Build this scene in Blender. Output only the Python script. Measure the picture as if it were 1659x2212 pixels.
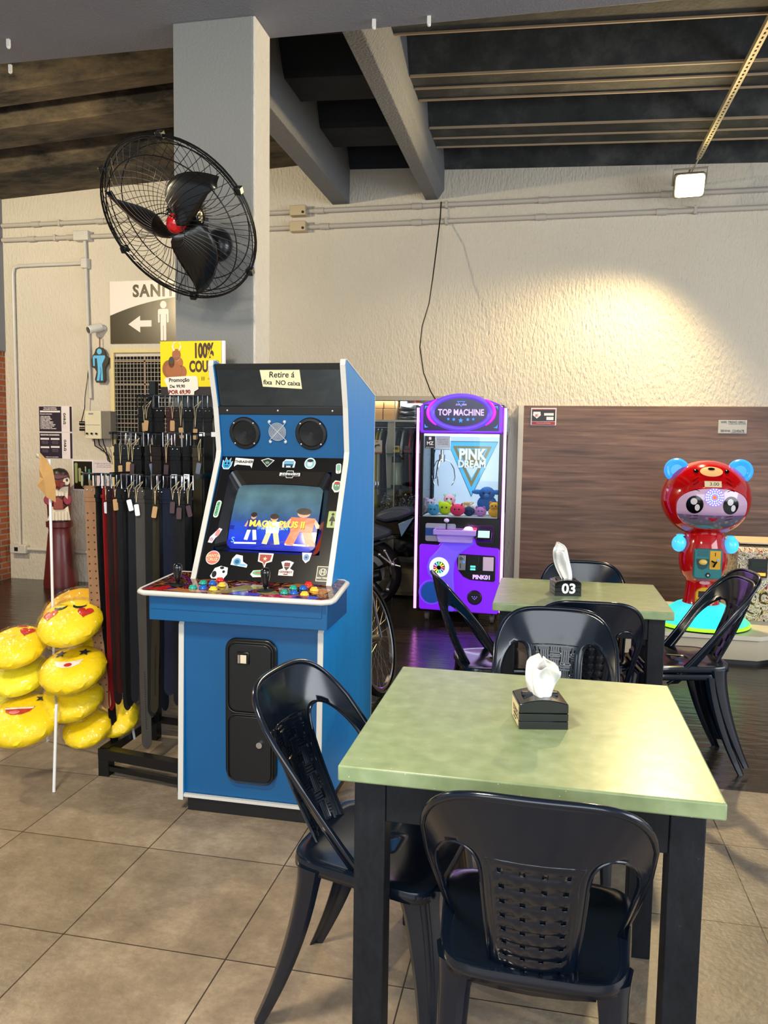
import bpy, bmesh, math, random
from mathutils import Matrix, Vector
R = math.radians
PI = math.pi
random.seed(7)
scene = bpy.context.scene
for o in list(bpy.data.objects):
    bpy.data.objects.remove(o)

# ------------------------------------------------------------------ camera
F, CX, CY, EYE = 1690.0, 829.5, 1106.0, 1.45
_d = Vector((-276.0, 19150.0, F)).normalized()            # world down, seen by the camera (x right, y down, z forward)
_y = Vector((353.5, -144.0, F)); _y = (_y - _d * _y.dot(_d)).normalized()
_x = _d.cross(_y)
ROT = Matrix((_x, _y, -_d))                                # camera -> world
cam = bpy.data.cameras.new('camera')
cam.sensor_fit = 'HORIZONTAL'; cam.sensor_width = 36.0; cam.lens = F / 1659.0 * 36.0
cam.clip_start = 0.05; cam.clip_end = 100
camo = bpy.data.objects.new('camera', cam); scene.collection.objects.link(camo)
c0, c1, c2 = (ROT @ Vector(v) for v in ((1, 0, 0), (0, -1, 0), (0, 0, -1)))
camo.matrix_world = Matrix(((c0.x, c1.x, c2.x, 0), (c0.y, c1.y, c2.y, 0), (c0.z, c1.z, c2.z, EYE), (0, 0, 0, 1)))
scene.camera = camo
def ray(px, py): return ROT @ Vector(((px - CX) / F, (py - CY) / F, 1.0))
def at(px, py, Y):                                         # point of the plane y = Y seen at a pixel
    r = ray(px, py); return Vector((0, 0, EYE)) + r * (Y / r.y)
def onz(px, py, z=0.0):                                    # point of the plane z seen at a pixel
    r = ray(px, py); return Vector((0, 0, EYE)) + r * ((z - EYE) / r.z)

# ------------------------------------------------------------------ light
scene.view_settings.view_transform = 'Standard'
scene.view_settings.look = 'None'
scene.view_settings.exposure = 0.5
scene.view_settings.gamma = 1.0
w = bpy.data.worlds.new('sky'); scene.world = w; w.use_nodes = True
bg = w.node_tree.nodes['Background']; bg.inputs[0].default_value = (0.72, 0.86, 1.0, 1); bg.inputs[1].default_value = 0.45
def lamp(name, kind, loc, aim, energy, col, **kw):
    l = bpy.data.lights.new(name, kind); l.energy = energy; l.color = col
    for k, v in kw.items(): setattr(l, k, v)
    o = bpy.data.objects.new(name, l); scene.collection.objects.link(o); o.location = loc
    o.rotation_euler = (Vector(aim) - Vector(loc)).to_track_quat('-Z', 'Y').to_euler()
    return o
WARM = (1.0, 0.76, 0.42)
lamp('daylight_opening', 'AREA', (0.3, -3.2, 2.0), (0.0, 4.0, 1.0), 170, (0.90, 0.96, 1.0), shape='RECTANGLE', size=6.5, size_y=2.6)
lamp('daylight_side', 'AREA', (5.4, 1.8, 1.9), (-1.0, 3.0, 1.2), 150, (0.90, 0.95, 1.0), shape='RECTANGLE', size=4.0, size_y=2.4)
lamp('floodlight_beam', 'SPOT', (1.03, 6.66, 3.40), (-0.25, 4.0, 0.2), 300, (1.0, 0.74, 0.36), spot_size=R(146), spot_blend=0.4, shadow_soft_size=0.07)
lamp('left_lamp', 'SPOT', (-4.9, 3.6, 3.3), (-4.2, 5.6, 0.9), 260, (1.0, 0.84, 0.55), spot_size=R(168), spot_blend=0.3, shadow_soft_size=0.06)
lamp('front_ceiling_lamp', 'AREA', (-1.2, 0.4, 3.3), (-1.2, 0.9, 0), 85, (1.0, 0.86, 0.66), shape='SQUARE', size=.5)  # unseen overhead light, added to brighten the floor

# ------------------------------------------------------------------ materials
MATS = {}
def lin(h):
    if isinstance(h, str):
        c = [int(h[i:i+2], 16) / 255 for i in (0, 2, 4)]
        return tuple(x / 12.92 if x <= .04045 else ((x + .055) / 1.055) ** 2.4 for x in c) + (1,)
    return tuple(h)[:3] + (1,)
def M(name, col='808080', rough=.5, metal=0., var=.12, vs=6., bump=0., bs=60., coat=0., emit=None, es=0., spec=.5, stretch=None, trans=0., alpha=1.):
    if name in MATS: return MATS[name]
    m = bpy.data.materials.new(name); m.use_nodes = True; nt = m.node_tree; N = nt.nodes; L = nt.links
    b = N['Principled BSDF']; c = lin(col)
    b.inputs['Roughness'].default_value = rough; b.inputs['Metallic'].default_value = metal
    b.inputs['Coat Weight'].default_value = coat; b.inputs['Coat Roughness'].default_value = .08
    b.inputs['Specular IOR Level'].default_value = spec
    b.inputs['Transmission Weight'].default_value = trans; b.inputs['Alpha'].default_value = alpha
    tc = N.new('ShaderNodeTexCoord'); mp = N.new('ShaderNodeMapping'); L.new(tc.outputs['Object'], mp.inputs[0])
    if stretch: mp.inputs['Scale'].default_value = stretch
    n = N.new('ShaderNodeTexNoise'); n.inputs['Scale'].default_value = vs; n.inputs['Detail'].default_value = 5; L.new(mp.outputs[0], n.inputs['Vector'])
    mx = N.new('ShaderNodeMix'); mx.data_type = 'RGBA'
    mx.inputs[6].default_value = tuple(min(1, x * (1 - var)) for x in c[:3]) + (1,)
    mx.inputs[7].default_value = tuple(min(1, x * (1 + var)) for x in c[:3]) + (1,)
    L.new(n.outputs[0], mx.inputs[0]); L.new(mx.outputs[2], b.inputs['Base Color'])
    if emit is not None:
        b.inputs['Emission Color'].default_value = lin(emit); b.inputs['Emission Strength'].default_value = es
    if bump:
        n2 = N.new('ShaderNodeTexNoise'); n2.inputs['Scale'].default_value = bs; n2.inputs['Detail'].default_value = 4; L.new(mp.outputs[0], n2.inputs['Vector'])
        bp = N.new('ShaderNodeBump'); bp.inputs['Strength'].default_value = bump; bp.inputs['Distance'].default_value = .01
        L.new(n2.outputs[0], bp.inputs['Height']); L.new(bp.outputs[0], b.inputs['Normal'])
    MATS[name] = m
    return m
def nodes_of(name):
    m = bpy.data.materials.new(name); m.use_nodes = True; MATS[name] = m
    return m, m.node_tree.nodes, m.node_tree.links, m.node_tree.nodes['Principled BSDF']
def ramp(N, pts):
    r = N.new('ShaderNodeValToRGB'); e = r.color_ramp.elements
    e[0].position, e[0].color = pts[0][0], lin(pts[0][1]); e[1].position, e[1].color = pts[-1][0], lin(pts[-1][1])
    for p, c in pts[1:-1]:
        k = e.new(p); k.color = lin(c)
    return r

# ------------------------------------------------------------------ mesh builder
COL = scene.collection
WORLD = {}
class MB:
    def __init__(s): s.v = []; s.f = []; s.m = Matrix.Identity(4)
    def add(s, vs, fs, M4=None):
        T = s.m @ M4 if M4 is not None else s.m
        n = len(s.v); s.v += [T @ Vector(p) for p in vs]; s.f += [tuple(n + i for i in f) for f in fs]; return s
    def box(s, x0, x1, y0, y1, z0, z1, M4=None):
        return s.add([(x, y, z) for z in (z0, z1) for y in (y0, y1) for x in (x0, x1)],
                     [(0, 2, 3, 1), (4, 5, 7, 6), (0, 1, 5, 4), (2, 6, 7, 3), (0, 4, 6, 2), (1, 3, 7, 5)], M4)
    def cb(s, c, d, M4=None):
        return s.box(c[0]-d[0]/2, c[0]+d[0]/2, c[1]-d[1]/2, c[1]+d[1]/2, c[2]-d[2]/2, c[2]+d[2]/2, M4)
    def prism(s, poly, t0, t1, M4=None, plane='xy'):
        n = len(poly)
        def p3(a, b, t): return {'xy': (a, b, t), 'xz': (a, t, b), 'yz': (t, a, b)}[plane]
        vs = [p3(a, b, t0) for a, b in poly] + [p3(a, b, t1) for a, b in poly]
        fs = [tuple(range(n)), tuple(range(2*n-1, n-1, -1))] + [(i, n+i, n+(i+1) % n, (i+1) % n) for i in range(n)]
        return s.add(vs, fs, M4)
    def lathe(s, prof, n=24, M4=None, arc=2*PI):
        vs = []; fs = []; k = len(prof); full = abs(arc - 2*PI) < 1e-6
        m = n if full else n + 1
        for i in range(m):
            a = arc * i / n
            vs += [(r * math.cos(a), r * math.sin(a), z) for r, z in prof]
        for i in range(n):
            j = (i + 1) % m
            for q in range(k - 1): fs.append((i*k+q, j*k+q, j*k+q+1, i*k+q+1))
        return s.add(vs, fs, M4)
    def cyl(s, a, b, r, r2=None, n=12, M4=None):
        a = Vector(a); b = Vector(b); r2 = r if r2 is None else r2; d = b - a; L = d.length
        q = Matrix.Translation(a) @ d.to_track_quat('Z', 'Y').to_matrix().to_4x4()
        if M4 is not None: q = M4 @ q
        return s.lathe([(1e-4, 0), (r, 0), (r2, L), (1e-4, L)], n, q)
    def tube(s, pts, r, n=8, M4=None, closed=False, flat=1.0):
        P = [Vector(p) for p in pts]; k = len(P); vs = []; fs = []
        up = None
        for i, p in enumerate(P):
            t = (P[(i+1) % k] - P[i-1]) if closed else (P[min(i+1, k-1)] - P[max(i-1, 0)])
            t.normalize()
            if up is None:
                up = Vector((0, 0, 1)) if abs(t.z) < .9 else Vector((0, 1, 0))
            a = t.cross(up);
            if a.length < 1e-6: a = t.orthogonal()
            a.normalize(); up = a.cross(t).normalized()
            rr = r[i] if isinstance(r, (list, tuple)) else r
            for j in range(n):
                an = 2*PI*j/n; vs.append(p + a*math.cos(an)*rr + up*math.sin(an)*rr*flat)
        for i in range(k if closed else k-1):
            i2 = (i+1) % k
            for j in range(n): fs.append((i*n+j, i*n+(j+1) % n, i2*n+(j+1) % n, i2*n+j))
        if not closed: fs += [tuple(range(n-1, -1, -1)), tuple(range((k-1)*n, k*n))]
        return s.add(vs, fs, M4)
    def ball(s, c, r, n=16, m=10, M4=None):
        r = (r, r, r) if not isinstance(r, (tuple, list)) else r
        vs = [(c[0]+r[0]*math.sin(PI*j/m)*math.cos(2*PI*i/n), c[1]+r[1]*math.sin(PI*j/m)*math.sin(2*PI*i/n), c[2]+r[2]*math.cos(PI*j/m)) for j in range(1, m) for i in range(n)]
        t = len(vs); vs += [(c[0], c[1], c[2]+r[2]), (c[0], c[1], c[2]-r[2])]
        fs = [(j*n+i, (j+1)*n+i, (j+1)*n+(i+1) % n, j*n+(i+1) % n) for j in range(m-2) for i in range(n)]
        fs += [(t, i, (i+1) % n) for i in range(n)] + [(t+1, (m-2)*n+(i+1) % n, (m-2)*n+i) for i in range(n)]
        return s.add(vs, fs, M4)
    def sheet(s, fn, us, vs_, M4=None, closed=False):
        nu, nv = len(us), len(vs_)
        pts = [fn(u, v) for v in vs_ for u in us]
        fs = [(j*nu+i, j*nu+(i+1) % nu, (j+1)*nu+(i+1) % nu, (j+1)*nu+i) for j in range(nv-1) for i in range(nu if closed else nu-1)]
        return s.add(pts, fs, M4)
    def build(s, name, mat, parent=None, smooth=35, bevel=0., solid=0., sub=0, offset=0., merge=False, origin=None):
        me = bpy.data.meshes.new(name)
        vs = s.v
        o = bpy.data.objects.new(name, me); COL.objects.link(o)
        if parent is not None:
            inv = WORLD[parent].inverted(); vs = [inv @ p for p in vs]
            o.parent = parent; WORLD[o] = WORLD[parent]
        else:
            if origin is None:
                xs = [p.x for p in vs]; ys = [p.y for p in vs]
                origin = ((min(xs)+max(xs))/2, (min(ys)+max(ys))/2, min(p.z for p in vs))
            og = Vector(origin); vs = [p - og for p in vs]; o.location = og
            WORLD[o] = Matrix.Translation(og)
        me.from_pydata([tuple(p) for p in vs], [], s.f)
        bm = bmesh.new(); bm.from_mesh(me)
        if merge: bmesh.ops.remove_doubles(bm, verts=bm.verts, dist=1e-5)
        bmesh.ops.recalc_face_normals(bm, faces=bm.faces)
        bm.to_mesh(me); bm.free()
        if smooth:
            me.polygons.foreach_set('use_smooth', [True]*len(me.polygons)); me.set_sharp_from_angle(angle=R(smooth))
        for mm in (mat if isinstance(mat, (list, tuple)) else [mat]): me.materials.append(mm)
        if solid:
            md = o.modifiers.new('s', 'SOLIDIFY'); md.thickness = solid; md.offset = offset
        if bevel:
            md = o.modifiers.new('b', 'BEVEL'); md.width = bevel; md.segments = 2; md.limit_method = 'ANGLE'
        if sub:
            md = o.modifiers.new('u', 'SUBSURF'); md.levels = sub; md.render_levels = sub
        return o
def tag(o, label=None, cat=None, group=None, kind=None):
    if label: o['label'] = label
    if cat: o['category'] = cat
    if group: o['group'] = group
    if kind: o['kind'] = kind
    return o
def thing(name, label, cat, loc=(0, 0, 0), rz=0., group=None, mtx=None):
    o = bpy.data.objects.new(name, None); COL.objects.link(o); o.empty_display_size = .1
    mt = mtx if mtx is not None else Matrix.Translation(loc) @ Matrix.Rotation(rz, 4, 'Z')
    o.matrix_world = mt; WORLD[o] = mt.copy()
    return tag(o, label, cat, group)
def lb(o, label): o['label'] = label; return o
def struct(o): o['kind'] = 'structure'; return o
def copy_tree(o, parent=None):
    c = o.copy(); COL.objects.link(c)
    if parent is not None:
        c.parent = parent
    for ch in [k for k in bpy.data.objects if k.parent == o]: copy_tree(ch, c)
    return c
def fr(o, x, up):                                          # frame: origin, local x, local y (up); local z = outward normal
    x = Vector(x).normalized(); n = x.cross(Vector(up)).normalized(); u = n.cross(x)
    return Matrix(((x.x, u.x, n.x, o[0]), (x.y, u.y, n.y, o[1]), (x.z, u.z, n.z, o[2]), (0, 0, 0, 1)))
def wallfr(p, lift=0.): return fr((p[0], p[1] - lift, p[2]), (1, 0, 0), (0, 0, 1))   # faces the camera side (-y)
def text(body, mat, frame, size=.05, parent=None, name='lettering', bold=0., ext=.0006, ax='CENTER', ay='CENTER', sx=1., kern=1., shear=0., label=None):
    cu = bpy.data.curves.new('t', 'FONT'); cu.body = body; cu.size = size; cu.extrude = ext; cu.offset = bold
    cu.align_x = ax; cu.align_y = ay; cu.space_character = kern; cu.shear = shear; cu.resolution_u = 3
    t = bpy.data.objects.new('t', cu); COL.objects.link(t)
    bpy.context.view_layer.update()
    me = bpy.data.meshes.new_from_object(t.evaluated_get(bpy.context.evaluated_depsgraph_get()))
    bpy.data.objects.remove(t)
    me.transform(frame @ Matrix.Diagonal((sx, 1, 1, 1)))
    if parent is not None: me.transform(WORLD[parent].inverted())
    me.materials.clear(); me.materials.append(mat); me.name = name
    o = bpy.data.objects.new(name, me); COL.objects.link(o)
    if parent is not None: o.parent = parent; WORLD[o] = WORLD[parent]
    if label: o['label'] = label
    return o
def rect(w, h, r=0., n=4, cx=0., cy=0.):
    if r <= 0: return [(cx-w/2, cy-h/2), (cx+w/2, cy-h/2), (cx+w/2, cy+h/2), (cx-w/2, cy+h/2)]
    out = []
    for (sx, sy, a0) in ((1, -1, -90), (1, 1, 0), (-1, 1, 90), (-1, -1, 180)):
        for i in range(n+1):
            a = R(a0 + 90*i/n); out.append((cx+sx*(w/2-r)+r*math.cos(a), cy+sy*(h/2-r)+r*math.sin(a)))
    return out
def disc(rx, ry=None, n=28, cx=0., cy=0., a0=0.): 
    ry = rx if ry is None else ry
    return [(cx+rx*math.cos(a0+2*PI*i/n), cy+ry*math.sin(a0+2*PI*i/n)) for i in range(n)]
def star(r, k=5, q=.45, a0=PI/2): return [((r if i % 2 == 0 else r*q)*math.cos(a0+PI*i/k), (r if i % 2 == 0 else r*q)*math.sin(a0+PI*i/k)) for i in range(2*k)]
def heart(s): 
    return [(s*.0625*(16*math.sin(t)**3)*.9, s*.0625*(13*math.cos(t)-5*math.cos(2*t)-2*math.cos(3*t)-math.cos(4*t))) for t in [2*PI*i/24 for i in range(24)]]
def decal(name, poly, frame, mat, parent=None, t=.0008, z0=0.):
    return MB().prism(poly, z0, z0+t, frame).build(name, mat, parent, smooth=0)
def off(frame, x=0., y=0., z=0., rot=0.): return frame @ Matrix.Translation((x, y, z)) @ Matrix.Rotation(rot, 4, 'Z')
# ------------------------------------------------------------------ setting
WY = 7.077                       # back wall
CZ = 3.90                        # underside of the ceiling ribs
def stucco(name, col, warm=.0):
    m, N, L, b = nodes_of(name)
    tc = N.new('ShaderNodeTexCoord'); mp = N.new('ShaderNodeMapping'); mp.inputs['Scale'].default_value = (1, 1, .38); L.new(tc.outputs['Object'], mp.inputs[0])
    n = N.new('ShaderNodeTexNoise'); n.inputs['Scale'].default_value = 60; n.inputs['Detail'].default_value = 6; L.new(mp.outputs[0], n.inputs[0])
    n2 = N.new('ShaderNodeTexNoise'); n2.inputs['Scale'].default_value = 1.6; n2.inputs['Detail'].default_value = 6; L.new(tc.outputs['Object'], n2.inputs[0])
    c = lin(col); mx = N.new('ShaderNodeMix'); mx.data_type = 'RGBA'
    mx.inputs[6].default_value = (c[0]*.86, c[1]*.85, c[2]*.82, 1); mx.inputs[7].default_value = c; L.new(n2.outputs[0], mx.inputs[0]); L.new(mx.outputs[2], b.inputs['Base Color'])
    bp = N.new('ShaderNodeBump'); bp.inputs['Strength'].default_value = .75; bp.inputs['Distance'].default_value = .02; L.new(n.outputs[0], bp.inputs['Height']); L.new(bp.outputs[0], b.inputs['Normal'])
    b.inputs['Roughness'].default_value = .85
    return m
mw = stucco('wall_stucco', 'dad2c3')
mgrey = M('grey_paint', '85868c', .7, var=.10, vs=3, bump=.35, bs=90)
mgreyl = stucco('grey_stucco', '77797c')
# floor: square porcelain tiles in front, dark slate planks behind
def floor_mat():
    m, N, L, b = nodes_of('floor_tiles')
    tc = N.new('ShaderNodeTexCoord'); mp = N.new('ShaderNodeMapping'); L.new(tc.outputs['Object'], mp.inputs[0])
    mp.inputs['Location'].default_value = (.839, -.437, 0)
    br = N.new('ShaderNodeTexBrick'); br.offset = 0.; L.new(mp.outputs[0], br.inputs[0])
    br.inputs['Scale'].default_value = 1; br.inputs['Brick Width'].default_value = .507; br.inputs['Row Height'].default_value = .503
    br.inputs['Mortar Size'].default_value = .0022; br.inputs['Mortar Smooth'].default_value = .1
    br.inputs['Color1'].default_value = lin('a59a8a'); br.inputs['Color2'].default_value = lin('b8ad9e'); br.inputs['Mortar'].default_value = lin('463c33')
    n = N.new('ShaderNodeTexNoise'); n.inputs['Scale'].default_value = 5; n.inputs['Detail'].default_value = 12; n.inputs['Roughness'].default_value = .8; L.new(tc.outputs['Object'], n.inputs[0])
    r = ramp(N, [(.30, '85776a'), (.5, 'b9ae9f'), (.7, 'efe6da')]); L.new(n.outputs[0], r.inputs[0])
    mx = N.new('ShaderNodeMix'); mx.data_type = 'RGBA'; mx.blend_type = 'MULTIPLY'; mx.inputs[0].default_value = .85; L.new(br.outputs[0], mx.inputs[6]); L.new(r.outputs[0], mx.inputs[7])
    L.new(mx.outputs[2], b.inputs['Base Color'])
    n3 = N.new('ShaderNodeTexNoise'); n3.inputs['Scale'].default_value = 55; n3.inputs['Detail'].default_value = 5; L.new(tc.outputs['Object'], n3.inputs[0])
    bp = N.new('ShaderNodeBump'); bp.inputs['Strength'].default_value = .35; bp.inputs['Distance'].default_value = .006; L.new(n3.outputs[0], bp.inputs['Height'])
    L.new(bp.outputs[0], b.inputs['Normal']); b.inputs['Roughness'].default_value = .42
    return m
def slate_mat():
    m, N, L, b = nodes_of('dark_slate_floor')
    tc = N.new('ShaderNodeTexCoord')
    br = N.new('ShaderNodeTexBrick'); br.offset = .37; L.new(tc.outputs['Object'], br.inputs[0])
    br.inputs['Scale'].default_value = 1; br.inputs['Brick Width'].default_value = .62; br.inputs['Row Height'].default_value = .24; br.inputs['Mortar Size'].default_value = .003
    br.inputs['Color1'].default_value = lin('3d3731'); br.inputs['Color2'].default_value = lin('4d453c'); br.inputs['Mortar'].default_value = lin('211d1a')
    mp = N.new('ShaderNodeMapping'); mp.inputs['Scale'].default_value = (1, 3.5, 1); L.new(tc.outputs['Object'], mp.inputs[0])
    n = N.new('ShaderNodeTexNoise'); n.inputs['Scale'].default_value = 6; n.inputs['Detail'].default_value = 8; L.new(mp.outputs[0], n.inputs[0])
    r = ramp(N, [(.3, '4a4038'), (.55, '97908a'), (.75, 'b9a58b')]); L.new(n.outputs[0], r.inputs[0])
    mx = N.new('ShaderNodeMix'); mx.data_type = 'RGBA'; mx.blend_type = 'MULTIPLY'; mx.inputs[0].default_value = .85; L.new(br.outputs[0], mx.inputs[6]); L.new(r.outputs[0], mx.inputs[7])
    L.new(mx.outputs[2], b.inputs['Base Color'])
    bp = N.new('ShaderNodeBump'); bp.inputs['Strength'].default_value = .4; bp.inputs['Distance'].default_value = .01; L.new(n.outputs[0], bp.inputs['Height']); L.new(bp.outputs[0], b.inputs['Normal'])
    b.inputs['Roughness'].default_value = .2
    return m
BY = 3.45                        # where the tiles give way to slate
struct(MB().box(-5.5, 6, -4, BY, -.05, 0).build('floor', floor_mat(), smooth=0, origin=(0, 0, 0)))
struct(MB().box(-5.5, 6, BY, WY + 1.2, -.05, 0).build('floor_back', slate_mat(), smooth=0, origin=(0, 0, 0)))
# back wall with the opening of the shop display
NX0, NX1, NZ = -2.15, -.57, 1.875
mb = MB()
mb.box(-5.6, NX0, WY, WY+.2, 0, 4.5); mb.box(NX1, 6, WY, WY+.2, 0, 4.5); mb.box(NX0, NX1, WY, WY+.2, NZ, 4.5)
struct(mb.build('wall_back', mw, smooth=0, origin=(0, 0, 0)))
# left wall: brick below, grey paint above
def brick_mat():
    m, N, L, b = nodes_of('brick')
    tc = N.new('ShaderNodeTexCoord'); mp = N.new('ShaderNodeMapping'); mp.inputs['Rotation'].default_value = (R(90), 0, R(90)); L.new(tc.outputs['Object'], mp.inputs[0])
    sx = N.new('ShaderNodeSeparateXYZ'); L.new(tc.outputs['Object'], sx.inputs[0]); cb = N.new('ShaderNodeCombineXYZ'); L.new(sx.outputs[1], cb.inputs[0]); L.new(sx.outputs[2], cb.inputs[1])
    br = N.new('ShaderNodeTexBrick'); L.new(cb.outputs[0], br.inputs[0]); br.inputs['Scale'].default_value = 1
    br.inputs['Brick Width'].default_value = .2; br.inputs['Row Height'].default_value = .058; br.inputs['Mortar Size'].default_value = .007
    br.inputs['Color1'].default_value = lin('a5562f'); br.inputs['Color2'].default_value = lin('8a4527'); br.inputs['Mortar'].default_value = lin('8c8478')
    L.new(br.outputs[0], b.inputs['Base Color']); bp = N.new('ShaderNodeBump'); bp.inputs['Strength'].default_value = .6; bp.inputs['Distance'].default_value = .01
    iv = N.new('ShaderNodeMath'); iv.operation = 'SUBTRACT'; iv.inputs[0].default_value = 1; L.new(br.outputs[1], iv.inputs[1]); L.new(iv.outputs[0], bp.inputs['Height']); L.new(bp.outputs[0], b.inputs['Normal'])
    b.inputs['Roughness'].default_value = .85
    return m
LX = at(20, 1100, WY).x
struct(MB().box(LX-.2, LX, 2.2, WY, 0, 2.32).build('wall_left', brick_mat(), smooth=0))
struct(MB().box(LX-.2, LX+.012, 2.2, WY, 2.32, 4.5).build('wall_left_upper', mgrey, smooth=0))
# concrete ceiling: folded ribs running across, split by the beams
def conc(name, pts, sc=3., stretch=(1, 1, 1), bump=.5):
    m, N, L, b = nodes_of(name)
    tc = N.new('ShaderNodeTexCoord'); mp = N.new('ShaderNodeMapping'); mp.inputs['Scale'].default_value = stretch; L.new(tc.outputs['Object'], mp.inputs[0])
    n = N.new('ShaderNodeTexNoise'); n.inputs['Scale'].default_value = sc; n.inputs['Detail'].default_value = 10; n.inputs['Roughness'].default_value = .68; L.new(mp.outputs[0], n.inputs[0])
    r = ramp(N, pts); L.new(n.outputs[0], r.inputs[0]); L.new(r.outputs[0], b.inputs['Base Color'])
    bp = N.new('ShaderNodeBump'); bp.inputs['Strength'].default_value = bump; bp.inputs['Distance'].default_value = .02; L.new(n.outputs[0], bp.inputs['Height']); L.new(bp.outputs[0], b.inputs['Normal'])
    b.inputs['Roughness'].default_value = .9
    return m
mc_r = conc('dark_grey_concrete', [(.35, '1f2223'), (.5, '303334'), (.65, '4c4d4c')], 2.5)
mc_l = conc('mouldy_brown_concrete', [(.40, '0f0d0a'), (.48, '3c352a'), (.58, '554a3a'), (.72, '7a6a50')], 3.2, (.5, 1.3, 1.3))
mc_m = conc('navy_painted_concrete', [(.3, '14171d'), (.6, '20252e'), (.8, '2c323c')], 2.5)  # darker, bluer tone for the middle ceiling bay
def folded(lines, cz, x0, x1, k, xr, mat, name):
    # ribs run across the room; every recess is a folded trough between two flat rib bottoms; the roof falls by k per metre from xr
    p = [(3.60, cz)]
    for (a, b) in lines:                                    # trough from y = a to y = b
        w_ = b-a; p += [(a, cz), (a+.02, cz+.02), (a+w_*.22, cz+.32), (a+w_*.62, cz+.33), (b-.03, cz+.03), (b, cz)]
    p += [(7.3, cz), (7.3, cz+.5), (3.60, cz+.5)]
    m = MB().prism(p, x0, x1, plane='yz')
    for v in m.v: v.z += k*(v.x-xr)
    return struct(m.build(name, mat, smooth=0))
folded([(4.74, 5.277), (5.641, 6.136), (6.525, 7.08)], 3.85, -1.02, 6, -.033, -.95, mc_r, 'ceiling')
folded([(4.74, 5.277), (5.641, 6.136), (6.525, 7.08)], 3.87, -1.9, -1.02, -.033, -.95, mc_m, 'ceiling_middle')
folded([(4.55, 5.10), (5.30, 5.63), (5.98, 6.45)], 3.90, -5.6, -1.9, .05, -3.57, mc_l, 'ceiling_left')
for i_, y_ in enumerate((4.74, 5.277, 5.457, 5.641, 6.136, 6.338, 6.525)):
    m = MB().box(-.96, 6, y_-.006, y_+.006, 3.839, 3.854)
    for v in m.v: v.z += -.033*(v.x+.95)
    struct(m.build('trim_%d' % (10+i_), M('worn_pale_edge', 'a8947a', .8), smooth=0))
# rib lips above: the lamplight they catch is put into their pale colour; heavy beam with its soffit over the column
BZ = 3.36
mb = MB().box(-5.6, 6, -1.0, 3.715, BZ, CZ+.5)
struct(mb.build('ceiling_beam', mgrey, smooth=0, bevel=.008))
mb = MB(); mb.prism([(-1.13, 3.60), (-1.02, 3.60), (-.965, 3.68), (-.965, CZ+.2), (-1.13, CZ+.2)], 3.70, WY+.05, plane='xz')
struct(mb.build('ceiling_joist', mgreyl, smooth=0, bevel=.006))
mb = MB(); mb.box(-1.985, -1.825, 3.70, WY+.05, 3.60, CZ+.3)
struct(mb.build('ceiling_joist', mgreyl, smooth=0, bevel=.006))
# column
struct(MB().box(-1.752, -1.362, 3.5, 3.70, 0, BZ).build('wall_column', M('column_grey_paint', '82827e', .75, var=.08, vs=2, bump=.3, bs=80), smooth=0, bevel=.006))
struct(MB().box(-1.364, -1.352, 3.506, 3.70, 0, BZ).build('trim_1', mw, smooth=0, bevel=.004))
# little white fixings on the soffit
for px, py in ((808, 42), (927, 35), (18, 85), (22, 140)):
    p = onz(px, py, BZ)
    tag(MB().box(p.x-.008, p.x+.008, p.y-.006, p.y+.006, BZ-.035, BZ).ball((p.x, p.y, BZ-.036), .009, 10, 6).build('cable_hook', M('white_plastic', 'd8d6cf', .4)),
        'small white hook under the big grey beam, ' + {808: 'left one above the joist', 927: 'right one above the joist', 18: 'nearer one at far left', 22: 'farther one at far left'}[px], 'hook', 'white cable hooks under the grey beam')

# wood laminate panel on the wall, right
def wood_mat():
    m, N, L, b = nodes_of('walnut_laminate')
    tc = N.new('ShaderNodeTexCoord'); mp = N.new('ShaderNodeMapping'); mp.inputs['Scale'].default_value = (.9, 1, 14); L.new(tc.outputs['Object'], mp.inputs[0])
    n = N.new('ShaderNodeTexNoise'); n.inputs['Scale'].default_value = 2.2; n.inputs['Detail'].default_value = 8; n.inputs['Distortion'].default_value = .5; L.new(mp.outputs[0], n.inputs[0])
    r = ramp(N, [(.28, '483329'), (.45, '654a3e'), (.6, '75584a'), (.75, '8a6c5a')]); L.new(n.outputs[0], r.inputs[0])
    sx = N.new('ShaderNodeSeparateXYZ'); L.new(tc.outputs['Object'], sx.inputs[0]); ml = N.new('ShaderNodeMath'); ml.operation = 'MULTIPLY'; ml.inputs[1].default_value = 5.6; L.new(sx.outputs[2], ml.inputs[0])
    fl_ = N.new('ShaderNodeMath'); fl_.operation = 'FLOOR'; L.new(ml.outputs[0], fl_.inputs[0]); wn = N.new('ShaderNodeTexWhiteNoise'); wn.noise_dimensions = '1D'; L.new(fl_.outputs[0], wn.inputs['W'])
    mr = N.new('ShaderNodeMapRange'); mr.inputs[3].default_value = .82; mr.inputs[4].default_value = 1.1; L.new(wn.outputs[0], mr.inputs[0])
    mx = N.new('ShaderNodeMix'); mx.data_type = 'RGBA'; mx.blend_type = 'MULTIPLY'; mx.inputs[0].default_value = 1; L.new(r.outputs[0], mx.inputs[6]); L.new(mr.outputs[0], mx.inputs[7])
    L.new(mx.outputs[2], b.inputs['Base Color']); b.inputs['Roughness'].default_value = .45
    return m
PX0 = -.215
struct(MB().box(PX0, 6, WY-.03, WY, 0, 1.795).build('trim_2', wood_mat(), smooth=0, origin=(0, WY, 0)))
struct(MB().box(PX0-.045, PX0, WY-.045, WY, 0, 1.80).build('trim_3', M('cream_edge', 'cfc8ba', .5), smooth=0))

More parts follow.
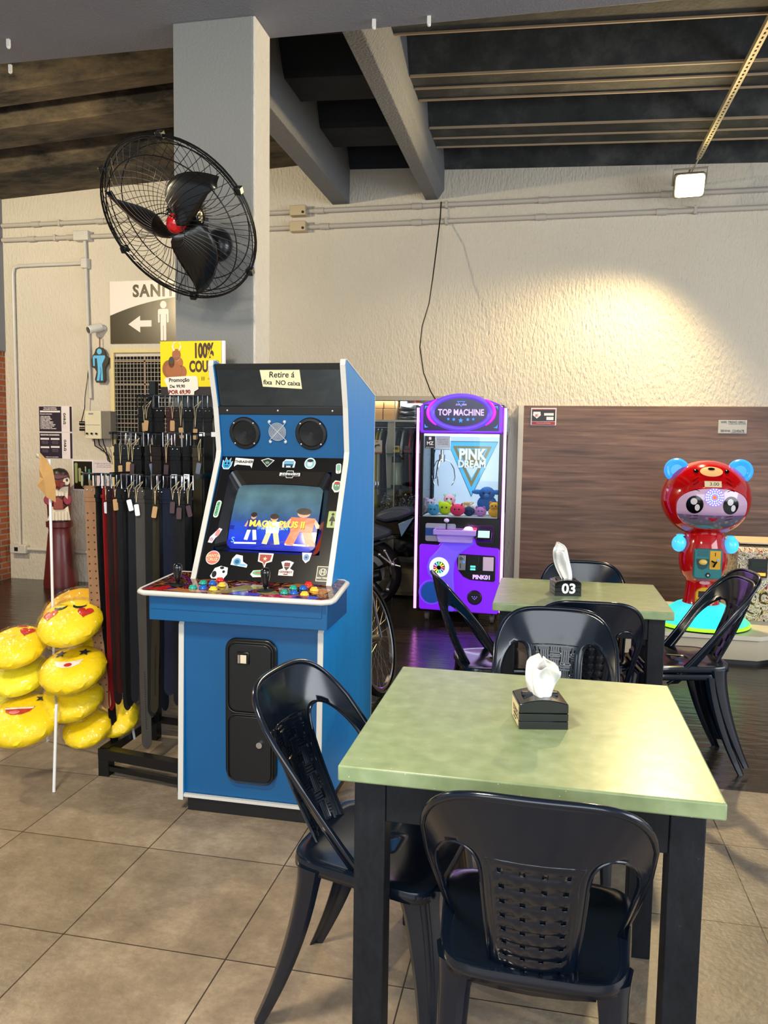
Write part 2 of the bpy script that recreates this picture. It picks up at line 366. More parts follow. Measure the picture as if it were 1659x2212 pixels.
# pipes on the back wall
mpipe = M('grey_pvc', 'b9b2a8', .45, var=.06)
def conduit(z, x0, x1, joints, label, sag=.0):
    t = thing('conduit_pipe', label, 'pipe', (x0, WY-.03, z))
    MB().cyl((x0, WY-.03, z), (x1, WY-.03, z+sag), .021, n=12).build('pipe', mpipe, t)
    for j in joints:
        zz = z + sag*(j-x0)/(x1-x0)
        MB().cyl((j-.045, WY-.03, zz), (j+.045, WY-.03, zz), .027, n=12).build('coupling', mpipe, t)
    for j in joints[::2]:
        MB().box(j+.25, j+.275, WY-.056, WY, z-.03, z+.03).build('pipe_clamp', mpipe, t, bevel=.004)
conduit(3.545, -5.38, 5.5, [-5.0, -4.3, -3.6, -2.1, -1.2, -.1, .9, 2.2], 'upper of the two long grey conduit pipes across the back wall')
conduit(3.405, -5.38, 5.5, [-5.05, -4.62, -3.9, -2.05, -1.2, -.12, .87, 2.1], 'lower of the two long grey conduit pipes across the back wall')
mbox = M('beige_pvc', 'c2b08e', .5)
for x, z, l in ((-2.29, 3.545, 'beige junction box on the upper conduit beside the grey column'), (-2.29, 3.405, 'beige junction box on the lower conduit beside the grey column')):
    t = thing('junction_box', l, 'box', (x, WY-.04, z-.05))
    MB().box(x-.075, x+.075, WY-.085, WY, z-.045, z+.045).build('housing', mbox, t, bevel=.006)
    MB().cyl((x+.05, WY-.086, z-.02), (x+.05, WY-.09, z-.02), .012, n=10).build('screw_cap', M('black_plain', '0c0c0c', .5), t)
# left conduits: loop with drops
def pipe_run(pts, r, label, name='conduit_pipe', mat=None, cat='pipe'):
    return tag(MB().tube(pts, r, 10).build(name, mat or mpipe), label, cat)
y = WY-.03
mgp = M('pale_grey_pvc', 'c9c6bf', .4)
tb = thing('junction_box', 'cream junction box on the lower conduit above the thin vertical conduit', 'box', (-4.47, y, 3.33))
MB().box(-4.56, -4.40, WY-.09, WY, 3.36, 3.45).build('housing', mgp, tb, bevel=.006)
pipe_run([(-4.47, y, 3.36), (-4.465, y, 3.16), (-4.44, y, 1.85)], .016, 'thin vertical grey conduit dropping from junction box to meter box', mat=mgp)
tag(MB().box(-4.50, -4.43, WY-.07, WY, 3.10, 3.20).build('conduit_elbow', mgp, bevel=.01), 'small pale elbow box where the thin conduit loop leaves the vertical conduit', 'pipe')
pipe_run([(-4.50, y, 3.155), (-5.20, y, 3.15), (-5.255, y, 3.135), (-5.27, y, 3.08), (-5.275, y, .36)], .016, 'thin grey conduit running left then down beside the brick wall', mat=mgp)
ob = thing('outlet_box', 'pale surface outlet box low on the wall beside the brick corner', 'outlet', (-5.27, y, .27))
MB().box(-5.36, -5.18, WY-.075, WY, .27, .36).build('housing', mgp, ob, bevel=.008)
MB().box(-5.305, -5.265, WY-.078, WY-.07, .295, .335).build('socket', M('black_plain'), ob)
pipe_run([(-5.18, y, .315), (-4.2, y, .305)], .016, 'thin grey conduit running low along the wall behind the totem', mat=mgp)
# ------------------------------------------------------------------ tables
mtop = None
def table_mat():
    m, N, L, b = nodes_of('sage_green_laminate')
    tc = N.new('ShaderNodeTexCoord'); n = N.new('ShaderNodeTexNoise'); n.inputs['Scale'].default_value = 22; n.inputs['Detail'].default_value = 6; L.new(tc.outputs['Object'], n.inputs[0])
    r = ramp(N, [(.3, '7f9269'), (.5, '8a9c72'), (.7, '96a77f')]); L.new(n.outputs[0], r.inputs[0])
    v = N.new('ShaderNodeTexVoronoi'); v.inputs['Scale'].default_value = 38; L.new(tc.outputs['Object'], v.inputs[0])
    lt = N.new('ShaderNodeMath'); lt.operation = 'LESS_THAN'; lt.inputs[1].default_value = .045; L.new(v.outputs[0], lt.inputs[0])
    mx = N.new('ShaderNodeMix'); mx.data_type = 'RGBA'; L.new(lt.outputs[0], mx.inputs[0]); L.new(r.outputs[0], mx.inputs[6]); mx.inputs[7].default_value = lin('cfd3b4')
    L.new(mx.outputs[2], b.inputs['Base Color']); b.inputs['Roughness'].default_value = .31
    bp = N.new('ShaderNodeBump'); bp.inputs['Strength'].default_value = .16; bp.inputs['Distance'].default_value = .004; L.new(n.outputs[0], bp.inputs['Height']); L.new(bp.outputs[0], b.inputs['Normal'])
    return m
mtop = table_mat()
def leg_mat():
    m, N, L, b = nodes_of('worn_black_wood')
    tc = N.new('ShaderNodeTexCoord'); mp = N.new('ShaderNodeMapping'); mp.inputs['Scale'].default_value = (1.6, 1.6, .8); L.new(tc.outputs['Object'], mp.inputs[0])
    n = N.new('ShaderNodeTexNoise'); n.inputs['Scale'].default_value = 26; n.inputs['Detail'].default_value = 10; n.inputs['Roughness'].default_value = .75; L.new(mp.outputs[0], n.inputs[0])
    r = ramp(N, [(.3, '0d0f13'), (.64, '1a1d23'), (.675, '1d2026'), (.72, '6a6c70')]); L.new(n.outputs[0], r.inputs[0]); L.new(r.outputs[0], b.inputs['Base Color'])
    bp = N.new('ShaderNodeBump'); bp.inputs['Strength'].default_value = .2; bp.inputs['Distance'].default_value = .004; L.new(n.outputs[0], bp.inputs['Height']); L.new(bp.outputs[0], b.inputs['Normal']); b.inputs['Roughness'].default_value = .5; b.inputs['Specular IOR Level'].default_value = .25
    return m
mleg = leg_mat()
def table(x0, x1, y0, y1, label):
    T = .77; t = thing('dining_table', label, 'table', ((x0+x1)/2, (y0+y1)/2, 0), group=None)
    MB().box(x0, x1, y0, y1, T-.035, T).build('tabletop', mtop, t, bevel=.004)
    i, s = .03, .068
    mb = MB(); a = .035
    mb.box(x0+i+s, x1-i-s, y0+a, y0+a+.022, T-.13, T-.035); mb.box(x0+i+s, x1-i-s, y1-a-.022, y1-a, T-.13, T-.035)
    mb.box(x0+a, x0+a+.022, y0+i+s, y1-i-s, T-.13, T-.035); mb.box(x1-a-.022, x1-a, y0+i+s, y1-i-s, T-.13, T-.035)
    mb.build('apron', mleg, t, bevel=.002)
    for cx in (x0+i, x1-i-s):
        for cy in (y0+i, y1-i-s):
            MB().box(cx, cx+s, cy, cy+s, 0, T-.035).build('leg', mleg, t, bevel=.003)
    return t
table(-.413, .360, 1.549, 2.310, 'square sage green table with black legs, nearest the viewer')
table(-.212, .535, 3.355, 4.02, 'square sage green table carrying the box marked 03, in front of the claw machine')

# ------------------------------------------------------------------ napkin boxes
mblk = M('glossy_black_plastic', '0d0f12', .16, var=.1, coat=.4)
mpaper = M('white_tissue', 'f0eeea', .8, var=.05, vs=20, bump=.3, bs=30)
mink = M('black_ink', '121212', .6)
mwht = M('white_print', 'f2f2ef', .6, var=.03)
mcream = M('cream_label', 'e2cfa6', .6, var=.05)
def tissue(t, base, h, wd, tilt, seed):
    rnd = random.Random(seed); us = [i/14 for i in range(15)]; vs = [i/12 for i in range(13)]
    def fn(u, v):
        wv = wd*(.42+.9*math.sin(PI*min(1, v*.62+.12)))*.5
        if v > .8: wv *= math.sqrt(max(0.02, 1-((v-.8)/.2)**2))*.999
        x = (u-.5)*2*wv; yy = .010*math.sin(u*11+seed)*(.5+v) + .012*math.sin(u*5+v*6+seed) + .014*math.cos(v*7+seed*2)*v
        return (base[0]+x+tilt*v*h, base[1]+yy, base[2]+h*v+.004*math.sin(u*9+seed))
    MB().sheet(fn, us, vs).build('tissue', mpaper, t, smooth=60, solid=.0012)
    def fn2(u, v):
        p = fn(u*.8+.1, v*.82); return (p[0]+.006, p[1]-.012-.010*math.sin(u*PI), p[2]-.002)
    MB().sheet(fn2, us, vs).build('tissue', mpaper, t, smooth=60, solid=.0012)
def napkin_box(x0, x1, y0, y1, z, label, seed):
    t = thing('napkin_dispenser', label, 'napkin box', ((x0+x1)/2, (y0+y1)/2, z))
    w_, d_ = x1-x0, y1-y0; h = .062
    mb = MB(); mb.box(x0, x1, y0, y1, z, z+.019); mb.box(x0+.002, x1-.002, y0+.002, y1-.002, z+.019, z+.0205); mb.box(x0, x1, y0, y1, z+.0205, z+.038)
    mb.box(x0+.002, x1-.002, y0+.002, y1-.002, z+.038, z+.0395); mb.build('base', mblk, t, bevel=.0015)
    pr = [(y0, z+.0395), (y1, z+.0395)] + [(y1-d_*i/8, z+h+.016*math.sin(PI*i/8)) for i in range(9)]
    # lid arched across its width
    pr = [(x0, z+.0395), (x1, z+.0395)] + [(x1-w_*i/10, z+h-.006+.016*math.sin(PI*(i*.8+1)/10)) for i in range(11)]
    MB().prism(pr, y0, y1, plane='xz').build('lid', mblk, t, bevel=.002)
    MB().box(x0+w_*.12, x1-w_*.12, y0+d_*.45, y0+d_*.62, z+h+.004, z+h+.013).build('slot', mblk, t, bevel=.002)
    return t, h
t, h = napkin_box(-.058, .060, 1.866, 1.972, .77, 'black napkin dispenser with cream label on its side, on the nearest table', 1)
tissue(t, (.0, 1.92, .77+h+.004), .096, .060, .06, 2)
f = fr((-.0585, 1.919, .80), (0, -1, 0), (0, 0, 1))
decal('label', rect(.088, .050), f, mcream, t, .0006)
text('trevo', mink, off(f, .008, .006, .0007), .030, t, ext=.0003); text('DISTRIBUIDORA', mink, off(f, .012, -.008, .0007), .008, t, ext=.0003); text('@trevogrill', mink, off(f, 0, -.017, .0007), .007, t, ext=.0003)
t.rotation_euler.z = R(12)
t, h = napkin_box(.040, .160, 3.60, 3.715, .77, 'black napkin dispenser with the white number 03, on the farther table', 2)
tissue(t, (.105, 3.655, .77+h), .175, .055, -.28, 5)
text('03', mwht, fr((.103, 3.5995, .802), (1, 0, 0), (0, 0, 1)), .062, t, bold=.002, ext=.0005, sx=1.05)
t.rotation_euler.z = R(12)

# ------------------------------------------------------------------ plastic chairs
mch = M('black_chair_plastic', '0a1320', .16, var=.2, vs=4, spec=.6)
SW, SD = .193, .185
def make_chair():
    t = thing('plastic_chair', 'x', 'chair')
    # seat
    n = 40; us = [i/n for i in range(n)]
    lv = [(0, .444), (.3, .444), (.6, .446), (.85, .452), (.95, .455), (1.0, .452), (1.010, .444), (1.012, .428)]
    def fn(u, v):
        a = 2*PI*u; c, s_ = math.cos(a), math.sin(a); e = 2/5.5
        k, z = lv[int(v)]
        x = SW*math.copysign(abs(c)**e, c)*max(k, 1e-3); yy = SD*math.copysign(abs(s_)**e, s_)*max(k, 1e-3)
        x *= 1 + .10*(yy/SD)
        if yy > .1 and k > .8: z -= .10*(yy-.1)
        return (x, yy, z)
    MB().sheet(fn, us, list(range(len(lv))), closed=True).build('seat', mch, t, solid=.004, smooth=50)
    # back
    z0, zs, zt = .405, .650, .852
    um, ha, vh = .670, .235, .765
    def S(u, v):
        a = min(1, abs(u)); ztop = zs + (zt-zs)*(1-a**4.2)**(1/1.9)
        z = z0 + (ztop-z0)*v; q = (z-z0)/(zt-z0)
        wd = .180 + .054*q**.9
        yc = -.155 - .155*q - .02*math.sin(q*PI); yo = .075 - .335*q**.85
        return Vector((wd*u, yc + (yo-yc)*a**2.3, z))
    def hw(v): return ha*math.sqrt(max(0, 1-max(0, (v-.56)/(vh-.56))**3.6)) if v < vh else 0
    hr = [.125 + i*.0775 for i in range(8)]
    vv = [0, .05]
    for r_ in hr: vv += [r_-.013, r_+.013]
    vs = sorted(set(vv + [.70, .712, .80, .84, .88, .92, .95, .975, 1.0] + [vh, .72, .735, .745, .753, .7600, .7632]))
    fr_ = [-1, -.88, -.76]; hc = [-.6, -.2, .2, .6]
    for side in (-1, 1):
        bm_ = MB(); bm_.sheet(lambda k, v: S(side*((um+hw(v)) + (1-um-hw(v))*k), v), [0, .25, .5, .75, .9, .97, 1.0], vs)
        if side == -1: band = bm_
        else: band.v += [Vector(p) for p in bm_.v]; nn = len(bm_.v); band.f += [tuple(i+nn for i in f_) for f_ in bm_.f]
    # centre sheet with the small square holes
    fr_ = [-1, -.88, -.76]; hc = [-.6, -.2, .2, .6]
    for h_ in hc: fr_ += [h_-.055, h_+.055]
    fr_ += [.76, .88, 1]
    vv = vs
    def Sc(k, v): return S(k*(um-hw(v)), v)
    nu = len(fr_); n0 = len(band.v)
    band.v += [Sc(k, v) for v in vv for k in fr_]
    for j in range(len(vv)-1):
        for i in range(nu-1):
            ishole = any(abs(fr_[i]-(h_-.055)) < 1e-6 for h_ in hc) and any(abs(vv[j]-(r_-.013)) < 1e-6 for r_ in hr)
            if not ishole: band.f.append((n0+j*nu+i, n0+j*nu+i+1, n0+(j+1)*nu+i+1, n0+(j+1)*nu+i))
    # raised rims on every edge
    rim = [S(-1, v) for v in [i/24 for i in range(24)]] + [S(-1 + 2*i/40, 1) for i in range(41)] + [S(1, v) for v in [i/24 for i in range(23, -1, -1)]]
    clean = [rim[0]]
    for p in rim[1:]:
        if (p-clean[-1]).length > .006: clean.append(p)
    rims = MB().tube(clean, .0075, 8)
    for side in (-1, 1):
        e = [S(side*(um+hw(v)), v) for v in [vh*(1-(1-i/34)**3) for i in range(35)]] + [S(side*(um-hw(v)), v) for v in [vh*(1-(1-i/34)**3) for i in range(34, -1, -1)]]
        cl = [e[0]]
        for p in e[1:]:
            if (p-cl[-1]).length > .0025: cl.append(p)
        rims.tube(cl, .0042, 6)
    fr4 = [Sc(-.82, .07), Sc(.82, .07), Sc(.82, .715), Sc(-.82, .715)]
    pp = [Sc(-.82 + 1.64*i/8, .07) for i in range(9)] + [Sc(.82, .07+.645*i/12) for i in range(1, 12)] + [Sc(.82-1.64*i/8, .715) for i in range(9)] + [Sc(-.82, .715-.645*i/12) for i in range(1, 12)]
    rims.tube(pp, .0035, 6, closed=True)
    b_ = band.build('backrest', mch, t, solid=.005, smooth=70, merge=True)
    rims.build('rim', mch, b_, smooth=60)
    # woven strips on the front face of the splat
    wv = MB(); cols = [-.74, -.6, -.2, .2, .6, .74]; rows = [.09] + hr + [.70]
    for j in range(len(rows)-1):
        for i in range(len(cols)-1):
            k0, k1, v0, v1 = cols[i]+.03, cols[i+1]-.03, rows[j]+.004, rows[j+1]-.004
            vert = (i+j) % 2 == 0
            for q in range(4):
                if vert:
                    a0 = k0+(k1-k0)*(q+.15)/4; a1 = k0+(k1-k0)*(q+.85)/4; A, B, C_, D = Sc(a0, v0-.01), Sc(a1, v0-.01), Sc(a1, v1+.01), Sc(a0, v1+.01); hgt = .0095
                else:
                    b0 = v0+(v1-v0)*(q+.15)/4; b1 = v0+(v1-v0)*(q+.85)/4; A, B, C_, D = Sc(k0-.02, b0), Sc(k1+.02, b0), Sc(k1+.02, b1), Sc(k0-.02, b1); hgt = .0055
                nrm = (B-A).cross(D-A).normalized()
                if nrm.y < 0: nrm = -nrm
                lo = [p + nrm*.002 for p in (A, B, C_, D)]; hi = [p + nrm*hgt for p in (A, B, C_, D)]
                wv.add(lo+hi, [(0, 1, 2, 3), (4, 7, 6, 5), (0, 4, 5, 1), (1, 5, 6, 2), (2, 6, 7, 3), (3, 7, 4, 0)])
    wv.build('woven_strips', mch, b_, smooth=0)
    # bridge between splat and seat
    MB().sheet(lambda u, v: (u*.12, -.168-.006*v+.012*u*u, .408+.035*v), [-1, -.5, 0, .5, 1], [0, .5, 1]).build('rear_rail', mch, t, solid=.012, smooth=60)
    # legs: bent angle section, narrowing and splaying to the floor
    def leg(sx, sy):
        path = []; K = 14
        for i in range(K+1):
            k = i/K; z = .440*(1-k)
            if sy < 0: px = .152+.012*k; py = -.128-.035*k-.102*k**1.8
            else: px = .158+.014*k; py = .145+.035*k+.012*math.sin(k*PI)
            path.append((px*sx, py, z, .088*(1-k)+.036*k + .012*max(0, 1-k*7)**2))
        sec = [(-.5, -.02), (-.46, .10), (-.16, .20), (0, .24), (.16, .20), (.46, .10), (.5, -.02), (.36, -.02), (.10, .08), (0, .10), (-.10, .08), (-.36, -.02)]
        out = Vector((sx, .75*sy, 0)).normalized(); lat = Vector((-out.y, out.x, 0))
        vs_ = []; fs_ = []; n_ = len(sec)
        for (x, y_, z, w_) in path:
            for (a, b) in sec:
                vs_.append(Vector((x, y_, z)) + lat*(a*w_*1.05) + out*(b*w_*1.5))
        for i in range(K):
            for j in range(n_): fs_.append((i*n_+j, i*n_+(j+1) % n_, (i+1)*n_+(j+1) % n_, (i+1)*n_+j))
        fs_ += [tuple(range(n_)), tuple(K*n_+j for j in range(n_-1, -1, -1))]
        return MB().add(vs_, fs_)
    for sx in (-1, 1):
        for sy in (-1, 1):
            leg(sx, sy).build('leg', mch, t, smooth=40)
    return t
c0 = make_chair()
first = [True]
def chair(x, y, deg, label, z=0., scale=1.):
    o = c0 if first[0] else copy_tree(c0)
    first[0] = False
    o.location = (x, y, z); o.rotation_euler = (0, 0, R(deg)); o.scale = (scale,)*3
    o['label'] = label
    return o
chair(.005, 1.605, -1, 'black plastic chair seen from behind at the near edge of the nearest table')
chair(-.375, 1.865, -99, 'black plastic chair at the left side of the nearest table, beside the blue arcade cabinet')
chair(.05, 2.60, 180, 'black plastic chair facing the viewer at the far edge of the nearest table')
chair(.175, 3.36, 2, 'black plastic chair seen from behind, tucked under the farther table marked 03')
chair(-.20, 3.63, -73, 'black plastic chair at left side of the farther table, before the claw machine')
chair(.195, 3.84, 180, 'black plastic chair at the far side of table marked 03, only its top showing')
chair(.605, 3.76, 97, 'lower of two stacked black plastic chairs right of the farther table')
chair(.625, 3.762, 97, 'upper of two stacked black plastic chairs right of the farther table', z=.034)
# ------------------------------------------------------------------ arcade cabinet
AX0, AX1 = -1.372, -.795
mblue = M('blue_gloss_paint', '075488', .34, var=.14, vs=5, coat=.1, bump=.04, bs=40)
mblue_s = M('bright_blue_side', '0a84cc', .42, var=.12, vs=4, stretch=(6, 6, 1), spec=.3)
mtm = M('white_t_molding', 'cfcdc6', .4, var=.04)
mkick = M('black_matte', '0b0c0d', .5)
arc = thing('arcade_cabinet', 'tall blue upright arcade cabinet with lit screen and white edging', 'arcade machine', ((AX0+AX1)/2, 3.15, 0))
P0, P1 = Vector((0, 2.87, .915)), Vector((0, 3.13, 1.387))      # screen bezel plane
prof_a = [(2.735, .05), (2.755, .74), (2.86, .90), (3.105, 1.375), (3.115, 1.41), (3.085, 1.59), (3.035, 1.755), (3.042, 1.775), (3.065, 1.778), (3.59, 1.668), (3.59, .05)]
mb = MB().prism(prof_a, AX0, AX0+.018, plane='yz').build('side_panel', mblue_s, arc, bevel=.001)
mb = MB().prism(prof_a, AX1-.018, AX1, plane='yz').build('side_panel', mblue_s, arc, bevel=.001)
def molding(x0):
    P = [Vector((0, a, b)) for a, b in prof_a[:-1]] + [Vector((0, 3.59, .05))]
    vs = []; k = len(P)
    m = MB()
    for i in range(k-1):
        a, b = P[i], P[i+1]; d = (b-a).normalized(); nrm = Vector((0, -d.z, d.y)) * 1
        if nrm.y > 0 and i < 7: nrm = -nrm
        q = [a+nrm*.004-d*.002, b+nrm*.004+d*.002, b-nrm*.001+d*.002, a-nrm*.001-d*.002]
        m.add([(x0-.0015, p.y, p.z) for p in q] + [(x0+.0195, p.y, p.z) for p in q], [(0, 1, 2, 3), (7, 6, 5, 4), (0, 4, 5, 1), (1, 5, 6, 2), (2, 6, 7, 3), (3, 7, 4, 0)])
    return m
for x0 in (AX0, AX1-.018): molding(x0).build('edge_trim', mtm, arc, smooth=0)
MB().box(AX0+.03, AX1-.012, 2.752, 3.58, 0, .06).build('kick_base', mkick, arc, bevel=.002)
MB().box(AX0+.018, AX1-.018, 2.738, 2.752, .058, .070).build('edge_trim', mtm, arc)
MB().box(AX0+.018, AX1-.018, 2.757, 2.775, .068, .86).build('front_panel', mblue, arc)
MB().box(AX0+.018, AX1-.018, 3.57, 3.585, .05, 1.66).build('back_panel', mblue, arc)
MB().add([(AX0+.018, 3.10, 1.76), (AX1-.018, 3.10, 1.76), (AX1-.018, 3.585, 1.662), (AX0+.018, 3.585, 1.662)], [(0, 1, 2, 3)]).build('top_panel', mblue, arc, solid=.01)
# coin door
cd = MB().prism(rect(.206, .560, .045, 6, -1.0765-0, .424), 2.742, 2.757, plane='xz').build('coin_door', M('coin_door_black', '090a0b', .28, var=.2), arc, bevel=.005)
mdk = M('door_panel_black', '0c0f12', .35, var=.25, vs=14)
for zc, hh in ((.553, .262), (.275, .256)):
    MB().prism(rect(.168, hh, .03, 6, -1.0765, zc), 2.736, 2.745, plane='xz').build('coin_panel', mdk, cd, bevel=.003)
    pts = [(x, 2.7375, z) for x, z in rect(.182, hh+.012, .034, 6, -1.0765, zc)]
    MB().tube(pts, .0028, 6, closed=True).build('panel_rim', mkick, cd)
mchrome = M('chrome', 'd5d7da', .15, 1., var=.03)
MB().box(-1.128, -1.078, 2.729, 2.737, .607, .655).build('coin_slot', M('slot_black', '0a0a0a', .25), cd, bevel=.003)
MB().box(-1.112, -1.088, 2.727, 2.730, .612, .644).build('coin_return', M('cream_plastic', 'd9ccb4', .4), cd, bevel=.001)
MB().box(-1.122, -1.114, 2.727, 2.730, .612, .644).build('coin_plate', mchrome, cd)
MB().cyl((-1.035, 2.738, .30), (-1.035, 2.722, .30), .012, n=14).build('lock', mchrome, cd)
# control panel box and top
bx0, bx1 = -1.507, -.785
def cpbox(z0, z1, inset, name):
    MB().prism([(-1.464, 2.690), (-.762, 2.690), (-.768, 3.0), (-1.40, 3.0), (-1.462, 2.92)], z0, z1).build(name, mblue, arc, bevel=.002)
cpbox(.768, .872, 0, 'control_box')
MB().box(-1.456, -.782, 2.6865, 2.692, .812, .864).build('control_box_plate', mblue, arc, bevel=.001)
CZ0, SL = .8745, .09                                              # control panel slopes up to the back
def cz(y_): return CZ0 + (y_-2.71)*SL
cpo = [(-1.468, 2.66), (-.774, 2.66), (-.746, 2.675), (-.739, 2.70), (-.750, 2.93), (-.768, 2.952), (-1.455, 2.96), (-1.478, 2.94), (-1.499, 2.70), (-1.493, 2.675)]
def art_mat():
    m, N, L, b = nodes_of('control_panel_art')
    tc = N.new('ShaderNodeTexCoord'); n = N.new('ShaderNodeTexNoise'); n.inputs['Scale'].default_value = 9; n.inputs['Detail'].default_value = 2.5; n.inputs['Distortion'].default_value = 2.2; L.new(tc.outputs['Object'], n.inputs[0])
    r = ramp(N, [(.0, '050505'), (.40, '0b0708'), (.46, '5a1510'), (.50, 'a8703f'), (.53, '1a0f10'), (.57, '120a14'), (.60, 'b01228'), (.63, '20103a'), (.68, '3a3ac8'), (.73, 'c9b48a'), (.8, '6e6a4a')]); r.color_ramp.interpolation = 'LINEAR'
    L.new(n.outputs[0], r.inputs[0]); L.new(r.outputs[0], b.inputs['Base Color']); b.inputs['Roughness'].default_value = .12; b.inputs['Coat Weight'].default_value = .5
    return m
vs_ = [(x, y_, cz(y_)) for x, y_ in cpo]
sh = MB(); n_ = len(cpo)
sh.add(vs_ + [(x, y_, cz(y_)+.014) for x, y_ in cpo], [tuple(range(n_)), tuple(range(2*n_-1, n_-1, -1))] + [(i, n_+i, n_+(i+1) % n_, (i+1) % n_) for i in range(n_)])
cp = sh.build('control_panel', art_mat(), arc, bevel=.002)
MB().tube([(x, y_, cz(y_)+.006) for x, y_ in cpo], .0105, 8, closed=True).build('edge_trim', mtm, cp, smooth=50)
# painted shapes of the panel artwork
cpf = fr((0, 2.662, cz(2.662)+.0145), (1, 0, 0), (0, 1, SL))
for nm, poly, c_ in (('red', [(-1.49, .02), (-1.43, .055), (-1.40, .105), (-1.385, .09), (-1.40, .02)], 'b0121c'), ('tan', [(-1.40, .02), (-1.36, .05), (-1.24, .045), (-1.22, .025), (-1.30, .01)], 'b0713c'),
                      ('khaki', [(-1.22, .02), (-1.12, .15), (-1.07, .13), (-1.06, .10), (-1.14, .035)], '8c8558'), ('khaki', [(-1.04, .05), (-.98, .09), (-.95, .05), (-1.0, .03)], '9a9364'),
                      ('violet', [(-1.14, .015), (-1.12, .05), (-1.02, .045), (-1.02, .01)], '4b49d0'), ('pink', [(-1.02, .012), (-.98, .035), (-.84, .04), (-.83, .012)], 'c01a63'),
                      ('blue', [(-.90, .01), (-.88, .04), (-.80, .045), (-.80, .012)], '3f5fe0'), ('tan', [(-.86, .10), (-.83, .15), (-.775, .13), (-.79, .08), (-.82, .07)], 'a9653a'), ('tan', [(-.98, .16), (-.93, .2), (-.86, .19), (-.87, .15)], '6e3a20')):
    decal('artwork_patch', poly, cpf, M('art_'+nm, c_, .15, coat=.5), cp, .0004)
mb_ = {'g': M('green_button', '27a08c', .2), 'b': M('blue_button', '1d63c0', .2), 'r': M('red_button', 'd82a22', .2), 'y': M('yellow_button', 'eec435', .2)}
cn = {'g': 'green', 'b': 'blue', 'r': 'red', 'y': 'yellow'}
for px, py, c_ in ((365, 150, 'g'), (434, 130, 'g'), (499, 133, 'b'), (548, 118, 'r'), (563, 143, 'y'), (503, 160, 'y'), (435, 153, 'b'), (985, 184, 'g'), (1045, 164, 'g'), (1050, 187, 'b'), (1112, 167, 'b'), (1148, 148, 'r'), (1185, 174, 'y'), (1120, 194, 'y')):
    p = onz(300+px*.31946, 1220+py*.31946, .895)
    z = cz(p.y)+.014
    b1 = MB().lathe([(1e-4, 0), (.0165, 0), (.0165, .004), (.014, .007), (.012, .007)], 20, Matrix.Translation((p.x, p.y, z))).build('push_button', mb_[c_], cp, smooth=40)
    MB().lathe([(.0118, .004), (.0118, .011), (.009, .0135), (1e-4, .0135)], 20, Matrix.Translation((p.x, p.y, z))).build('plunger', mb_[c_], b1, smooth=40)
    b1['label'] = cn[c_] + ' button'
for px, py in ((262, 142), (855, 178)):
    p = onz(300+px*.31946, 1220+py*.31946, .89); z = cz(p.y)+.014
    j = MB().lathe([(1e-4, 0), (.032, 0), (.032, .003), (1e-4, .003)], 24, Matrix.Translation((p.x, p.y, z))).build('joystick', mkick, cp, smooth=40)
    MB().lathe([(.006, .003), (.006, .012), (.0105, .016), (.0125, .032), (.0165, .052), (.0185, .066), (.017, .078), (.010, .086), (1e-4, .088)], 20, Matrix.Translation((p.x, p.y, z))).build('joystick_bat', mblk, j, smooth=60)
# bezel with curved tube screen
up = (P1-P0).normalized()
BF = fr((0, P0.y, P0.z), (1, 0, 0), up)                           # u = world x, v = along the slope, w = towards the player
bl = (P1-P0).length
mbez = M('bezel_black', '0a0b0d', .18, var=.3, vs=8, coat=.3)
U0, U1, V0, V1 = -1.305, -.862, .105, .470
mb = MB()
def q4(m, a, b, c, d): return m.box(a[0], b[0], a[1], c[1], -.004, 0, BF)
xa, xb = AX0+.018, AX1-.018
q4(mb, (xa, -.02, 0), (xb, -.02, 0), (xb, V0, 0), (xa, V0, 0)); q4(mb, (xa, V1, 0), (xb, V1, 0), (xb, bl, 0), (xa, bl, 0))
q4(mb, (xa, V0, 0), (U0, V0, 0), (U0, V1, 0), (xa, V1, 0)); q4(mb, (U1, V0, 0), (xb, V0, 0), (xb, V1, 0), (U1, V1, 0))
mb.build('bezel', mbez, arc, smooth=0)
cu, cv = -1.085, .278
oR = rect(U1-U0, V1-V0, .03, 5, (U0+U1)/2, (V0+V1)/2); iR = rect(.372, .288, .035, 5, cu, cv)
n_ = len(oR)
MB().add([(a, b, .001) for a, b in oR] + [(a, b, -.045) for a, b in iR], [(i, (i+1) % n_, n_+(i+1) % n_, n_+i) for i in range(n_)], BF).build('screen_surround', mbez, arc, smooth=0)
def screen_mat():
    m, N, L, b = nodes_of('crt_picture')
    tc = N.new('ShaderNodeTexCoord'); sx = N.new('ShaderNodeSeparateXYZ'); L.new(tc.outputs['Generated'], sx.inputs[0])
    r = ramp(N, [(0, '1226b8'), (.16, '1a3fe0'), (.36, '2350c8'), (.46, '33578c'), (.62, '4a6f86'), (.85, '55777e'), (1, '3d5560')]); L.new(sx.outputs[2], r.inputs[0])
    n = N.new('ShaderNodeTexNoise'); n.inputs['Scale'].default_value = 14; n.inputs['Detail'].default_value = 6; L.new(tc.outputs['Object'], n.inputs[0])
    mx = N.new('ShaderNodeMix'); mx.data_type = 'RGBA'; mx.blend_type = 'OVERLAY'; mx.inputs[0].default_value = .55; L.new(r.outputs[0], mx.inputs[6]); L.new(n.outputs[0], mx.inputs[7])
    b.inputs['Base Color'].default_value = (.01, .01, .012, 1); L.new(mx.outputs[2], b.inputs['Emission Color']); b.inputs['Emission Strength'].default_value = .85
    b.inputs['Roughness'].default_value = .12
    return m
def scr(u, v): return BF @ Vector((cu+u*.188, cv+v*.147, -.045+.020*(1-.5*u*u-.5*v*v)))
g_ = [i/10 for i in range(-10, 11)]
scrn = MB().sheet(lambda u, v: scr(u*(1-.02*v*v), v*(1-.03*u*u)), g_, g_).build('screen', screen_mat(), arc, smooth=80)
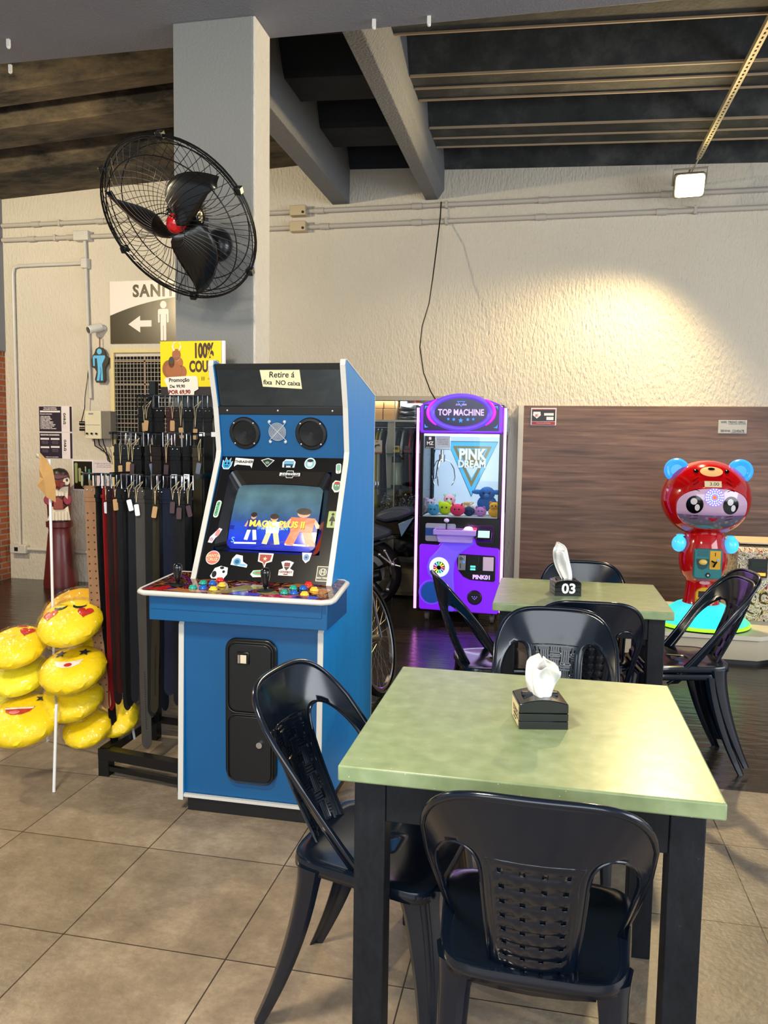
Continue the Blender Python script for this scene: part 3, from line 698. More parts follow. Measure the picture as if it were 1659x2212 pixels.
def em(name, c, s=1.0): return M(name, '050505', .3, emit=c, es=s)
def sdec(poly, mat, name='picture_shape', z=.0015):
    # poly in screen units -1..1, laid on the curved glass
    pts = []
    for i, (a, b) in enumerate(poly):
        a2, b2 = poly[(i+1) % len(poly)]
        for k in range(3): pts.append((a+(a2-a)*k/3, b+(b2-b)*k/3))
    cx_ = sum(p[0] for p in poly)/len(poly); cy_ = sum(p[1] for p in poly)/len(poly); n = len(pts)
    vs = [scr(cx_, cy_)] + [scr(*p) for p in pts]; nrm = BF.to_3x3() @ Vector((0, 0, 1))
    vs = [p + nrm*z for p in vs]
    return MB().add(vs, [(0, 1+i, 1+(i+1) % n) for i in range(n)]).build(name, mat, scrn, smooth=0)
sdec([(-1, -.72), (1, -.72), (1, -.93), (-1, -.93)], em('scr_deep', '0a1fa8', .9), z=.001)
sdec([(-1, -.30), (1, -.30), (1, -.42), (-1, -.42)], em('scr_mid', '16289c', .8), z=.001)
skin, orange, white, navy, yel = em('scr_skin', 'd9a07c'), em('scr_orange', 'f5591c', 1.1), em('scr_white', 'e6ecf5'), em('scr_navy', '1c2f7a'), em('scr_yellow', 'f6d24a', 1.2)
brn = em('scr_hair', '3a2a24', .7); lt = em('scr_cream', 'd8cf9a')
def figure(x, y, s, top, legs, head, wide=1.):
    e = lambda cx, cy, rx, ry: [(cx+rx*math.cos(a*PI/6)*s, cy+ry*math.sin(a*PI/6)*s) for a in range(12)]
    for sd in (-1, 1):
        sdec([(x+sd*.02*s, y), (x+sd*.16*s*wide, y), (x+sd*.24*s*wide, y-.38*s), (x+sd*.10*s*wide, y-.40*s)], legs)
        sdec([(x+sd*.14*s*wide, y+.38*s), (x+sd*.20*s*wide, y+.34*s), (x+sd*.30*s*wide, y+.12*s), (x+sd*.22*s*wide, y+.10*s)], skin, z=.0018)
    sdec([(x-.17*s*wide, y-.02*s), (x+.17*s*wide, y-.02*s), (x+.19*s*wide, y+.38*s), (x-.19*s*wide, y+.38*s)], top, z=.002)
    sdec(e(x, y+.50*s, .10*wide, .12), skin, z=.0022); sdec(e(x, y+.56*s, .12*wide, .10), head, z=.0026)
figure(-.46, -.42, .78, navy, white, brn, .8); figure(.02, -.50, .85, white, lt, brn, 1.); figure(.66, -.42, 1.05, orange, orange, brn, 1.35)
def sframe(u, v, z=.004):
    p = scr(u, v); nrm = BF.to_3x3() @ Vector((0, 0, 1)); p = p + nrm*z
    return fr(p, (1, 0, 0), up)
text('MAGIC PLUS II', yel, sframe(.10, -.26, .0035), .038, scrn, bold=.0012, ext=.0003, sx=.98)
text('INSERT COIN', em('scr_cyan', '7fc8e8'), sframe(.02, -.385, .0032), .020, scrn, ext=.0003, kern=1.1)
text('S', em('scr_cyan', '7fc8e8'), sframe(-.86, -.74), .034, scrn, ext=.0003)
for a in (-.55, .62): sdec([(a-.28, -.79), (a+.24, -.79), (a+.24, -.84), (a-.28, -.84)], white)
# stickers round the screen
def sticker(poly, u, v, rot, c_out, inner=None, txt=None, tc_='black', size=.014, lab='sticker', ly=0.):
    v = v*.92
    f = off(BF, u, v, .0006, rot)
    s_ = decal('sticker', poly, f, M('sticker_'+c_out, c_out, .3), arc, .0006); s_['label'] = lab
    for i, (p2, c2) in enumerate(inner or []):
        decal('sticker_print', p2, off(f, 0, 0, .0007+i*.0004), M('sticker_'+c2, c2, .3), s_, .0003)
    if txt:
        for (tt, dy, sz, col_) in txt: text(tt, M('sticker_'+col_, col_, .3), off(f, 0, dy, .0024), sz, s_, ext=.0002, bold=.0004)
    return s_
B = lambda *a: [(x*1., y_*1.) for x, y_ in a]
flame = B((-.018, -.012), (-.010, -.024), (.010, -.024), (.018, -.010), (.020, .010), (.012, .004), (.012, .024), (.002, .010), (-.008, .026), (-.010, .008), (-.019, .014))
sh_ = lambda poly, k: [(x*k, y_*k) for x, y_ in poly]
sticker(sh_(flame, 1.15), -1.325, .545, 0, 'e8eef2', [(flame, '3c9fd0'), (disc(.004, .006, 10, -.007, 0), '0c2238'), (disc(.004, .006, 10, .007, 0), '0c2238'), (rect(.018, .004, 0, 4, 0, -.013), '0c2238')], lab='blue flaming head sticker')
sticker(B((-.042, -.020), (-.030, -.010), (.030, -.014), (.038, -.026), (.040, .016), (-.042, .022)), -1.250, .551, 0, 'f0eee6', None, [('THRASHER', .002, .0165, '1a1414')], lab='sticker lettered THRASHER')
sticker(B((-.030, .012), (0, .022), (.030, .012), (.002, -.020)), -1.147, .552, 0, 'd9ddd5', [(sh_(B((-.030, .012), (0, .022), (.030, .012), (.002, -.020)), .82), '20382c'), (disc(.009, .006), '7c8f80')], lab='dark green diamond sticker')
sticker(B((-.026, -.018), (.026, -.018), (.028, .008), (.016, .020), (-.016, .020), (-.028, .006)), -1.052, .550, 0, 'e6ecee', [(rect(.044, .026, .006), '6aa6c4'), (rect(.038, .006, 0, 4, 0, -.006), '243c52'), (disc(.005, None, 10, -.014, -.014), '14222e'), (disc(.005, None, 10, .014, -.014), '14222e')], lab='pale blue van sticker')
sticker(disc(.024, .026), -.961, .553, 0, 'e6ecee', [(disc(.020, .022), '7fb8bc'), (disc(.011, .013, 14, 0, -.002), 'cfe3dd'), (disc(.013, .007, 14, 0, .012), '1c2a33')], lab='teal portrait sticker')
cross = B((-.044, -.007), (-.016, -.007), (-.014, -.016), (.014, -.016), (.016, -.007), (.044, -.007), (.044, .008), (.016, .008), (.014, .018), (-.014, .018), (-.016, .008), (-.044, .008))
sticker(cross, -1.040, .495, 0, 'dfe2e0', [(sh_(cross, .88), '1c2226')], [('INDEPENDENT', .0005, .0115, 'eceeee')], lab='cross sticker lettered INDEPENDENT')
sticker(rect(.022, .046, .008), -.836, .530, .1, 'e6ecee', [(rect(.016, .030, .006, 4, 0, .004), '7fb59c'), (rect(.004, .012, 0, 4, 0, -.016), 'c7a46a')], lab='green ice lolly sticker')
sticker(B((-.020, -.010), (-.006, -.028), (.010, -.026), (.020, -.004), (.016, .022), (-.010, .026), (-.020, .012)), -.832, .443, 0, 'e6e0d6', [(disc(.015, .020), '5f8f78'), (disc(.012, .006, 12, 0, .014), 'b3423c'), (disc(.003, None, 8, -.005, .002), 'e9e6c8'), (disc(.003, None, 8, .006, .002), 'e9e6c8')], lab='green monster face sticker')
wf = rect(.038, .072, .004)
sticker(wf, -.830, .283, 0, '9fb06c', [(disc(.006, None, 12, 0, .022), '1c2417'), (B((-.004, .014), (.004, .014), (.013, -.008), (-.013, -.008)), '1c2417'), (rect(.007, .018, 0, 4, 0, -.018), '1c2417')], lab='green sticker with a dark woman pictogram')
sticker(rect(.022, .078, .011), -1.325, .315, -.06, 'dfe6d8', [(rect(.016, .066, .008), '7fc39a')], lab='tall green pill shaped sticker')
text('CREATURE', M('sticker_deep_green', '1f5a3a', .3), off(BF, -1.325, .290, .003, PI/2-.06), .013, arc, ext=.0002)
sticker(B((-.012, -.036), (.006, -.034), (.010, -.010), (.018, .004), (.022, .034), (.008, .036), (-.004, .008), (-.014, -.012)), -1.315, .188, -.25, 'efe4e4', [(rect(.016, .030, .006, 4, .010, .014), 'd98a8c'), (disc(.009, None, 12, -.003, -.020), 'b9a0b4')], lab='pink and white figure sticker')
sticker(disc(.030), -1.300, .083, 0, 'ecdcd6', [(disc(.027), 'd4766c')], [('SANTA', .007, .0165, 'f0d9a0'), ('CRUZ', -.009, .0165, 'f0d9a0')], lab='round pink sticker lettered SANTA CRUZ')
sticker(B((-.034, -.018), (.036, -.020), (.036, -.008), (.014, .002), (.006, .026), (-.022, .028), (-.034, .008)), -1.184, .070, -.1, 'e6ecee', [(disc(.016, None, 16, -.010, -.002), '5d9fc4'), (disc(.009, None, 14, -.010, -.002), '2e5f86'), (rect(.030, .009, .003, 3, .016, -.012), '7db7d6')], lab='blue snail sticker')
sticker(B((-.030, .024), (.032, .024), (.030, -.010), (.008, -.018), (.004, -.040), (-.008, -.018), (-.028, -.012)), -1.080, .088, 0, 'e8ddd4', [(B((-.024, .018), (.026, .018), (.022, -.006), (.004, -.014), (0, -.030), (-.006, -.014), (-.022, -.008)), 'a5463a'), (star(.010), 'e8c9a8')], lab='red fox mask sticker')
sticker(B((-.020, .020), (.020, .020), (.014, -.012), (0, -.024), (-.014, -.010)), -.912, .103, 0, 'dfe4ea', [(disc(.012, .014), '6c8fc0'), (disc(.005), '243a66')], lab='small blue crest sticker')
sticker(B((-.030, -.026), (.030, -.026), (.030, -.004), (.014, .004), (.026, .030), (.008, .036), (-.008, .036), (-.026, .030), (-.014, .004), (-.030, -.004)), -.985, .045, 0, 'e8ddd6', [(rect(.024, .016, .003, 3, 0, .020), '7a2f3a'), (B((-.012, .010), (.012, .010), (0, -.006)), '3c1a22')], [('COWBOY', -.012, .0115, '7a2f3a'), ('CEARÁ', -.021, .006, '7a2f3a')], lab='cowboy hat sticker lettered COWBOY')
sticker(B((-.034, -.016), (-.020, .018), (.004, .028), (.034, .022), (.036, -.006), (.024, -.026), (-.026, -.026)), -1.262, .016, 0, 'e9e9e6', [(disc(.009, .006, 12, .010, .020), '17181a'), (disc(.010, .014, 12, -.018, -.008), '17181a'), (disc(.006, None, 10, .020, .004), '17181a')], lab='black and white panda sticker')
sticker(B((-.036, -.006), (-.026, .010), (.026, .014), (.038, .002), (.030, -.016), (-.024, -.018)), -1.094, .023, .03, 'e6e6dc', [(disc(.028, .010), '6fae7a'), (rect(.030, .004, 0, 4, 0, 0), 'c74a42')], lab='green oval sticker')
sticker(rect(.050, .062), -.836, .033, 0, 'c9cbb0', [(rect(.044, .056), '151a18'), (disc(.015, None, 16, 0, .007), 'c9cbb0'), (disc(.012, None, 16, 0, .007), '151a18'), (rect(.020, .003, 0, 4, 0, .007), 'c9cbb0'), (rect(.003, .020, 0, 4, -.006, .007), 'c9cbb0'), (rect(.003, .020, 0, 4, .006, .007), 'c9cbb0')], [('HIGH TIMES', -.018, .009, 'c9cbb0')], lab='square black emblem sticker')
# speaker panel
s0, s1 = Vector((0, 3.128, 1.387)), Vector((0, 3.098, 1.560))
SF = fr((0, s0.y, s0.z), (1, 0, 0), (s1-s0))
MB().box(xa, xb, -.003, (s1-s0).length, -.016, 0, SF).build('speaker_panel', mblue, arc)
for i, cxs in enumerate((-1.245, -.955)):
    f = off(SF, cxs, .098, 0)
    sp_ = MB().lathe([(1e-4, .004), (.050, .004), (.054, .011), (.064, .010), (.068, .004), (.068, 0), (1e-4, 0)], 36, f).build('speaker', mkick, arc, smooth=40)
    g = MB()
    for k in range(1, 9):
        r_ = .005*k+.006; g.tube([(r_*math.cos(2*PI*a/28), r_*math.sin(2*PI*a/28), .0055) for a in range(28)], .0011, 5, f, closed=True)
    g.build('speaker_grille', mkick, sp_, smooth=60)
    for a in (45, 135, 225, 315):
        MB().lathe([(1e-4, .004), (.0035, .003), (.0045, 0)], 10, off(f, .060*math.cos(R(a)), .060*math.sin(R(a)), .010)).build('screw', mchrome, sp_)
f = off(SF, -1.100, .105, 0)
fg = MB()
for k in range(1, 8): fg.tube([(.0052*k*math.cos(2*PI*a/30), .0052*k*math.sin(2*PI*a/30), .006) for a in range(30)], .0014, 6, f, closed=True)
for a in (45, 135): fg.cyl((.055*math.cos(R(a)), .055*math.sin(R(a)), .005), (-.055*math.cos(R(a)), -.055*math.sin(R(a)), .005), .0016, n=6, M4=f)
for sx_ in (-1, 1):
    for sy_ in (-1, 1): fg.lathe([(1e-4, .008), (.006, .007), (.006, 0)], 10, off(f, sx_*.033, sy_*.042, 0))
fg.build('fan_guard', M('bright_steel', 'c8ccd0', .3, .25), arc, smooth=50)
MB().box(xa, xb, (s1-s0).length, (s1-s0).length+.034, -.016, .004, SF).build('retainer_strip', mkick, arc, bevel=.002)
for x_ in (-1.315, -1.093, -.86): MB().lathe([(1e-4, .004), (.004, .003), (.005, 0)], 10, off(SF, x_, (s1-s0).length+.017, .004)).build('screw', mchrome, arc)
m0, m1 = Vector((0, 3.098, 1.595)), Vector((0, 3.052, 1.757))
MF = fr((0, m0.y, m0.z), (1, 0, 0), (m1-m0)); ml_ = (m1-m0).length
mglass = M('dark_mirror_glass', '5a6670', .04, .95, var=.1)
MB().box(xa, xb, 0, ml_-.016, -.006, 0, MF).build('marquee_glass', mglass, arc)
MB().box(xa, xb, ml_-.018, ml_+.006, -.012, .002, MF).build('retainer_strip', mkick, arc)
nt = decal('paper_note', [(-1.152, .082), (-.985, .072), (-.990, .158), (-1.160, .160)], off(MF, 0, 0, .001), M('cream_paper', 'e9dfb4', .7, var=.05), arc, .0006)
text('Retire á', mink, off(MF, -1.068, .130, .002), .034, nt, ext=.0002, shear=.15, bold=.0004); text('fixa  NO caixa', mink, off(MF, -1.070, .097, .002, -.04), .027, nt, ext=.0002, shear=.1, bold=.0004)
# ------------------------------------------------------------------ claw machine
KX0, KX1, KY, KB = -1.005, -.343, 6.24, 6.94
mpur = M('glowing_purple_acrylic', '5a1aa0', .3, emit='7d18f0', es=.62, var=.3, vs=3)
mpur2 = M('lilac_plastic', '7a5ad8', .35, emit='5a3af0', es=.42)
mlil = M('pale_lilac_plastic', 'a98fd8', .4, emit='7a58e0', es=.18)
mkb = M('claw_black', '07080b', .25)
mled = M('pink_led_tube', 'f4c0ff', .4, emit='f07cff', es=1.9)
mledp = M('magenta_glow', 'a020e0', .4, emit='c81cff', es=1.3)
clw = thing('claw_machine', 'tall purple glowing claw machine with plush toys behind glass', 'claw machine', (-.674, 6.6, 0))
mb = MB()
mb.box(KX0, KX1, KY+.005, KB, .085, .862); mb.box(KX0, KX1, KY+.01, KB, 1.53, 1.76)
for x in (KX0, KX1-.03):
    for yy in (KY+.005, KB-.03): mb.box(x, x+.03, yy, yy+.03, .86, 1.54)
mb.build('cabinet', mkb, clw, bevel=.004)
mwi = M('white_lit_wall', 'cfe0f2', .5, emit='bcd6f5', es=.10, var=.03)
MB().box(KX0+.01, KX1-.01, KB-.03, KB-.015, .86, 1.54).build('back_wall', mwi, clw)
MB().box(KX0+.03, KX1-.03, KY+.03, KB-.03, .862, .868).build('toy_bed', M('toy_bed_white', 'c9d2df', .6), clw)
MB().box(KX0+.03, KX1-.03, KY+.02, KB-.03, 1.515, 1.53).build('light_bar', M('white_lamp', 'ffffff', .4, emit='eef6ff', es=1.2), clw)
lp = lamp('claw_interior_light', 'AREA', (-.674, 6.5, 1.50), (-.674, 6.5, .8), 1.3, (.85, .93, 1), shape='RECTANGLE', size=.5, size_y=.3)
def glass_mat(name, tint, k=.7, rough=.02):
    m = bpy.data.materials.new(name); m.use_nodes = True; MATS[name] = m; N = m.node_tree.nodes; L = m.node_tree.links
    t_, g = N.new('ShaderNodeBsdfTransparent'), N.new('ShaderNodeBsdfGlossy'); t_.inputs[0].default_value = lin(tint); g.inputs['Roughness'].default_value = rough
    f = N.new('ShaderNodeFresnel'); f.inputs[0].default_value = 1.45; ml = N.new('ShaderNodeMath'); ml.operation = 'MULTIPLY'; ml.inputs[1].default_value = k; L.new(f.outputs[0], ml.inputs[0])
    x = N.new('ShaderNodeMixShader'); L.new(ml.outputs[0], x.inputs[0]); L.new(t_.outputs[0], x.inputs[1]); L.new(g.outputs[0], x.inputs[2]); L.new(x.outputs[0], N['Material Output'].inputs[0])
    return m
mgl = glass_mat('clear_glass', 'f4f8fa')
MB().box(KX0+.03, KX1-.03, KY+.012, KY+.016, .868, 1.515).build('glass', mgl, clw)
MB().box(KX1-.008, KX1-.004, KY+.04, KB-.03, .868, 1.52).build('glass', mgl, clw)
MB().box(KX0+.004, KX0+.008, KY+.04, KB-.03, .868, 1.52).build('glass', mgl, clw)
mbs = M('light_blue_print', '4aa6dc', .4, emit='4aa6dc', es=.35); mgo = M('gold_print', '84784a', .4, emit='84784a', es=.12); mgr = M('dark_print', '4c5560', .4)
# side printing
MB().box(KX1-.001, KX1+.002, KY+.06, KB-.05, 1.56, 1.74).build('side_panel', M('side_print', '4f86a8', .4), clw)
MB().box(KX1+.002, KX1+.003, KY+.16, KB-.25, 1.62, 1.72).build('side_label', M('side_label', 'b9cfd8', .4), clw)
# triangle logo on the back wall
bf = fr((-.677, KB-.031, 1.463), (1, 0, 0), (0, 0, 1))
def tri(w_, top, bot): return [(-w_/2, top), (0, bot), (w_/2, top)]
for i, (w_, a, b, m_) in enumerate(((.448, .012, -.478, mgr), (.438, .006, -.465, mbs), (.345, -.03, -.390, mgo), (.27, -.05, -.335, mbs), (.235, -.06, -.31, mgo), (.115, -.21, -.31, mwi))):
    decal('logo_triangle', tri(w_, a, b), off(bf, .03, 0, .001*i+.0005), m_, clw, .0006)
text('PINK', mwht, off(bf, .03, -.106, .009), .128, clw, bold=.006, sx=.82); text('DREAM', mwht, off(bf, .03, -.190, .009), .088, clw, bold=.004, sx=.84)
# notices on the glass
gf = fr((0, KY+.0115, 0), (1, 0, 0), (0, 0, 1))
nt = decal('notice', rect(.082, .098), off(gf, -.925, 1.462, .0), M('black_sticker', '15171a', .4), clw)
text('MZ', mwht, off(gf, -.925, 1.452, .001), .038, nt, bold=.001, ext=.0002); decal('notice_print', rect(.02, .022, .003), off(gf, -.925, 1.492, .001), mwht, nt, .0003); text('JOGO LEGAL', mwht, off(gf, -.925, 1.42, .001), .011, nt, ext=.0002)
nt = decal('notice', rect(.115, .092), off(gf, -.822, 1.466, .0), M('grey_sticker', 'b9c2cc', .4), clw)
text('REGULAMENTO\nproibido balançar\na máquina. Jogue\ncom moderação', mink, off(gf, -.822, 1.466, .001), .013, nt, ext=.0002)
# header
hf = fr((-.674, KY-.03, 1.535), (1, 0, 0), (0, 0, 1))
hp = [(-.325, 0), (.328, 0), (.328, .215)] + [(.328*math.cos(a*PI/14), .215+.095*math.sin(a*PI/14)**.8) for a in range(1, 14)] + [(-.325, .215)]
hp = rect(.655, .04, .02, 4, 0, .02)[:0] + [(-.315, 0), (.318, 0), (.328, .012), (.328, .205), (.30, .228), (.21, .262), (.1, .285), (0, .293), (-.1, .287), (-.21, .266), (-.30, .234), (-.325, .212), (-.325, .012)]
hd = MB().prism(hp, 0, .055, hf @ Matrix.Translation((0, 0, -.03))).build('header', mpur, clw, bevel=.008)
MB().prism(rect(.595, .205, .01, 3, 0, .122), .026, .030, hf).build('header_print', M('deep_navy_print', '140a3c', .3, emit='140a5c', es=.3), hd, bevel=.001)
rg = MB(); K = 40
rg.sheet(lambda u, v: tuple((hf @ Vector((.0 + (.205+.052*v)*math.cos(2*PI*u), .163+(.108+.040*v)*math.sin(2*PI*u), .032+.016*math.sin(PI*v))))), [i/K for i in range(K)], [0, .2, .4, .6, .8, 1], closed=True)
rg.build('header_ring', mpur2, hd, smooth=60)
for sg in (-1, 1):
    MB().tube([hf @ Vector((sg*(.262)*math.cos(a), .163+.150*math.sin(a), .034)) for a in [R(-42+84*i/12) for i in range(13)]], [.004+.009*math.sin(PI*i/12) for i in range(13)], 8).build('glow_arc', mledp, hd, smooth=60)
MB().prism(disc(.206, .110, 40, 0, .163), .030, .036, hf).build('oval_sign', M('navy_sign', '0c0a30', .25, emit='100c50', es=.4), hd)
mtxt = M('lilac_letters', 'c8a8ff', .4, emit='c09cff', es=.9); mstr = M('blue_glow', '2a6cff', .4, emit='2a7cff', es=1.0)
text('TOP MACHINE', mtxt, off(hf, 0, .160, .037), .068, hd, bold=.0016, sx=.80)
text('EXPLORER', mtxt, off(hf, 0, .222, .037), .018, hd, shear=.2)
for tr in (tri(.064, .250, .205), ): decal('emblem', tr, off(hf, 0, 0, .036), mstr, hd)
decal('emblem', tri(.048, .245, .212), off(hf, 0, 0, .0368), M('navy_sign'), hd)
for x_, r_ in ((-.098, .013), (-.055, .0155), (0, .021), (.055, .0155), (.098, .013)): decal('star', star(r_), off(hf, x_, .100 if abs(x_) < .01 else .104+abs(x_)*.06, .037), mstr, hd)
for sg in (-1, 1):
    for v_, r_ in ((.20, .9), (.055, -.9)): decal('arrow_mark', [(-.004, .02), (.018, .0), (-.004, -.02), (.002, 0)], off(hf, sg*.275, v_, .031, r_ if sg > 0 else PI-r_), mstr, hd)
# LED tubes
for x_ in (-1.022, -.330): MB().cyl((x_, KY-.01, .11), (x_, KY-.01, 1.735), .0115, n=12).build('led_tube', mled, clw)
lamp('claw_led_glow', 'AREA', (-.674, 6.17, 1.0), (-.674, 3, .2), 2.5, (.62, .25, 1.0), shape='RECTANGLE', size=.66, size_y=1.6)
# lower body
lf = fr((0, KY-.005, 0), (1, 0, 0), (0, 0, 1))
body = [(-.985, .118), (-.975, .108), (-.36, .098), (-.347, .11), (-.347, .615), (-.36, .628), (-.50, .636), (-.53, .65), (-.545, .70), (-.80, .70), (-.815, .665), (-.835, .636), (-.978, .640), (-.990, .628)]
MB().prism(body, 0, .02, lf).build('front_shell', mpur, clw, bevel=.006)
neck = [(-.55, .70), (-.795, .70), (-.80, .66), (-.84, .60), (-.905, .53), (-.925, .46), (-.915, .40), (-.86, .34), (-.80, .27), (-.775, .18), (-.77, .104), (-.70, .103), (-.695, .2), (-.70, .30), (-.708, .40), (-.70, .50), (-.665, .57), (-.60, .62), (-.55, .65)]
MB().prism(neck, .02, .045, lf).build('moulded_neck', mpur2, clw, bevel=.01)
spk = MB().lathe([(1e-4, .012), (.050, .012), (.060, .020), (.076, .014), (.080, 0), (1e-4, 0)], 32, off(lf, -.822, .462, .045)).build('light_ring', M('ring_glow', 'ffffff', .3, emit='b0f0d8', es=.7), clw)
MB().lathe([(1e-4, .022), (.044, .020), (.048, .012)], 28, off(lf, -.822, .462, .045)).build('ring_centre', mkb, spk)
cols_ = ['ff5060', 'ffb040', 'f0ff50', '60ff80', '50d0ff', 'b070ff']
for k in range(12):
    a = 2*PI*k/12; f = off(lf, -.822+.032*math.cos(a), .462+.032*math.sin(a), .068, a)
    decal('led_petal', [(-.014, -.003), (.012, -.006), (.012, .006), (-.014, .003)], f, M('petal_'+cols_[k % 6], cols_[k % 6], .4, emit=cols_[k % 6], es=1.5), spk)
# coin panel
cpn = MB().prism([(-.682, .574), (-.388, .568), (-.376, .555), (-.376, .372), (-.388, .360), (-.575, .368), (-.63, .392), (-.670, .44), (-.682, .50)], .02, .034, lf).build('coin_panel', mkb, clw, bevel=.003)
MB().box(-.672, -.612, .445, .565, .034, .042, lf).build('coin_mech', M('steel', 'b5b5ba', .3, .9), cpn, bevel=.002)
MB().cyl(lf @ Vector((-.645, .54, .042)), lf @ Vector((-.645, .54, .048)), .015, n=14).build('coin_entry', mchrome, cpn)
MB().cyl(lf @ Vector((-.625, .512, .042)), lf @ Vector((-.625, .512, .047)), .008, n=12).build('blue_led', mstr, cpn)
MB().box(-.656, -.65, .46, .50, .042, .043, lf).build('coin_return', mkb, cpn)
MB().box(-.598, -.505, .442, .562, .034, .046, lf).build('bill_acceptor', M('dark_plastic', '101214', .3), cpn, bevel=.003)
for zz in (.472, .450): MB().box(-.572, -.532, zz, zz+.014, .046, .050, lf).build('green_light', M('aqua_lamp', '50ffe0', .3, emit='50ffe0', es=1.6), cpn, bevel=.003)
MB().box(-.474, -.390, .448, .558, .034, .040, lf).build('blank_plate', M('pale_pink_plate', 'd2bcd0', .4, emit='c0a0d8', es=.15), cpn, bevel=.002)
text('PINK01', mtxt, off(lf, -.482, .393, .035), .046, cpn, bold=.002, sx=.98); 
for (u, v, r_, nm) in ((-.885, .250, .085, 'prize_door'),):
    MB().prism(disc(r_, r_*1.02, 36, u, v), .021, .026, lf).build(nm, M('blue_flap', '1f56b0', .3, emit='1f56b0', es=.15), clw)
    MB().tube([lf @ Vector((u+(r_+.012)*math.cos(2*PI*i/36), v+(r_+.012)*math.sin(2*PI*i/36), .021)) for i in range(36)], .007, 6, closed=True).build('door_rim', mpur2, clw)
MB().lathe([(1e-4, .010), (.050, .010), (.058, .004), (.060, 0), (1e-4, 0)], 32, off(lf, -.535, .224, .02)).build('speaker', M('dark_speaker', '241a30', .4), clw)
for dx, dz in ((-.018, .008), (0, .008), (.018, .008), (-.01, -.004), (.01, -.004), (0, -.012)): MB().cyl(lf @ Vector((-.535+dx, .224+dz, .030)), lf @ Vector((-.535+dx, .224+dz, .0315)), .004, n=8).build('speaker_hole', M('violet_dot', '8a80f0', .4, emit='8a80f0', es=.6), clw)
# window strip behind the control shelf
for (u0, u1, m_) in ((-.945, -.70, M('silver_print', '9aa0b4', .4)), (-.60, -.398, M('reflection_print', '3a1a50', .2))):
    MB().prism(rect(u1-u0, .146, .015, 4, (u0+u1)/2, .738), .0, .008, lf).build('lower_window', m_, clw, bevel=.001)
MB().prism(rect(.21, .062, .0, 4, -.84, .742), .008, .010, lf).build('blue_band', M('blue_band', '1f4fa8', .4), clw)
sh = MB(); sh.box(-.862, -.525, .735, .778, .01, .16, lf); sh.prism([(-.84, .735), (-.545, .735), (-.552, .69), (-.56, .672), (-.825, .672), (-.83, .69)], .01, .12, lf)
sh = sh.build('control_shelf', mlil, clw, bevel=.006)
MB().box(-.845, -.635, .778, .781, .03, .145, lf).build('shelf_top', mkb, sh)
st = MB().cyl(lf @ Vector((-.765, .78, .09)), lf @ Vector((-.765, .835, .09)), .006, n=10).build('joystick', mkb, sh)
MB().ball(tuple(lf @ Vector((-.765, .845, .09))), (.021, .021, .017)).build('joystick_knob', M('pale_knob', 'd8d4f0', .3), sh)
MB().lathe([(1e-4, .024), (.024, .020), (.036, .008), (.038, 0)], 22, Matrix.Translation(lf @ Vector((-.59, .778, .08)))).build('lit_button', M('white_pink_button', 'ffd0e8', .3, emit='ffb0dc', es=1.8), sh)
MB().box(-.558, -.53, .778, .79, .05, .09, lf).build('red_light', M('red_lamp', 'ff2020', .3, emit='ff1818', es=1.6), sh)
dp = thing('display_unit', 'small black counter display standing on the claw machine shelf', 'display', (-.465, KY-.08, .74))
WORLD[dp] = dp.matrix_world.copy()
dm = fr((-.465, KY-.09, .70), (1, 0, 0), (0, 0, 1))
MB().prism([(-.06, 0), (.05, 0), (.06, .09), (-.045, .135)][:0] + [(-.062, .012), (.055, .012), (.06, .055), (-.06, .055)], -.05, .06, dm).build('housing', mkb, dp, bevel=.006)
sf = fr((-.465, KY-.150, .752), (1, 0, 0), (0, .45, .9))
MB().prism(rect(.118, .085, .008), -.06, -.0, sf).build('tilted_head', mkb, dp, bevel=.004)
MB().prism(rect(.090, .058), .0, .002, sf).build('screen', M('grey_lcd', 'a8c8d4', .25, emit='a8d0e4', es=.5), dp)
# casters
for x_ in (-.935, -.40):
    for yy in (KY+.09, KB-.1):
        cs = MB().box(x_-.02, x_+.02, yy-.02, yy+.02, .074, .088).box(x_-.018, x_-.014, yy-.02, yy+.02, .03, .08).box(x_+.014, x_+.018, yy-.02, yy+.02, .03, .08).build('caster', M('galv', '8c8a86', .4, .7), clw)
        MB().cyl((x_-.012, yy, .036), (x_+.012, yy, .036), .036, n=20).build('wheel', M('grey_rubber', '6a625c', .5), cs)
# the claw
cw = thing('claw', 'steel grabbing claw hanging inside the claw machine', 'claw', (-.875, 6.55, 1.2)); WORLD[cw] = cw.matrix_world.copy()
MB().box(-.93, -.80, 6.50, 6.60, 1.40, 1.50).build('carriage', M('light_grey_metal', 'b8bec8', .4, .3), cw, bevel=.004)
MB().cyl((-.865, 6.55, 1.41), (-.865, 6.55, 1.32), .014).cyl((-.865, 6.55, 1.36), (-.865, 6.55, 1.30), .026).build('hub', mchrome, cw)
MB().tube([(-.92, 6.55, 1.42), (-.95, 6.56, 1.3), (-.94, 6.57, 1.15), (-.915, 6.55, 1.16), (-.90, 6.54, 1.28), (-.88, 6.55, 1.34)], .004, 6).build('coiled_wire', mkb, cw, smooth=60)
for a in (20, 140, 260):
    c, s_ = math.cos(R(a)), math.sin(R(a))
    MB().tube([(-.865+c*r_, 6.55+s_*r_, z) for r_, z in ((.02, 1.32), (.07, 1.30), (.105, 1.24), (.115, 1.17), (.10, 1.12), (.085, 1.10))], .0045, 6).build('prong', mchrome, cw, smooth=60)
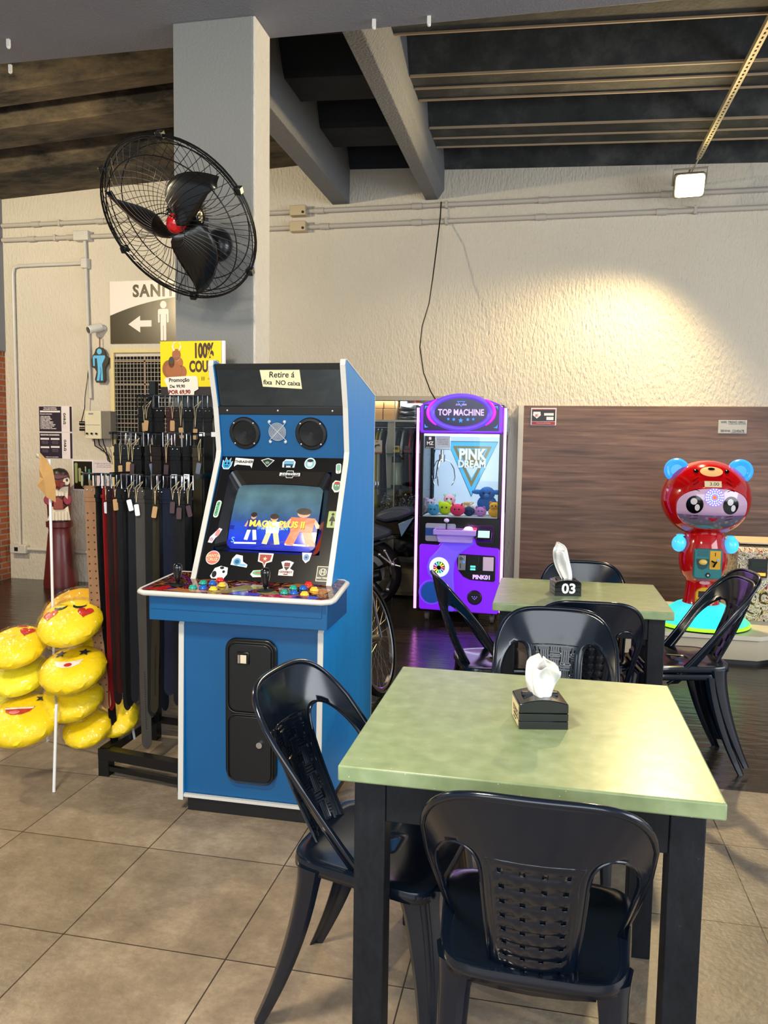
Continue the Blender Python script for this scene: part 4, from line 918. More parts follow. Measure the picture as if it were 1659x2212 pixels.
# plush toys (plain stand-ins for the characters)
def plush(kind, x, yy, z, r_, col, col2, lab, ears='round', rot=0):
    t = thing('plush_toy', lab, 'plush toy', (x, yy, z), rot, 'plush toys in the claw machine')
    m_ = M('plush_'+col, col, .9, bump=.4, bs=80, var=.12, vs=20); m2 = M('plush_'+col2, col2, .9, bump=.3, bs=80)
    T = WORLD[t]
    MB().ball((0, 0, r_*.85), (r_*1.05, r_*.9, r_*.85), M4=T).build('body', m_, t, smooth=80)
    if kind == 'ball':
        MB().ball((-r_*.3, -r_*.83, r_*1.0), r_*.12, 8, 6, M4=T).ball((r_*.3, -r_*.83, r_*1.0), r_*.12, 8, 6, M4=T).build('eyes', mink, t)
    else:
        MB().ball((0, -r_*.35, r_*1.9), (r_*.85, r_*.75, r_*.72), M4=T).build('head', m_, t, smooth=80)
        MB().ball((-r_*.3, -r_*1.02, r_*2.0), r_*.13, 8, 6, M4=T).ball((r_*.3, -r_*1.02, r_*2.0), r_*.13, 8, 6, M4=T).build('eyes', mink, t)
        MB().ball((0, -r_*1.05, r_*1.72), (r_*.28, r_*.15, r_*.2), 10, 8, M4=T).build('muzzle', m2, t)
    hz = r_*1.55 if kind == 'ball' else r_*2.5
    for sg in (-1, 1):
        if ears == 'round': MB().ball((sg*r_*.6, -r_*.2, hz), (r_*.3, r_*.14, r_*.3), 10, 8, M4=T).build('ear', m2, t, smooth=80)
        elif ears == 'long': MB().ball((sg*r_*1.0, -r_*.3, hz-r_*.45), (r_*.62, r_*.12, r_*.26), 12, 8, M4=T @ Matrix.Translation((0, 0, 0))).build('ear', m2, t, smooth=80)
        elif ears == 'point': MB().cyl((sg*r_*.5, -r_*.2, hz-r_*.25), (sg*r_*.7, -r_*.2, hz+r_*.3), r_*.24, .004, 8, M4=T).build('ear', m2, t)
    return t
for a in (('ball', -.90, 6.34, .868, .050, '4a9cc8', '5cb0d8', 'pale blue round plush in the left front corner of the claw machine', 'round'),
          ('bear', -.955, 6.55, .868, .045, 'c2b4d8', 'd8a8c0', 'mauve plush toy by the left glass of the claw machine', 'round'),
          ('ball', -.815, 6.42, .868, .062, 'c8e020', 'd8ee50', 'lime green round plush toy at left of the claw machine', 'round'),
          ('bear', -.80, 6.62, .868, .060, 'f0b0c8', 'a8e8d8', 'pastel pink and mint plush toy behind the lime green one', 'round'),
          ('ball', -.70, 6.32, .868, .058, 'f0406c', 'd82858', 'hot pink round plush toy with pointed ears, low centre', 'point'),
          ('ball', -.61, 6.36, .868, .046, '2c3c66', 'd8d8d8', 'dark navy round plush toy right of the pink one', 'round'),
          ('ball', -.575, 6.50, .868, .052, 'e8e6e0', 'd0ccd8', 'white round plush toy at the centre of the claw machine', 'round'),
          ('ball', -.515, 6.34, .868, .046, 'c080c8', 'a868b8', 'violet round plush toy at lower right', 'round'),
          ('bear', -.475, 6.48, .90, .078, '1f5fae', '3a7cc8', 'large blue plush animal with long sideways ears', 'long'),
          ('bear', -.405, 6.33, .868, .046, 'f2b01c', 'd88c10', 'orange yellow plush toy in the right front corner', 'round')):
    plush(*a[:7], a[7], a[8])
tag(MB().box(-.68, -.60, 6.56, 6.66, .868, .96).build('gift_box', M('kraft_card', 'c09a60', .7), bevel=.002), 'small tan carton lying among the plush toys', 'box')

# ------------------------------------------------------------------ bear capsule machine
mred = M('glossy_red', 'b4060c', .10, var=.05, coat=.6)
mear = M('glowing_blue_plastic', '2a86e8', .25, emit='2f8cff', es=.75)
BXc, BYc = 1.10, 5.83
gm = thing('capsule_machine', 'red bear shaped capsule machine with glowing blue ears on a lit base', 'capsule machine', (BXc, BYc, .2))
o = Vector((BXc, BYc, 0))
lip = .20
mdisc = bpy.data.materials.new('aqua_lit_dome'); mdisc.use_nodes = True; MATS['aqua_lit_dome'] = mdisc
_b = mdisc.node_tree.nodes['Principled BSDF']; _tc = mdisc.node_tree.nodes.new('ShaderNodeTexCoord'); _s = mdisc.node_tree.nodes.new('ShaderNodeSeparateXYZ'); _r = ramp(mdisc.node_tree.nodes, [(0, '38e0a0'), (.25, '30c8d0'), (.6, '2cc0e0'), (1, '40e890')])
mdisc.node_tree.links.new(_tc.outputs['Generated'], _s.inputs[0]); mdisc.node_tree.links.new(_s.outputs[0], _r.inputs[0]); mdisc.node_tree.links.new(_r.outputs[0], _b.inputs['Emission Color']); mdisc.node_tree.links.new(_r.outputs[0], _b.inputs['Base Color']); _b.inputs['Emission Strength'].default_value = .75; _b.inputs['Roughness'].default_value = .3
MB().lathe([(1e-4, .20), (.325, .20), (.33, .212)], 48, Matrix.Translation(o)).build('base_rim', M('base_black', '101418', .4), gm, smooth=50)
MB().lathe([(.33, .212), (.332, .222), (.325, .235)], 48, Matrix.Translation(o)).build('lime_ring', M('lime_glow', '80ff20', .4, emit='80ff10', es=1.3), gm, smooth=50)
MB().lathe([(.325, .235), (.29, .262), (.22, .31), (.165, .345), (.14, .355), (1e-4, .356)], 48, Matrix.Translation(o)).build('base_dome', mdisc, gm, smooth=60)
MB().lathe([(.128, .350), (.118, .37), (.108, .44), (.104, .50), (.112, .53), (.140, .56), (.160, .62), (.165, .67), (.158, .73), (.142, .78), (.135, .84), (.10, .88)], 40, Matrix.Translation(o)).build('body', mred, gm, smooth=60)
# head: flattened ball
HC = o + Vector((-.003, 0, 1.095)); hr_ = (.300, .250, .268)
MB().ball(tuple(HC), hr_, 48, 32).build('head', mred, gm, smooth=80)
def hs(u, v, k=1.0):                                              # point on the head front: u, v metres from its centre
    t = 1 - (u/hr_[0])**2 - (v/hr_[2])**2
    return HC + Vector((u, -hr_[1]*math.sqrt(max(t, .0))*k - (k-1)*.0, v))
def hdec(name, poly, cx_, cy_, mat, lift=.003, parent=gm, rings=4):
    n = len(poly); vs = []
    def P(a, b):
        p = hs(a, b); nrm = Vector((a/hr_[0]**2, (p.y-HC.y)/hr_[1]**2, b/hr_[2]**2)).normalized(); return p + nrm*lift
    vs.append(P(cx_, cy_))
    for k in range(1, rings+1):
        for a, b in poly: vs.append(P(cx_+a*k/rings, cy_+b*k/rings))
    fs = [(0, 1+i, 1+(i+1) % n) for i in range(n)] + [(1+(k-1)*n+i, 1+k*n+i, 1+k*n+(i+1) % n, 1+(k-1)*n+(i+1) % n) for k in range(1, rings) for i in range(n)]
    return MB().add(vs, fs).build(name, mat, parent, smooth=80)
fc = [(.232*math.copysign(abs(math.cos(a))**.85, math.cos(a)), (.130 if math.sin(a) > 0 else .158)*math.copysign(abs(math.sin(a))**.85, math.sin(a))) for a in [2*PI*i/48 for i in range(48)]]
def face_mat():
    m, N, L, b = nodes_of('capsule_window')
    tc = N.new('ShaderNodeTexCoord'); v = N.new('ShaderNodeTexVoronoi'); v.inputs['Scale'].default_value = 26; L.new(tc.outputs['Object'], v.inputs[0])
    sx = N.new('ShaderNodeSeparateXYZ'); L.new(tc.outputs['Generated'], sx.inputs[0])
    r = ramp(N, [(0, '4a5660'), (.18, '7a7a80'), (.36, '8a6e90'), (.46, 'a88aa2'), (1, 'b294ac')]); L.new(sx.outputs[2], r.inputs[0])
    r2 = ramp(N, [(.05, 'f0ecf0'), (.4, '807888')]); L.new(v.outputs[0], r2.inputs[0])
    lt = N.new('ShaderNodeMath'); lt.operation = 'LESS_THAN'; lt.inputs[1].default_value = .36; L.new(sx.outputs[2], lt.inputs[0])
    ml = N.new('ShaderNodeMath'); ml.operation = 'MULTIPLY'; ml.inputs[1].default_value = .75; L.new(lt.outputs[0], ml.inputs[0])
    mx = N.new('ShaderNodeMix'); mx.data_type = 'RGBA'; mx.blend_type = 'MULTIPLY'; L.new(ml.outputs[0], mx.inputs[0]); L.new(r.outputs[0], mx.inputs[6]); L.new(r2.outputs[0], mx.inputs[7])
    L.new(mx.outputs[2], b.inputs['Base Color']); L.new(mx.outputs[2], b.inputs['Emission Color']); b.inputs['Emission Strength'].default_value = .3; b.inputs['Roughness'].default_value = .1; b.inputs['Coat Weight'].default_value = .6
    return m
fw = hdec('face_window', fc, .012, -.045, face_mat(), .004)
MB().tube([tuple(hs(.012+a, -.045+b)+Vector((0, -.004, 0))) for a, b in fc], .005, 6, closed=True).build('window_rim', mred, gm, smooth=60)
mb2 = M('face_black', '08080a', .12); mlt = M('eye_shine', 'd8d0d4', .3)
for ex in (-.108, .118):
    hdec('eye', disc(.052, .060), ex, -.030, mb2, .006, fw); hdec('eye_shine', disc(.020, .022, 18), ex-.006, -.008, mlt, .008, fw, 2)
    hdec('eye_shine', disc(.015, .022, 18), ex+.016, -.048, mlt, .008, fw, 2)
    MB().tube([tuple(hs(ex+a, .055+.014*math.cos(a*45))+Vector((0, -.006, 0))) for a in [-.024+.006*i for i in range(9)]], .0022, 6).build('eyebrow', mb2, fw)
    sg = 1 if ex > 0 else -1
    for k in range(2): MB().tube([tuple(hs(ex+sg*a, -.106-k*.022-(.010 if sg < 0 else -.012)*(a/.04)*.5)+Vector((0, -.006, 0))) for a in (-.024, 0, .024)], .0018, 6).build('whisker', mb2, fw)
hdec('mouth', [(-.032, .006), (-.016, -.006), (0, -.010), (.016, -.006), (.032, .006), (.016, -.014), (0, -.021), (-.016, -.014)], .012, -.120, M('mouth_red', 'b01828', .3), .007, fw, 2)
wh = hdec('light_wheel', disc(.062, .062, 30), .010, .022, M('wheel_glow', '6a60a8', .3, emit='7a70d8', es=.9), .0065, fw)
for rr, cn_, c_ in ((.052, 18, 'd8c8ff'), (.040, 16, 'b8b0ff'), (.026, 12, '90e8e0')):
    for k in range(cn_):
        a = 2*PI*k/cn_; hdec('led_dot', disc(.0042, .0042, 8), .010+rr*math.cos(a), .022+rr*math.sin(a), M('dot_'+c_, c_, .4, emit=c_, es=2.0), .009, wh, 1)
hdec('led_centre', disc(.013, .013, 12), .010, .022, M('orange_red_glow', 'ff4020', .4, emit='ff4818', es=1.8), .010, wh, 1)
mz = hdec('bear_muzzle', disc(.072, .032), -.002, .190, M('cream_muzzle', 'dfb07c', .3), .004)
hdec('bear_nose', disc(.022, .008, 18), -.002, .206, mb2, .007, mz, 2)
for ex in (-.098, .098):
    e_ = hdec('bear_eye', disc(.016, .012, 16), ex, .192, mb2, .005, gm, 2); hdec('eye_shine', disc(.004, .004, 8), ex-.004, .197, mlt, .007, e_, 1)
for sx_ in (-1, 1):
    for k in range(2): MB().tube([tuple(hs(sx_*(.088+a), .150-k*.026-a*.7)+Vector((0, -.004, .002))) for a in (0, .018, .036)], .0018, 6).build('whisker', mb2, gm)
pc = hs(.0, .110); tf = fr(pc+Vector((0, -.006, 0)), (1, 0, 0), (0, .42, .9))
pl = decal('price_label', rect(.108, .044), tf, mcream, gm, .001); text('3.00', mink, off(tf, .008, 0, .0012), .034, pl, ext=.0002, sx=1.05)
for sg in (-1, 1):
    ef = fr((BXc+sg*.208, BYc-.02, 1.290), (1, 0, sg*-.25), (0, 0, 1))
    er = MB().lathe([(1e-4, .022), (.040, .022), (.048, .034), (.066, .040), (.082, .028), (.084, 0), (.075, -.020), (1e-4, -.024)], 32, ef).build('ear', mear, gm, smooth=50)
    MB().ball((BXc+sg*.172, BYc-.05, .775), (.050, .045, .058), 20, 14).build('paw', M('glowing_sky_plastic', '48b8f0', .2, emit='40b0ff', es=.7), gm, smooth=80)
    MB().ball((BXc+sg*.165, BYc-.05, .835), (.030, .028, .008), 16, 8).build('paw_cap', M('glowing_sky_plastic'), gm, smooth=80)
ff = fr((BXc+.003, BYc-.158, .655), (1, 0, 0), (0, 0, 1))
pn = MB().prism(rect(.182, .205, .02, 5), -.05, .014, ff).build('dispenser_panel', M('teal_plastic', '1f7478', .3), gm, bevel=.006)
MB().prism(rect(.070, .128, .006, 3, .044, .028), .014, .018, ff).build('coin_plate', M('yellow_plate', 'd8a010', .35), pn, bevel=.001)
MB().box(.041, .046, .055, .080, .018, .019, ff).build('coin_slot', mb2, pn)
MB().tube([ff @ Vector(p) for p in ((.022, .022, .020), (.040, .012, .030), (.052, .020, .030), (.040, .0, .028), (.034, -.018, .022))], .006, 6).build('knob', mb2, pn)
MB().lathe([(1e-4, .008), (.006, .006), (.007, 0)], 12, off(ff, .062, .030, .018)).build('blue_led', mstr, pn)
MB().prism([(-.078, .034), (.006, .034), (.004, .0), (-.008, -.028), (-.036, -.042), (-.062, -.032), (-.074, 0)], .012, .016, ff).build('tray_recess', M('dark_teal', '0c3c44', .4), pn)
MB().ball(tuple(ff @ Vector((-.034, .012, .022))), (.028, .016, .020), 16, 10).build('capsule', M('yellow_capsule', 'e8c060', .25), pn)
for k in range(6): MB().box(-.074, .0, .052+k*.0075, .0545+k*.0075, .014, .0155, ff).build('vent_slot', M('dark_teal'), pn)
kh = MB().lathe([(1e-4, .006), (.015, .006), (.017, 0)], 18, off(ff, .002, -.078, .014)).build('lock', mb2, pn); MB().lathe([(1e-4, .009), (.007, .009), (.007, .006)], 14, off(ff, .002, -.078, .014)).build('lock_core', mchrome, kh)
f2 = fr((BXc+.003, BYc-.112, .43), (1, 0, 0), (0, 0, 1))
ch = MB().prism([(-.062, -.058), (.062, -.058)] + [(.062*math.cos(a*PI/12), .0+.052*math.sin(a*PI/12)) for a in range(13)], -.02, .014, f2).build('prize_chute', M('yellow_plate'), gm, bevel=.004)
MB().box(-.045, .042, -.018, .026, .014, .0155, f2).build('chute_opening', mb2, ch); MB().box(-.055, .055, -.056, -.026, .014, .040, f2).build('chute_lip', M('yellow_plate'), ch, bevel=.006)
f3 = fr((BXc+.0, BYc-.1065, .513), (1, 0, 0), (0, 0, 1))
dg = decal('printed_logo', disc(.036, .013, 20), f3, M('pink_print', 'c89098', .4), gm, .003); decal('printed_dot', disc(.009), off(f3, -.065, .022, -.012), M('orange_dot', 'd87838', .4), gm, .008)
# platform
mlam = M('beige_laminate', 'b3a78f', .5, var=.05)
pt = thing('display_platform', 'low beige laminate platform under the bear shaped machine', 'platform', (1.15, 5.85, 0))
MB().prism([(.55, 5.53), (1.42, 5.53), (1.52, 5.60), (1.75, 6.1), (1.75, 6.6), (.55, 6.6)], .03, .165).build('plinth', mlam, pt, bevel=.003)
MB().prism([(.53, 5.51), (1.43, 5.51), (1.54, 5.59), (1.78, 6.1), (1.78, 6.62), (.53, 6.62)], .170, .2).build('board', M('pale_board', 'cfc6b4', .5), pt, bevel=.003)
MB().prism([(.57, 5.55), (1.41, 5.55), (1.51, 5.62), (1.73, 6.1), (1.73, 6.58), (.57, 6.58)], .0, .03).build('kick_base', mkick, pt)
tag(MB().tube([(.93, 5.535, .20), (.96, 5.525, .185), (1.05, 5.522, .172), (1.12, 5.524, .176), (1.19, 5.527, .168), (1.23, 5.54, .195)], .003, 6).build('power_cable', mkick), 'thin black cable drooping over the beige platform edge', 'cable')
# graphic covered machine at the right edge
def graf_mat():
    m, N, L, b = nodes_of('comic_print')
    tc = N.new('ShaderNodeTexCoord'); v = N.new('ShaderNodeTexNoise'); v.inputs['Scale'].default_value = 10; v.inputs['Detail'].default_value = 2; v.inputs['Distortion'].default_value = 3; L.new(tc.outputs['Object'], v.inputs[0])
    r = ramp(N, [(.30, '101010'), (.36, 'b08a30'), (.42, 'd8cfb8'), (.47, '1a1614'), (.50, 'e0d6c0'), (.56, '8a2028'), (.60, 'd8cfb8'), (.64, '141414'), (.72, 'c8b890')]); r.color_ramp.interpolation = 'CONSTANT'
    L.new(v.outputs[0], r.inputs[0]); L.new(r.outputs[0], b.inputs['Base Color']); b.inputs['Roughness'].default_value = .4
    return m
gx0, gx1, gy0, gy1 = 1.372, 1.80, 6.02, 6.50
gv = thing('vending_machine', 'small vending machine covered in black, red and cream comic print', 'vending machine', (1.58, 6.26, .2))
MB().prism([(gy0, .2), (gy0, .70), (gy0+.04, .735), (gy1, .76), (gy1, .2)], gx0, gx1, plane='yz').build('cabinet', graf_mat(), gv, bevel=.006)
MB().box(gx0+.02, gx1-.02, gy0+.05, gy1-.01, .757, .768).build('lid', M('cream_top', 'cfc2a4', .5), gv, bevel=.002)
vf = fr((1.51, gy0-.001, .59), (1, 0, 0), (0, 0, 1))
ba = MB().prism(rect(.125, .135, .006, 3), 0, .018, vf).build('bill_acceptor', mkick, gv, bevel=.003)
MB().box(-.05, .05, .01, .05, .018, .022, vf).build('display', M('dark_green_screen', '142818', .3), ba); MB().box(-.050, .050, -.052, -.032, .018, .023, vf).build('orange_light', M('orange_lamp', 'ff8030', .3, emit='ff7a20', es=2.2), ba)
# ------------------------------------------------------------------ wall fan
mfb = M('fan_black', '0b0b0c', .3, coat=.2); mfw = M('fan_wire', '0d0d0f', .35, .3)
FC = Vector((-1.534, 3.10, 2.355)); fax = Vector((-.157, -.749, -.644)).normalized()
fx = Vector((1, 0, 0)); fx = (fx - fax*fx.dot(fax)).normalized(); fy = fax.cross(fx)
FM = Matrix(((fx.x, fy.x, fax.x, FC.x), (fx.y, fy.y, fax.y, FC.y), (fx.z, fy.z, fax.z, FC.z), (0, 0, 0, 1)))
fan = thing('wall_fan', 'large black wire cage wall fan with red hub mounted on the grey column', 'fan', (-1.516, 3.5, 2.33))
FR = .350
def ring(m, r_, z, w_): m.tube([(r_*math.cos(2*PI*i/56), r_*math.sin(2*PI*i/56), z) for i in range(56)], w_, 6, FM, closed=True)
def cage(side):
    m = MB(); dep = .085*side
    ring(m, FR, .006*side, .0032); ring(m, FR*.985, .018*side, .0024); ring(m, FR*.84, .060*side, .0026); ring(m, .075, dep*1.0, .0026)
    if side < 0: ring(m, FR*.95, -.03, .0024)
    for k in range(48):
        a = 2*PI*k/48; tw = .55 if side > 0 else -.5
        pts = []
        for i in range(9):
            s_ = i/8; rr = .072 + (FR-.072)*s_; aa = a + tw*(1-s_)**1.4; zz = dep*(1-s_**3.2)+.006*side
            pts.append((rr*math.cos(aa), rr*math.sin(aa), zz))
        m.tube(pts, .0013, 4, FM)
    return m
g1 = cage(1).build('front_guard', mfw, fan, smooth=60)
cage(-1).build('rear_guard', mfw, fan, smooth=60)
for k in range(6):
    a = 2*PI*k/6+.4; MB().cb((FR*math.cos(a), FR*math.sin(a), 0), (.03, .03, .03), FM).build('guard_clip', mfb, g1, bevel=.004)
bl_ = thing
def blade(a0):
    m = MB(); us = [i/10 for i in range(11)]; vs = [i/8 for i in range(9)]
    def fn(u, v):
        r_ = .035 + .275*u
        chord = .052+.14*math.sin(PI*min(1, u*.80+.16))**1.1*(1-.58*u**2.6)
        ang = a0 - .62*u**1.25 + (v-.5)*chord/max(r_, .07)*1.0*(1-u**5*.55)
        z = .020 - (v-.5)*.085*(1-.35*u) + .012*math.sin(v*PI)
        return FM @ Vector((r_*math.cos(ang), r_*math.sin(ang), z))
    return m.sheet(fn, us, vs)
for k in range(3): blade(R(70+120*k)).build('blade', mfb, fan, smooth=80, solid=.003)
MB().lathe([(1e-4, .058), (.018, .056), (.032, .044), (.040, .026), (.042, .008)], 28, FM).build('red_hub_cap', M('fan_red', 'c8141c', .2, coat=.4), fan, smooth=60)
MB().lathe([(.042, .010), (.046, .006), (.046, -.03), (1e-4, -.034)], 28, FM).build('hub', mfb, fan, smooth=40)
MB().lathe([(1e-4, -.032), (.068, -.036), (.074, -.05), (.074, -.075), (.066, -.12), (.040, -.165), (1e-4, -.18)], 30, FM).build('motor', M('motor_steel', '7a7368', .22, .85), fan, smooth=50)
mg = MB()
for k in range(30):
    a = 2*PI*k/30; mg.cb((.072*math.cos(a), .072*math.sin(a), -.055), (.006, .006, .03), FM)
mg.build('motor_fins', mfb, fan)
mt_ = at(478, 532, 3.5); bk = FM @ Vector((0, 0, -.13))
MB().tube([bk, bk+Vector((.03, .05, -.05)), Vector(mt_)+Vector((-.03, -.12, .03)), Vector(mt_)+Vector((0, -.04, 0))], .017, 10).build('arm', mfb, fan, smooth=60)
MB().cyl(bk+Vector((-.02, .02, -.05)), bk+Vector((.04, .06, -.05)), .024).build('tilt_knuckle', M('dull_chrome', '8a8a88', .3, .9), fan)
MB().ball((mt_.x, 3.475, mt_.z), (.062, .05, .075), 24, 16).build('wall_cover', mfb, fan, smooth=80)
pa = at(418, 535, 3.45)
MB().box(pa.x-.012, pa.x+.012, 3.44, 3.47, pa.z-.03, pa.z+.03).build('white_plug', M('white_plastic'), fan, bevel=.004)
MB().tube([Vector((pa.x, 3.455, pa.z)), Vector(at(415, 560, 3.47)), Vector(at(400, 592, 3.46)), Vector(at(386, 622, 3.47)), Vector(at(382, 648, 3.47))], .0035, 6).build('power_cord', mfb, fan, smooth=60)

# ------------------------------------------------------------------ floodlight on a slotted track
lc = at(1490, 401, 6.72)
fl = thing('floodlight', 'glowing warm floodlight hanging at the end of the slotted ceiling rail', 'lamp', lc)
lff = fr(lc, (1, .05, .04), (0, -.45, .9))
MB().prism(rect(.235, .185, .02), -.05, .0, lff).build('housing', M('lamp_housing', '8c8578', .4, .3), fl, bevel=.008)
MB().prism(rect(.215, .165, .03), .0, .006, lff).build('lit_lens', M('lit_lens', 'ffffff', .5, emit='ffe9a0', es=14., var=0), fl)
MB().tube([lff @ Vector(p) for p in ((-.125, 0, -.03), (-.128, .12, -.03), (.128, .12, -.03), (.125, 0, -.03))], .007, 6).build('bracket', M('lamp_housing'), fl)
MB().cyl(lff @ Vector((0, .12, -.03)), (lc.x, WY, lc.z+.10), .008).build('wall_arm', M('lamp_housing'), fl)
tb0, tb1 = (1.256, 5.0, 4.05), (1.10, 6.80, 3.70)
rail_dir = Vector((0, 1, 0))
def rail_m():
    m, N, L, b = nodes_of('slotted_galvanised')
    b.inputs['Metallic'].default_value = .5; b.inputs['Roughness'].default_value = .45; b.inputs['Base Color'].default_value = lin('d8cba8')
    return m
RZ = 3.745; p0 = onz(1670, 38, RZ); p1 = onz(1507, 347, RZ)
rx = (p0.x+p1.x)/2
sr = thing('slotted_rail', 'pale slotted metal rail under the ceiling running to the floodlight', 'rail', (rx, 5, RZ))
mr_ = rail_m(); mb = MB(); yy = 4.2; y1_ = 6.80
w_ = .018
while yy < y1_:
    mb.box(rx-w_, rx-.006, yy, yy+.05, RZ, RZ+.003); mb.box(rx+.006, rx+w_, yy, yy+.05, RZ, RZ+.003); mb.box(rx-.006, rx+.006, yy, yy+.022, RZ, RZ+.003); yy += .05
mb.build('slotted_face', mr_, sr, smooth=0)
MB().box(rx-w_-.002, rx-w_, 4.2, y1_, RZ, RZ+.035).box(rx+w_, rx+w_+.002, 4.2, y1_, RZ, RZ+.035).box(rx-w_, rx+w_, 4.2, y1_, RZ+.033, RZ+.035).build('channel', mr_, sr, smooth=0)
MB().cyl((rx, 6.84, RZ), (lc.x+.02, 6.80, lc.z+.12), .006).build('hanger_rod', mr_, sr)
wc = M('cream_wire', 'd8ccb0', .5)
tag(MB().tube([Vector(at(*p, WY-.06)) for p in ((1445, 418), (1447, 440), (1460, 445), (1478, 440))], .0022, 5).build('loose_wire', wc, smooth=60), 'thin cream wire loop hanging left below the floodlight', 'wire')
tag(MB().tube([Vector(at(*p, WY-.06)) for p in ((1475, 441), (1500, 446), (1522, 442), (1528, 436), (1515, 430))], .0022, 5).build('loose_wire', wc, smooth=60), 'thin cream wire curling right below the floodlight', 'wire')

# long black cable from the beam end down to the claw machine
pts = [(953, 436, WY-.05), (951, 470, WY-.06), (945, 520, 6.9), (935, 600, 6.8), (927, 655, 6.7), (912, 705, 6.65), (907, 750, 6.6), (915, 805, 6.55), (930, 845, 6.5), (940, 862, 6.45)]
tag(MB().tube([Vector(at(*p)) for p in pts], .0055, 6).build('power_cable', M('black_cable', '101010', .5), smooth=60), 'long thin black cable hanging from the ceiling joist down to the claw machine', 'cable')

# ------------------------------------------------------------------ signs on the left wall
msw = M('warm_white_board', 'e6ddd6', .35, var=.03); mbr = M('dark_bronze_print', '3a3018', .25, .2, var=.5, vs=1.5, coat=.3)
sx0, sx1, sz0, sz1 = -4.222, -2.86, 2.378, 2.975
sg_ = thing('restroom_sign', 'white and bronze sign reading SANIT with a left arrow and standing figure', 'sign', ((sx0+sx1)/2, WY, sz0))
MB().box(sx0, sx1, WY-.012, WY, sz0, sz1).build('board', msw, sg_)
sf_ = fr((sx0, WY-.0125, sz0), (1, 0, 0), (0, 0, 1))
decal('bronze_field', [(0, 0), (1.362, 0), (1.362, .40)] + [(.922*(1-i/14), .27+.175*(1-(i/14)**2.0)) for i in range(0, 15)], sf_, mbr, sg_)
text('SANITÁRIOS', mbr, off(sf_, .245, .495, .0006), .158, sg_, bold=.006, ax='LEFT', sx=.90, kern=1.16)
aw = decal('arrow', [(.195, .185), (.32, .265), (.32, .22), (.44, .22), (.44, .16), (.32, .16), (.32, .105)], off(sf_, 0, 0, .001), msw, sg_)
pic = off(sf_, .565, .0, .001)
decal('figure', disc(.033, .036, 24, 0, .365), pic, msw, sg_)
decal('figure', rect(.060, .16, .01, 3, 0, .245), off(pic, 0, 0, .0004), msw, sg_); decal('figure', rect(.112, .05, .018, 4, 0, .300), off(pic, 0, 0, .0008), msw, sg_)
for s_ in (-1, 1):
    decal('figure', rect(.019, .115, .009, 3, s_*.0465, .252), off(pic, 0, 0, .0012), msw, sg_); decal('figure', rect(.028, .17, .01, 3, s_*.016, .110), off(pic, 0, 0, .0016), msw, sg_)
# men's cut-out sign
mblu = M('sky_blue_print', '62bdf2', .35); mdk2 = M('charcoal_board', '26251f', .4)
mz0 = 2.0; mxc = -4.318
ms = thing('mens_room_sign', 'cut-out sign of a blue cross-legged man on black backing', 'sign', (mxc, WY-.05, mz0))
mf = fr((mxc, WY-.055, mz0), (1, 0, 0), (0, 0, 1))
out = [(-.040, .0), (.045, 0), (.062, .03), (.055, .14), (.090, .19), (.098, .24), (.065, .262), (.058, .30), (.035, .335), (-.005, .345), (-.040, .325), (-.055, .285), (-.075, .262), (-.088, .225), (-.085, .150), (-.055, .138), (-.035, .105), (-.055, .03)]
MB().prism(out, -.02, .0, mf).build('backing', mdk2, ms, bevel=.002)
for nm, pl_ in (('head', disc(.026, .028, 20, 0, .300)), ('torso', [(-.062, .262), (.058, .262), (.062, .245), (.050, .22), (.028, .19), (.028, .150), (-.020, .150), (-.028, .235), (-.068, .235)]), ('arm', [(-.072, .250), (-.050, .250), (-.050, .160), (-.068, .160)]), ('arm', [(.062, .250), (.048, .215), (.020, .165), (.004, .168), (.030, .215), (.038, .262)]),
                ('leg', [(-.020, .150), (.006, .150), (.012, .10), (.002, .06), (-.004, .018), (-.034, .018), (-.020, .085)]), ('leg', [(.010, .150), (.030, .150), (.034, .06), (.034, .018), (.010, .018), (.010, .06), (.018, .10)])):
    zi = .0005 + {'head': 0, 'torso': 0, 'arm': .0012, 'leg': .0006}[nm]; decal(nm, pl_, off(mf, 0, 0, zi), mblu, ms, .0015)
MB().box(-.004, .004, .335, .44, -.012, -.004, mf).build('hanging_strip', M('rusty_strip', '7a4a28', .6), ms)
# cctv
cc = thing('security_camera', 'small white bullet security camera with black lens above the blue man sign', 'camera', (-4.34, 7.0, 2.5))
ca = Vector((-4.375, 6.93, 2.495)); cb = Vector((-4.30, 7.04, 2.54))
MB().cyl(ca, cb, .040, n=24).build('body', M('white_plastic'), cc, bevel=.008); dcc = (ca-cb).normalized()
MB().cyl(ca, ca+dcc*.006, .030, n=24).build('lens', mblk, cc); MB().cyl(cb, (-4.29, WY, 2.53), .022).build('mount', M('white_plastic'), cc)
# posters
mnav = M('dark_aubergine_print', '2a2535', .4, var=.3, vs=4); mpw = M('white_poster_print', 'e9e1e4', .6, var=.03)
def poster(z0, z1, label):
    t = thing('poster', label, 'poster', (-4.85, WY, z0)); f = fr((-5.037, WY-.002, z0), (1, 0, 0), (0, 0, 1)); h = z1-z0; w_ = .375
    MB().box(-5.037, -5.037+w_, WY-.003, WY, z0, z1).build('sheet', mpw, t); f = off(f, 0, 0, .0015)
    decal('dark_panel', rect(.250, h-.01, 0, 4, .128, h/2), f, mnav, t); decal('dark_strip', rect(.024, h-.01, 0, 4, .358, h/2), f, mnav, t)
    f2 = off(f, 0, 0, .001)
    text('trevo', mink, off(f2, .285, h*.52, 0, PI/2), .052, t, bold=.001)
    MB().tube([f2 @ Vector((.285+.014*math.cos(a), h*.22+.014*math.sin(a), 0)) for a in [2*PI*i/16 for i in range(16)]], .0008, 4, closed=True).build('clover_mark', M('pink_line', 'd8b0a8', .5), t)
    return t, f2, h
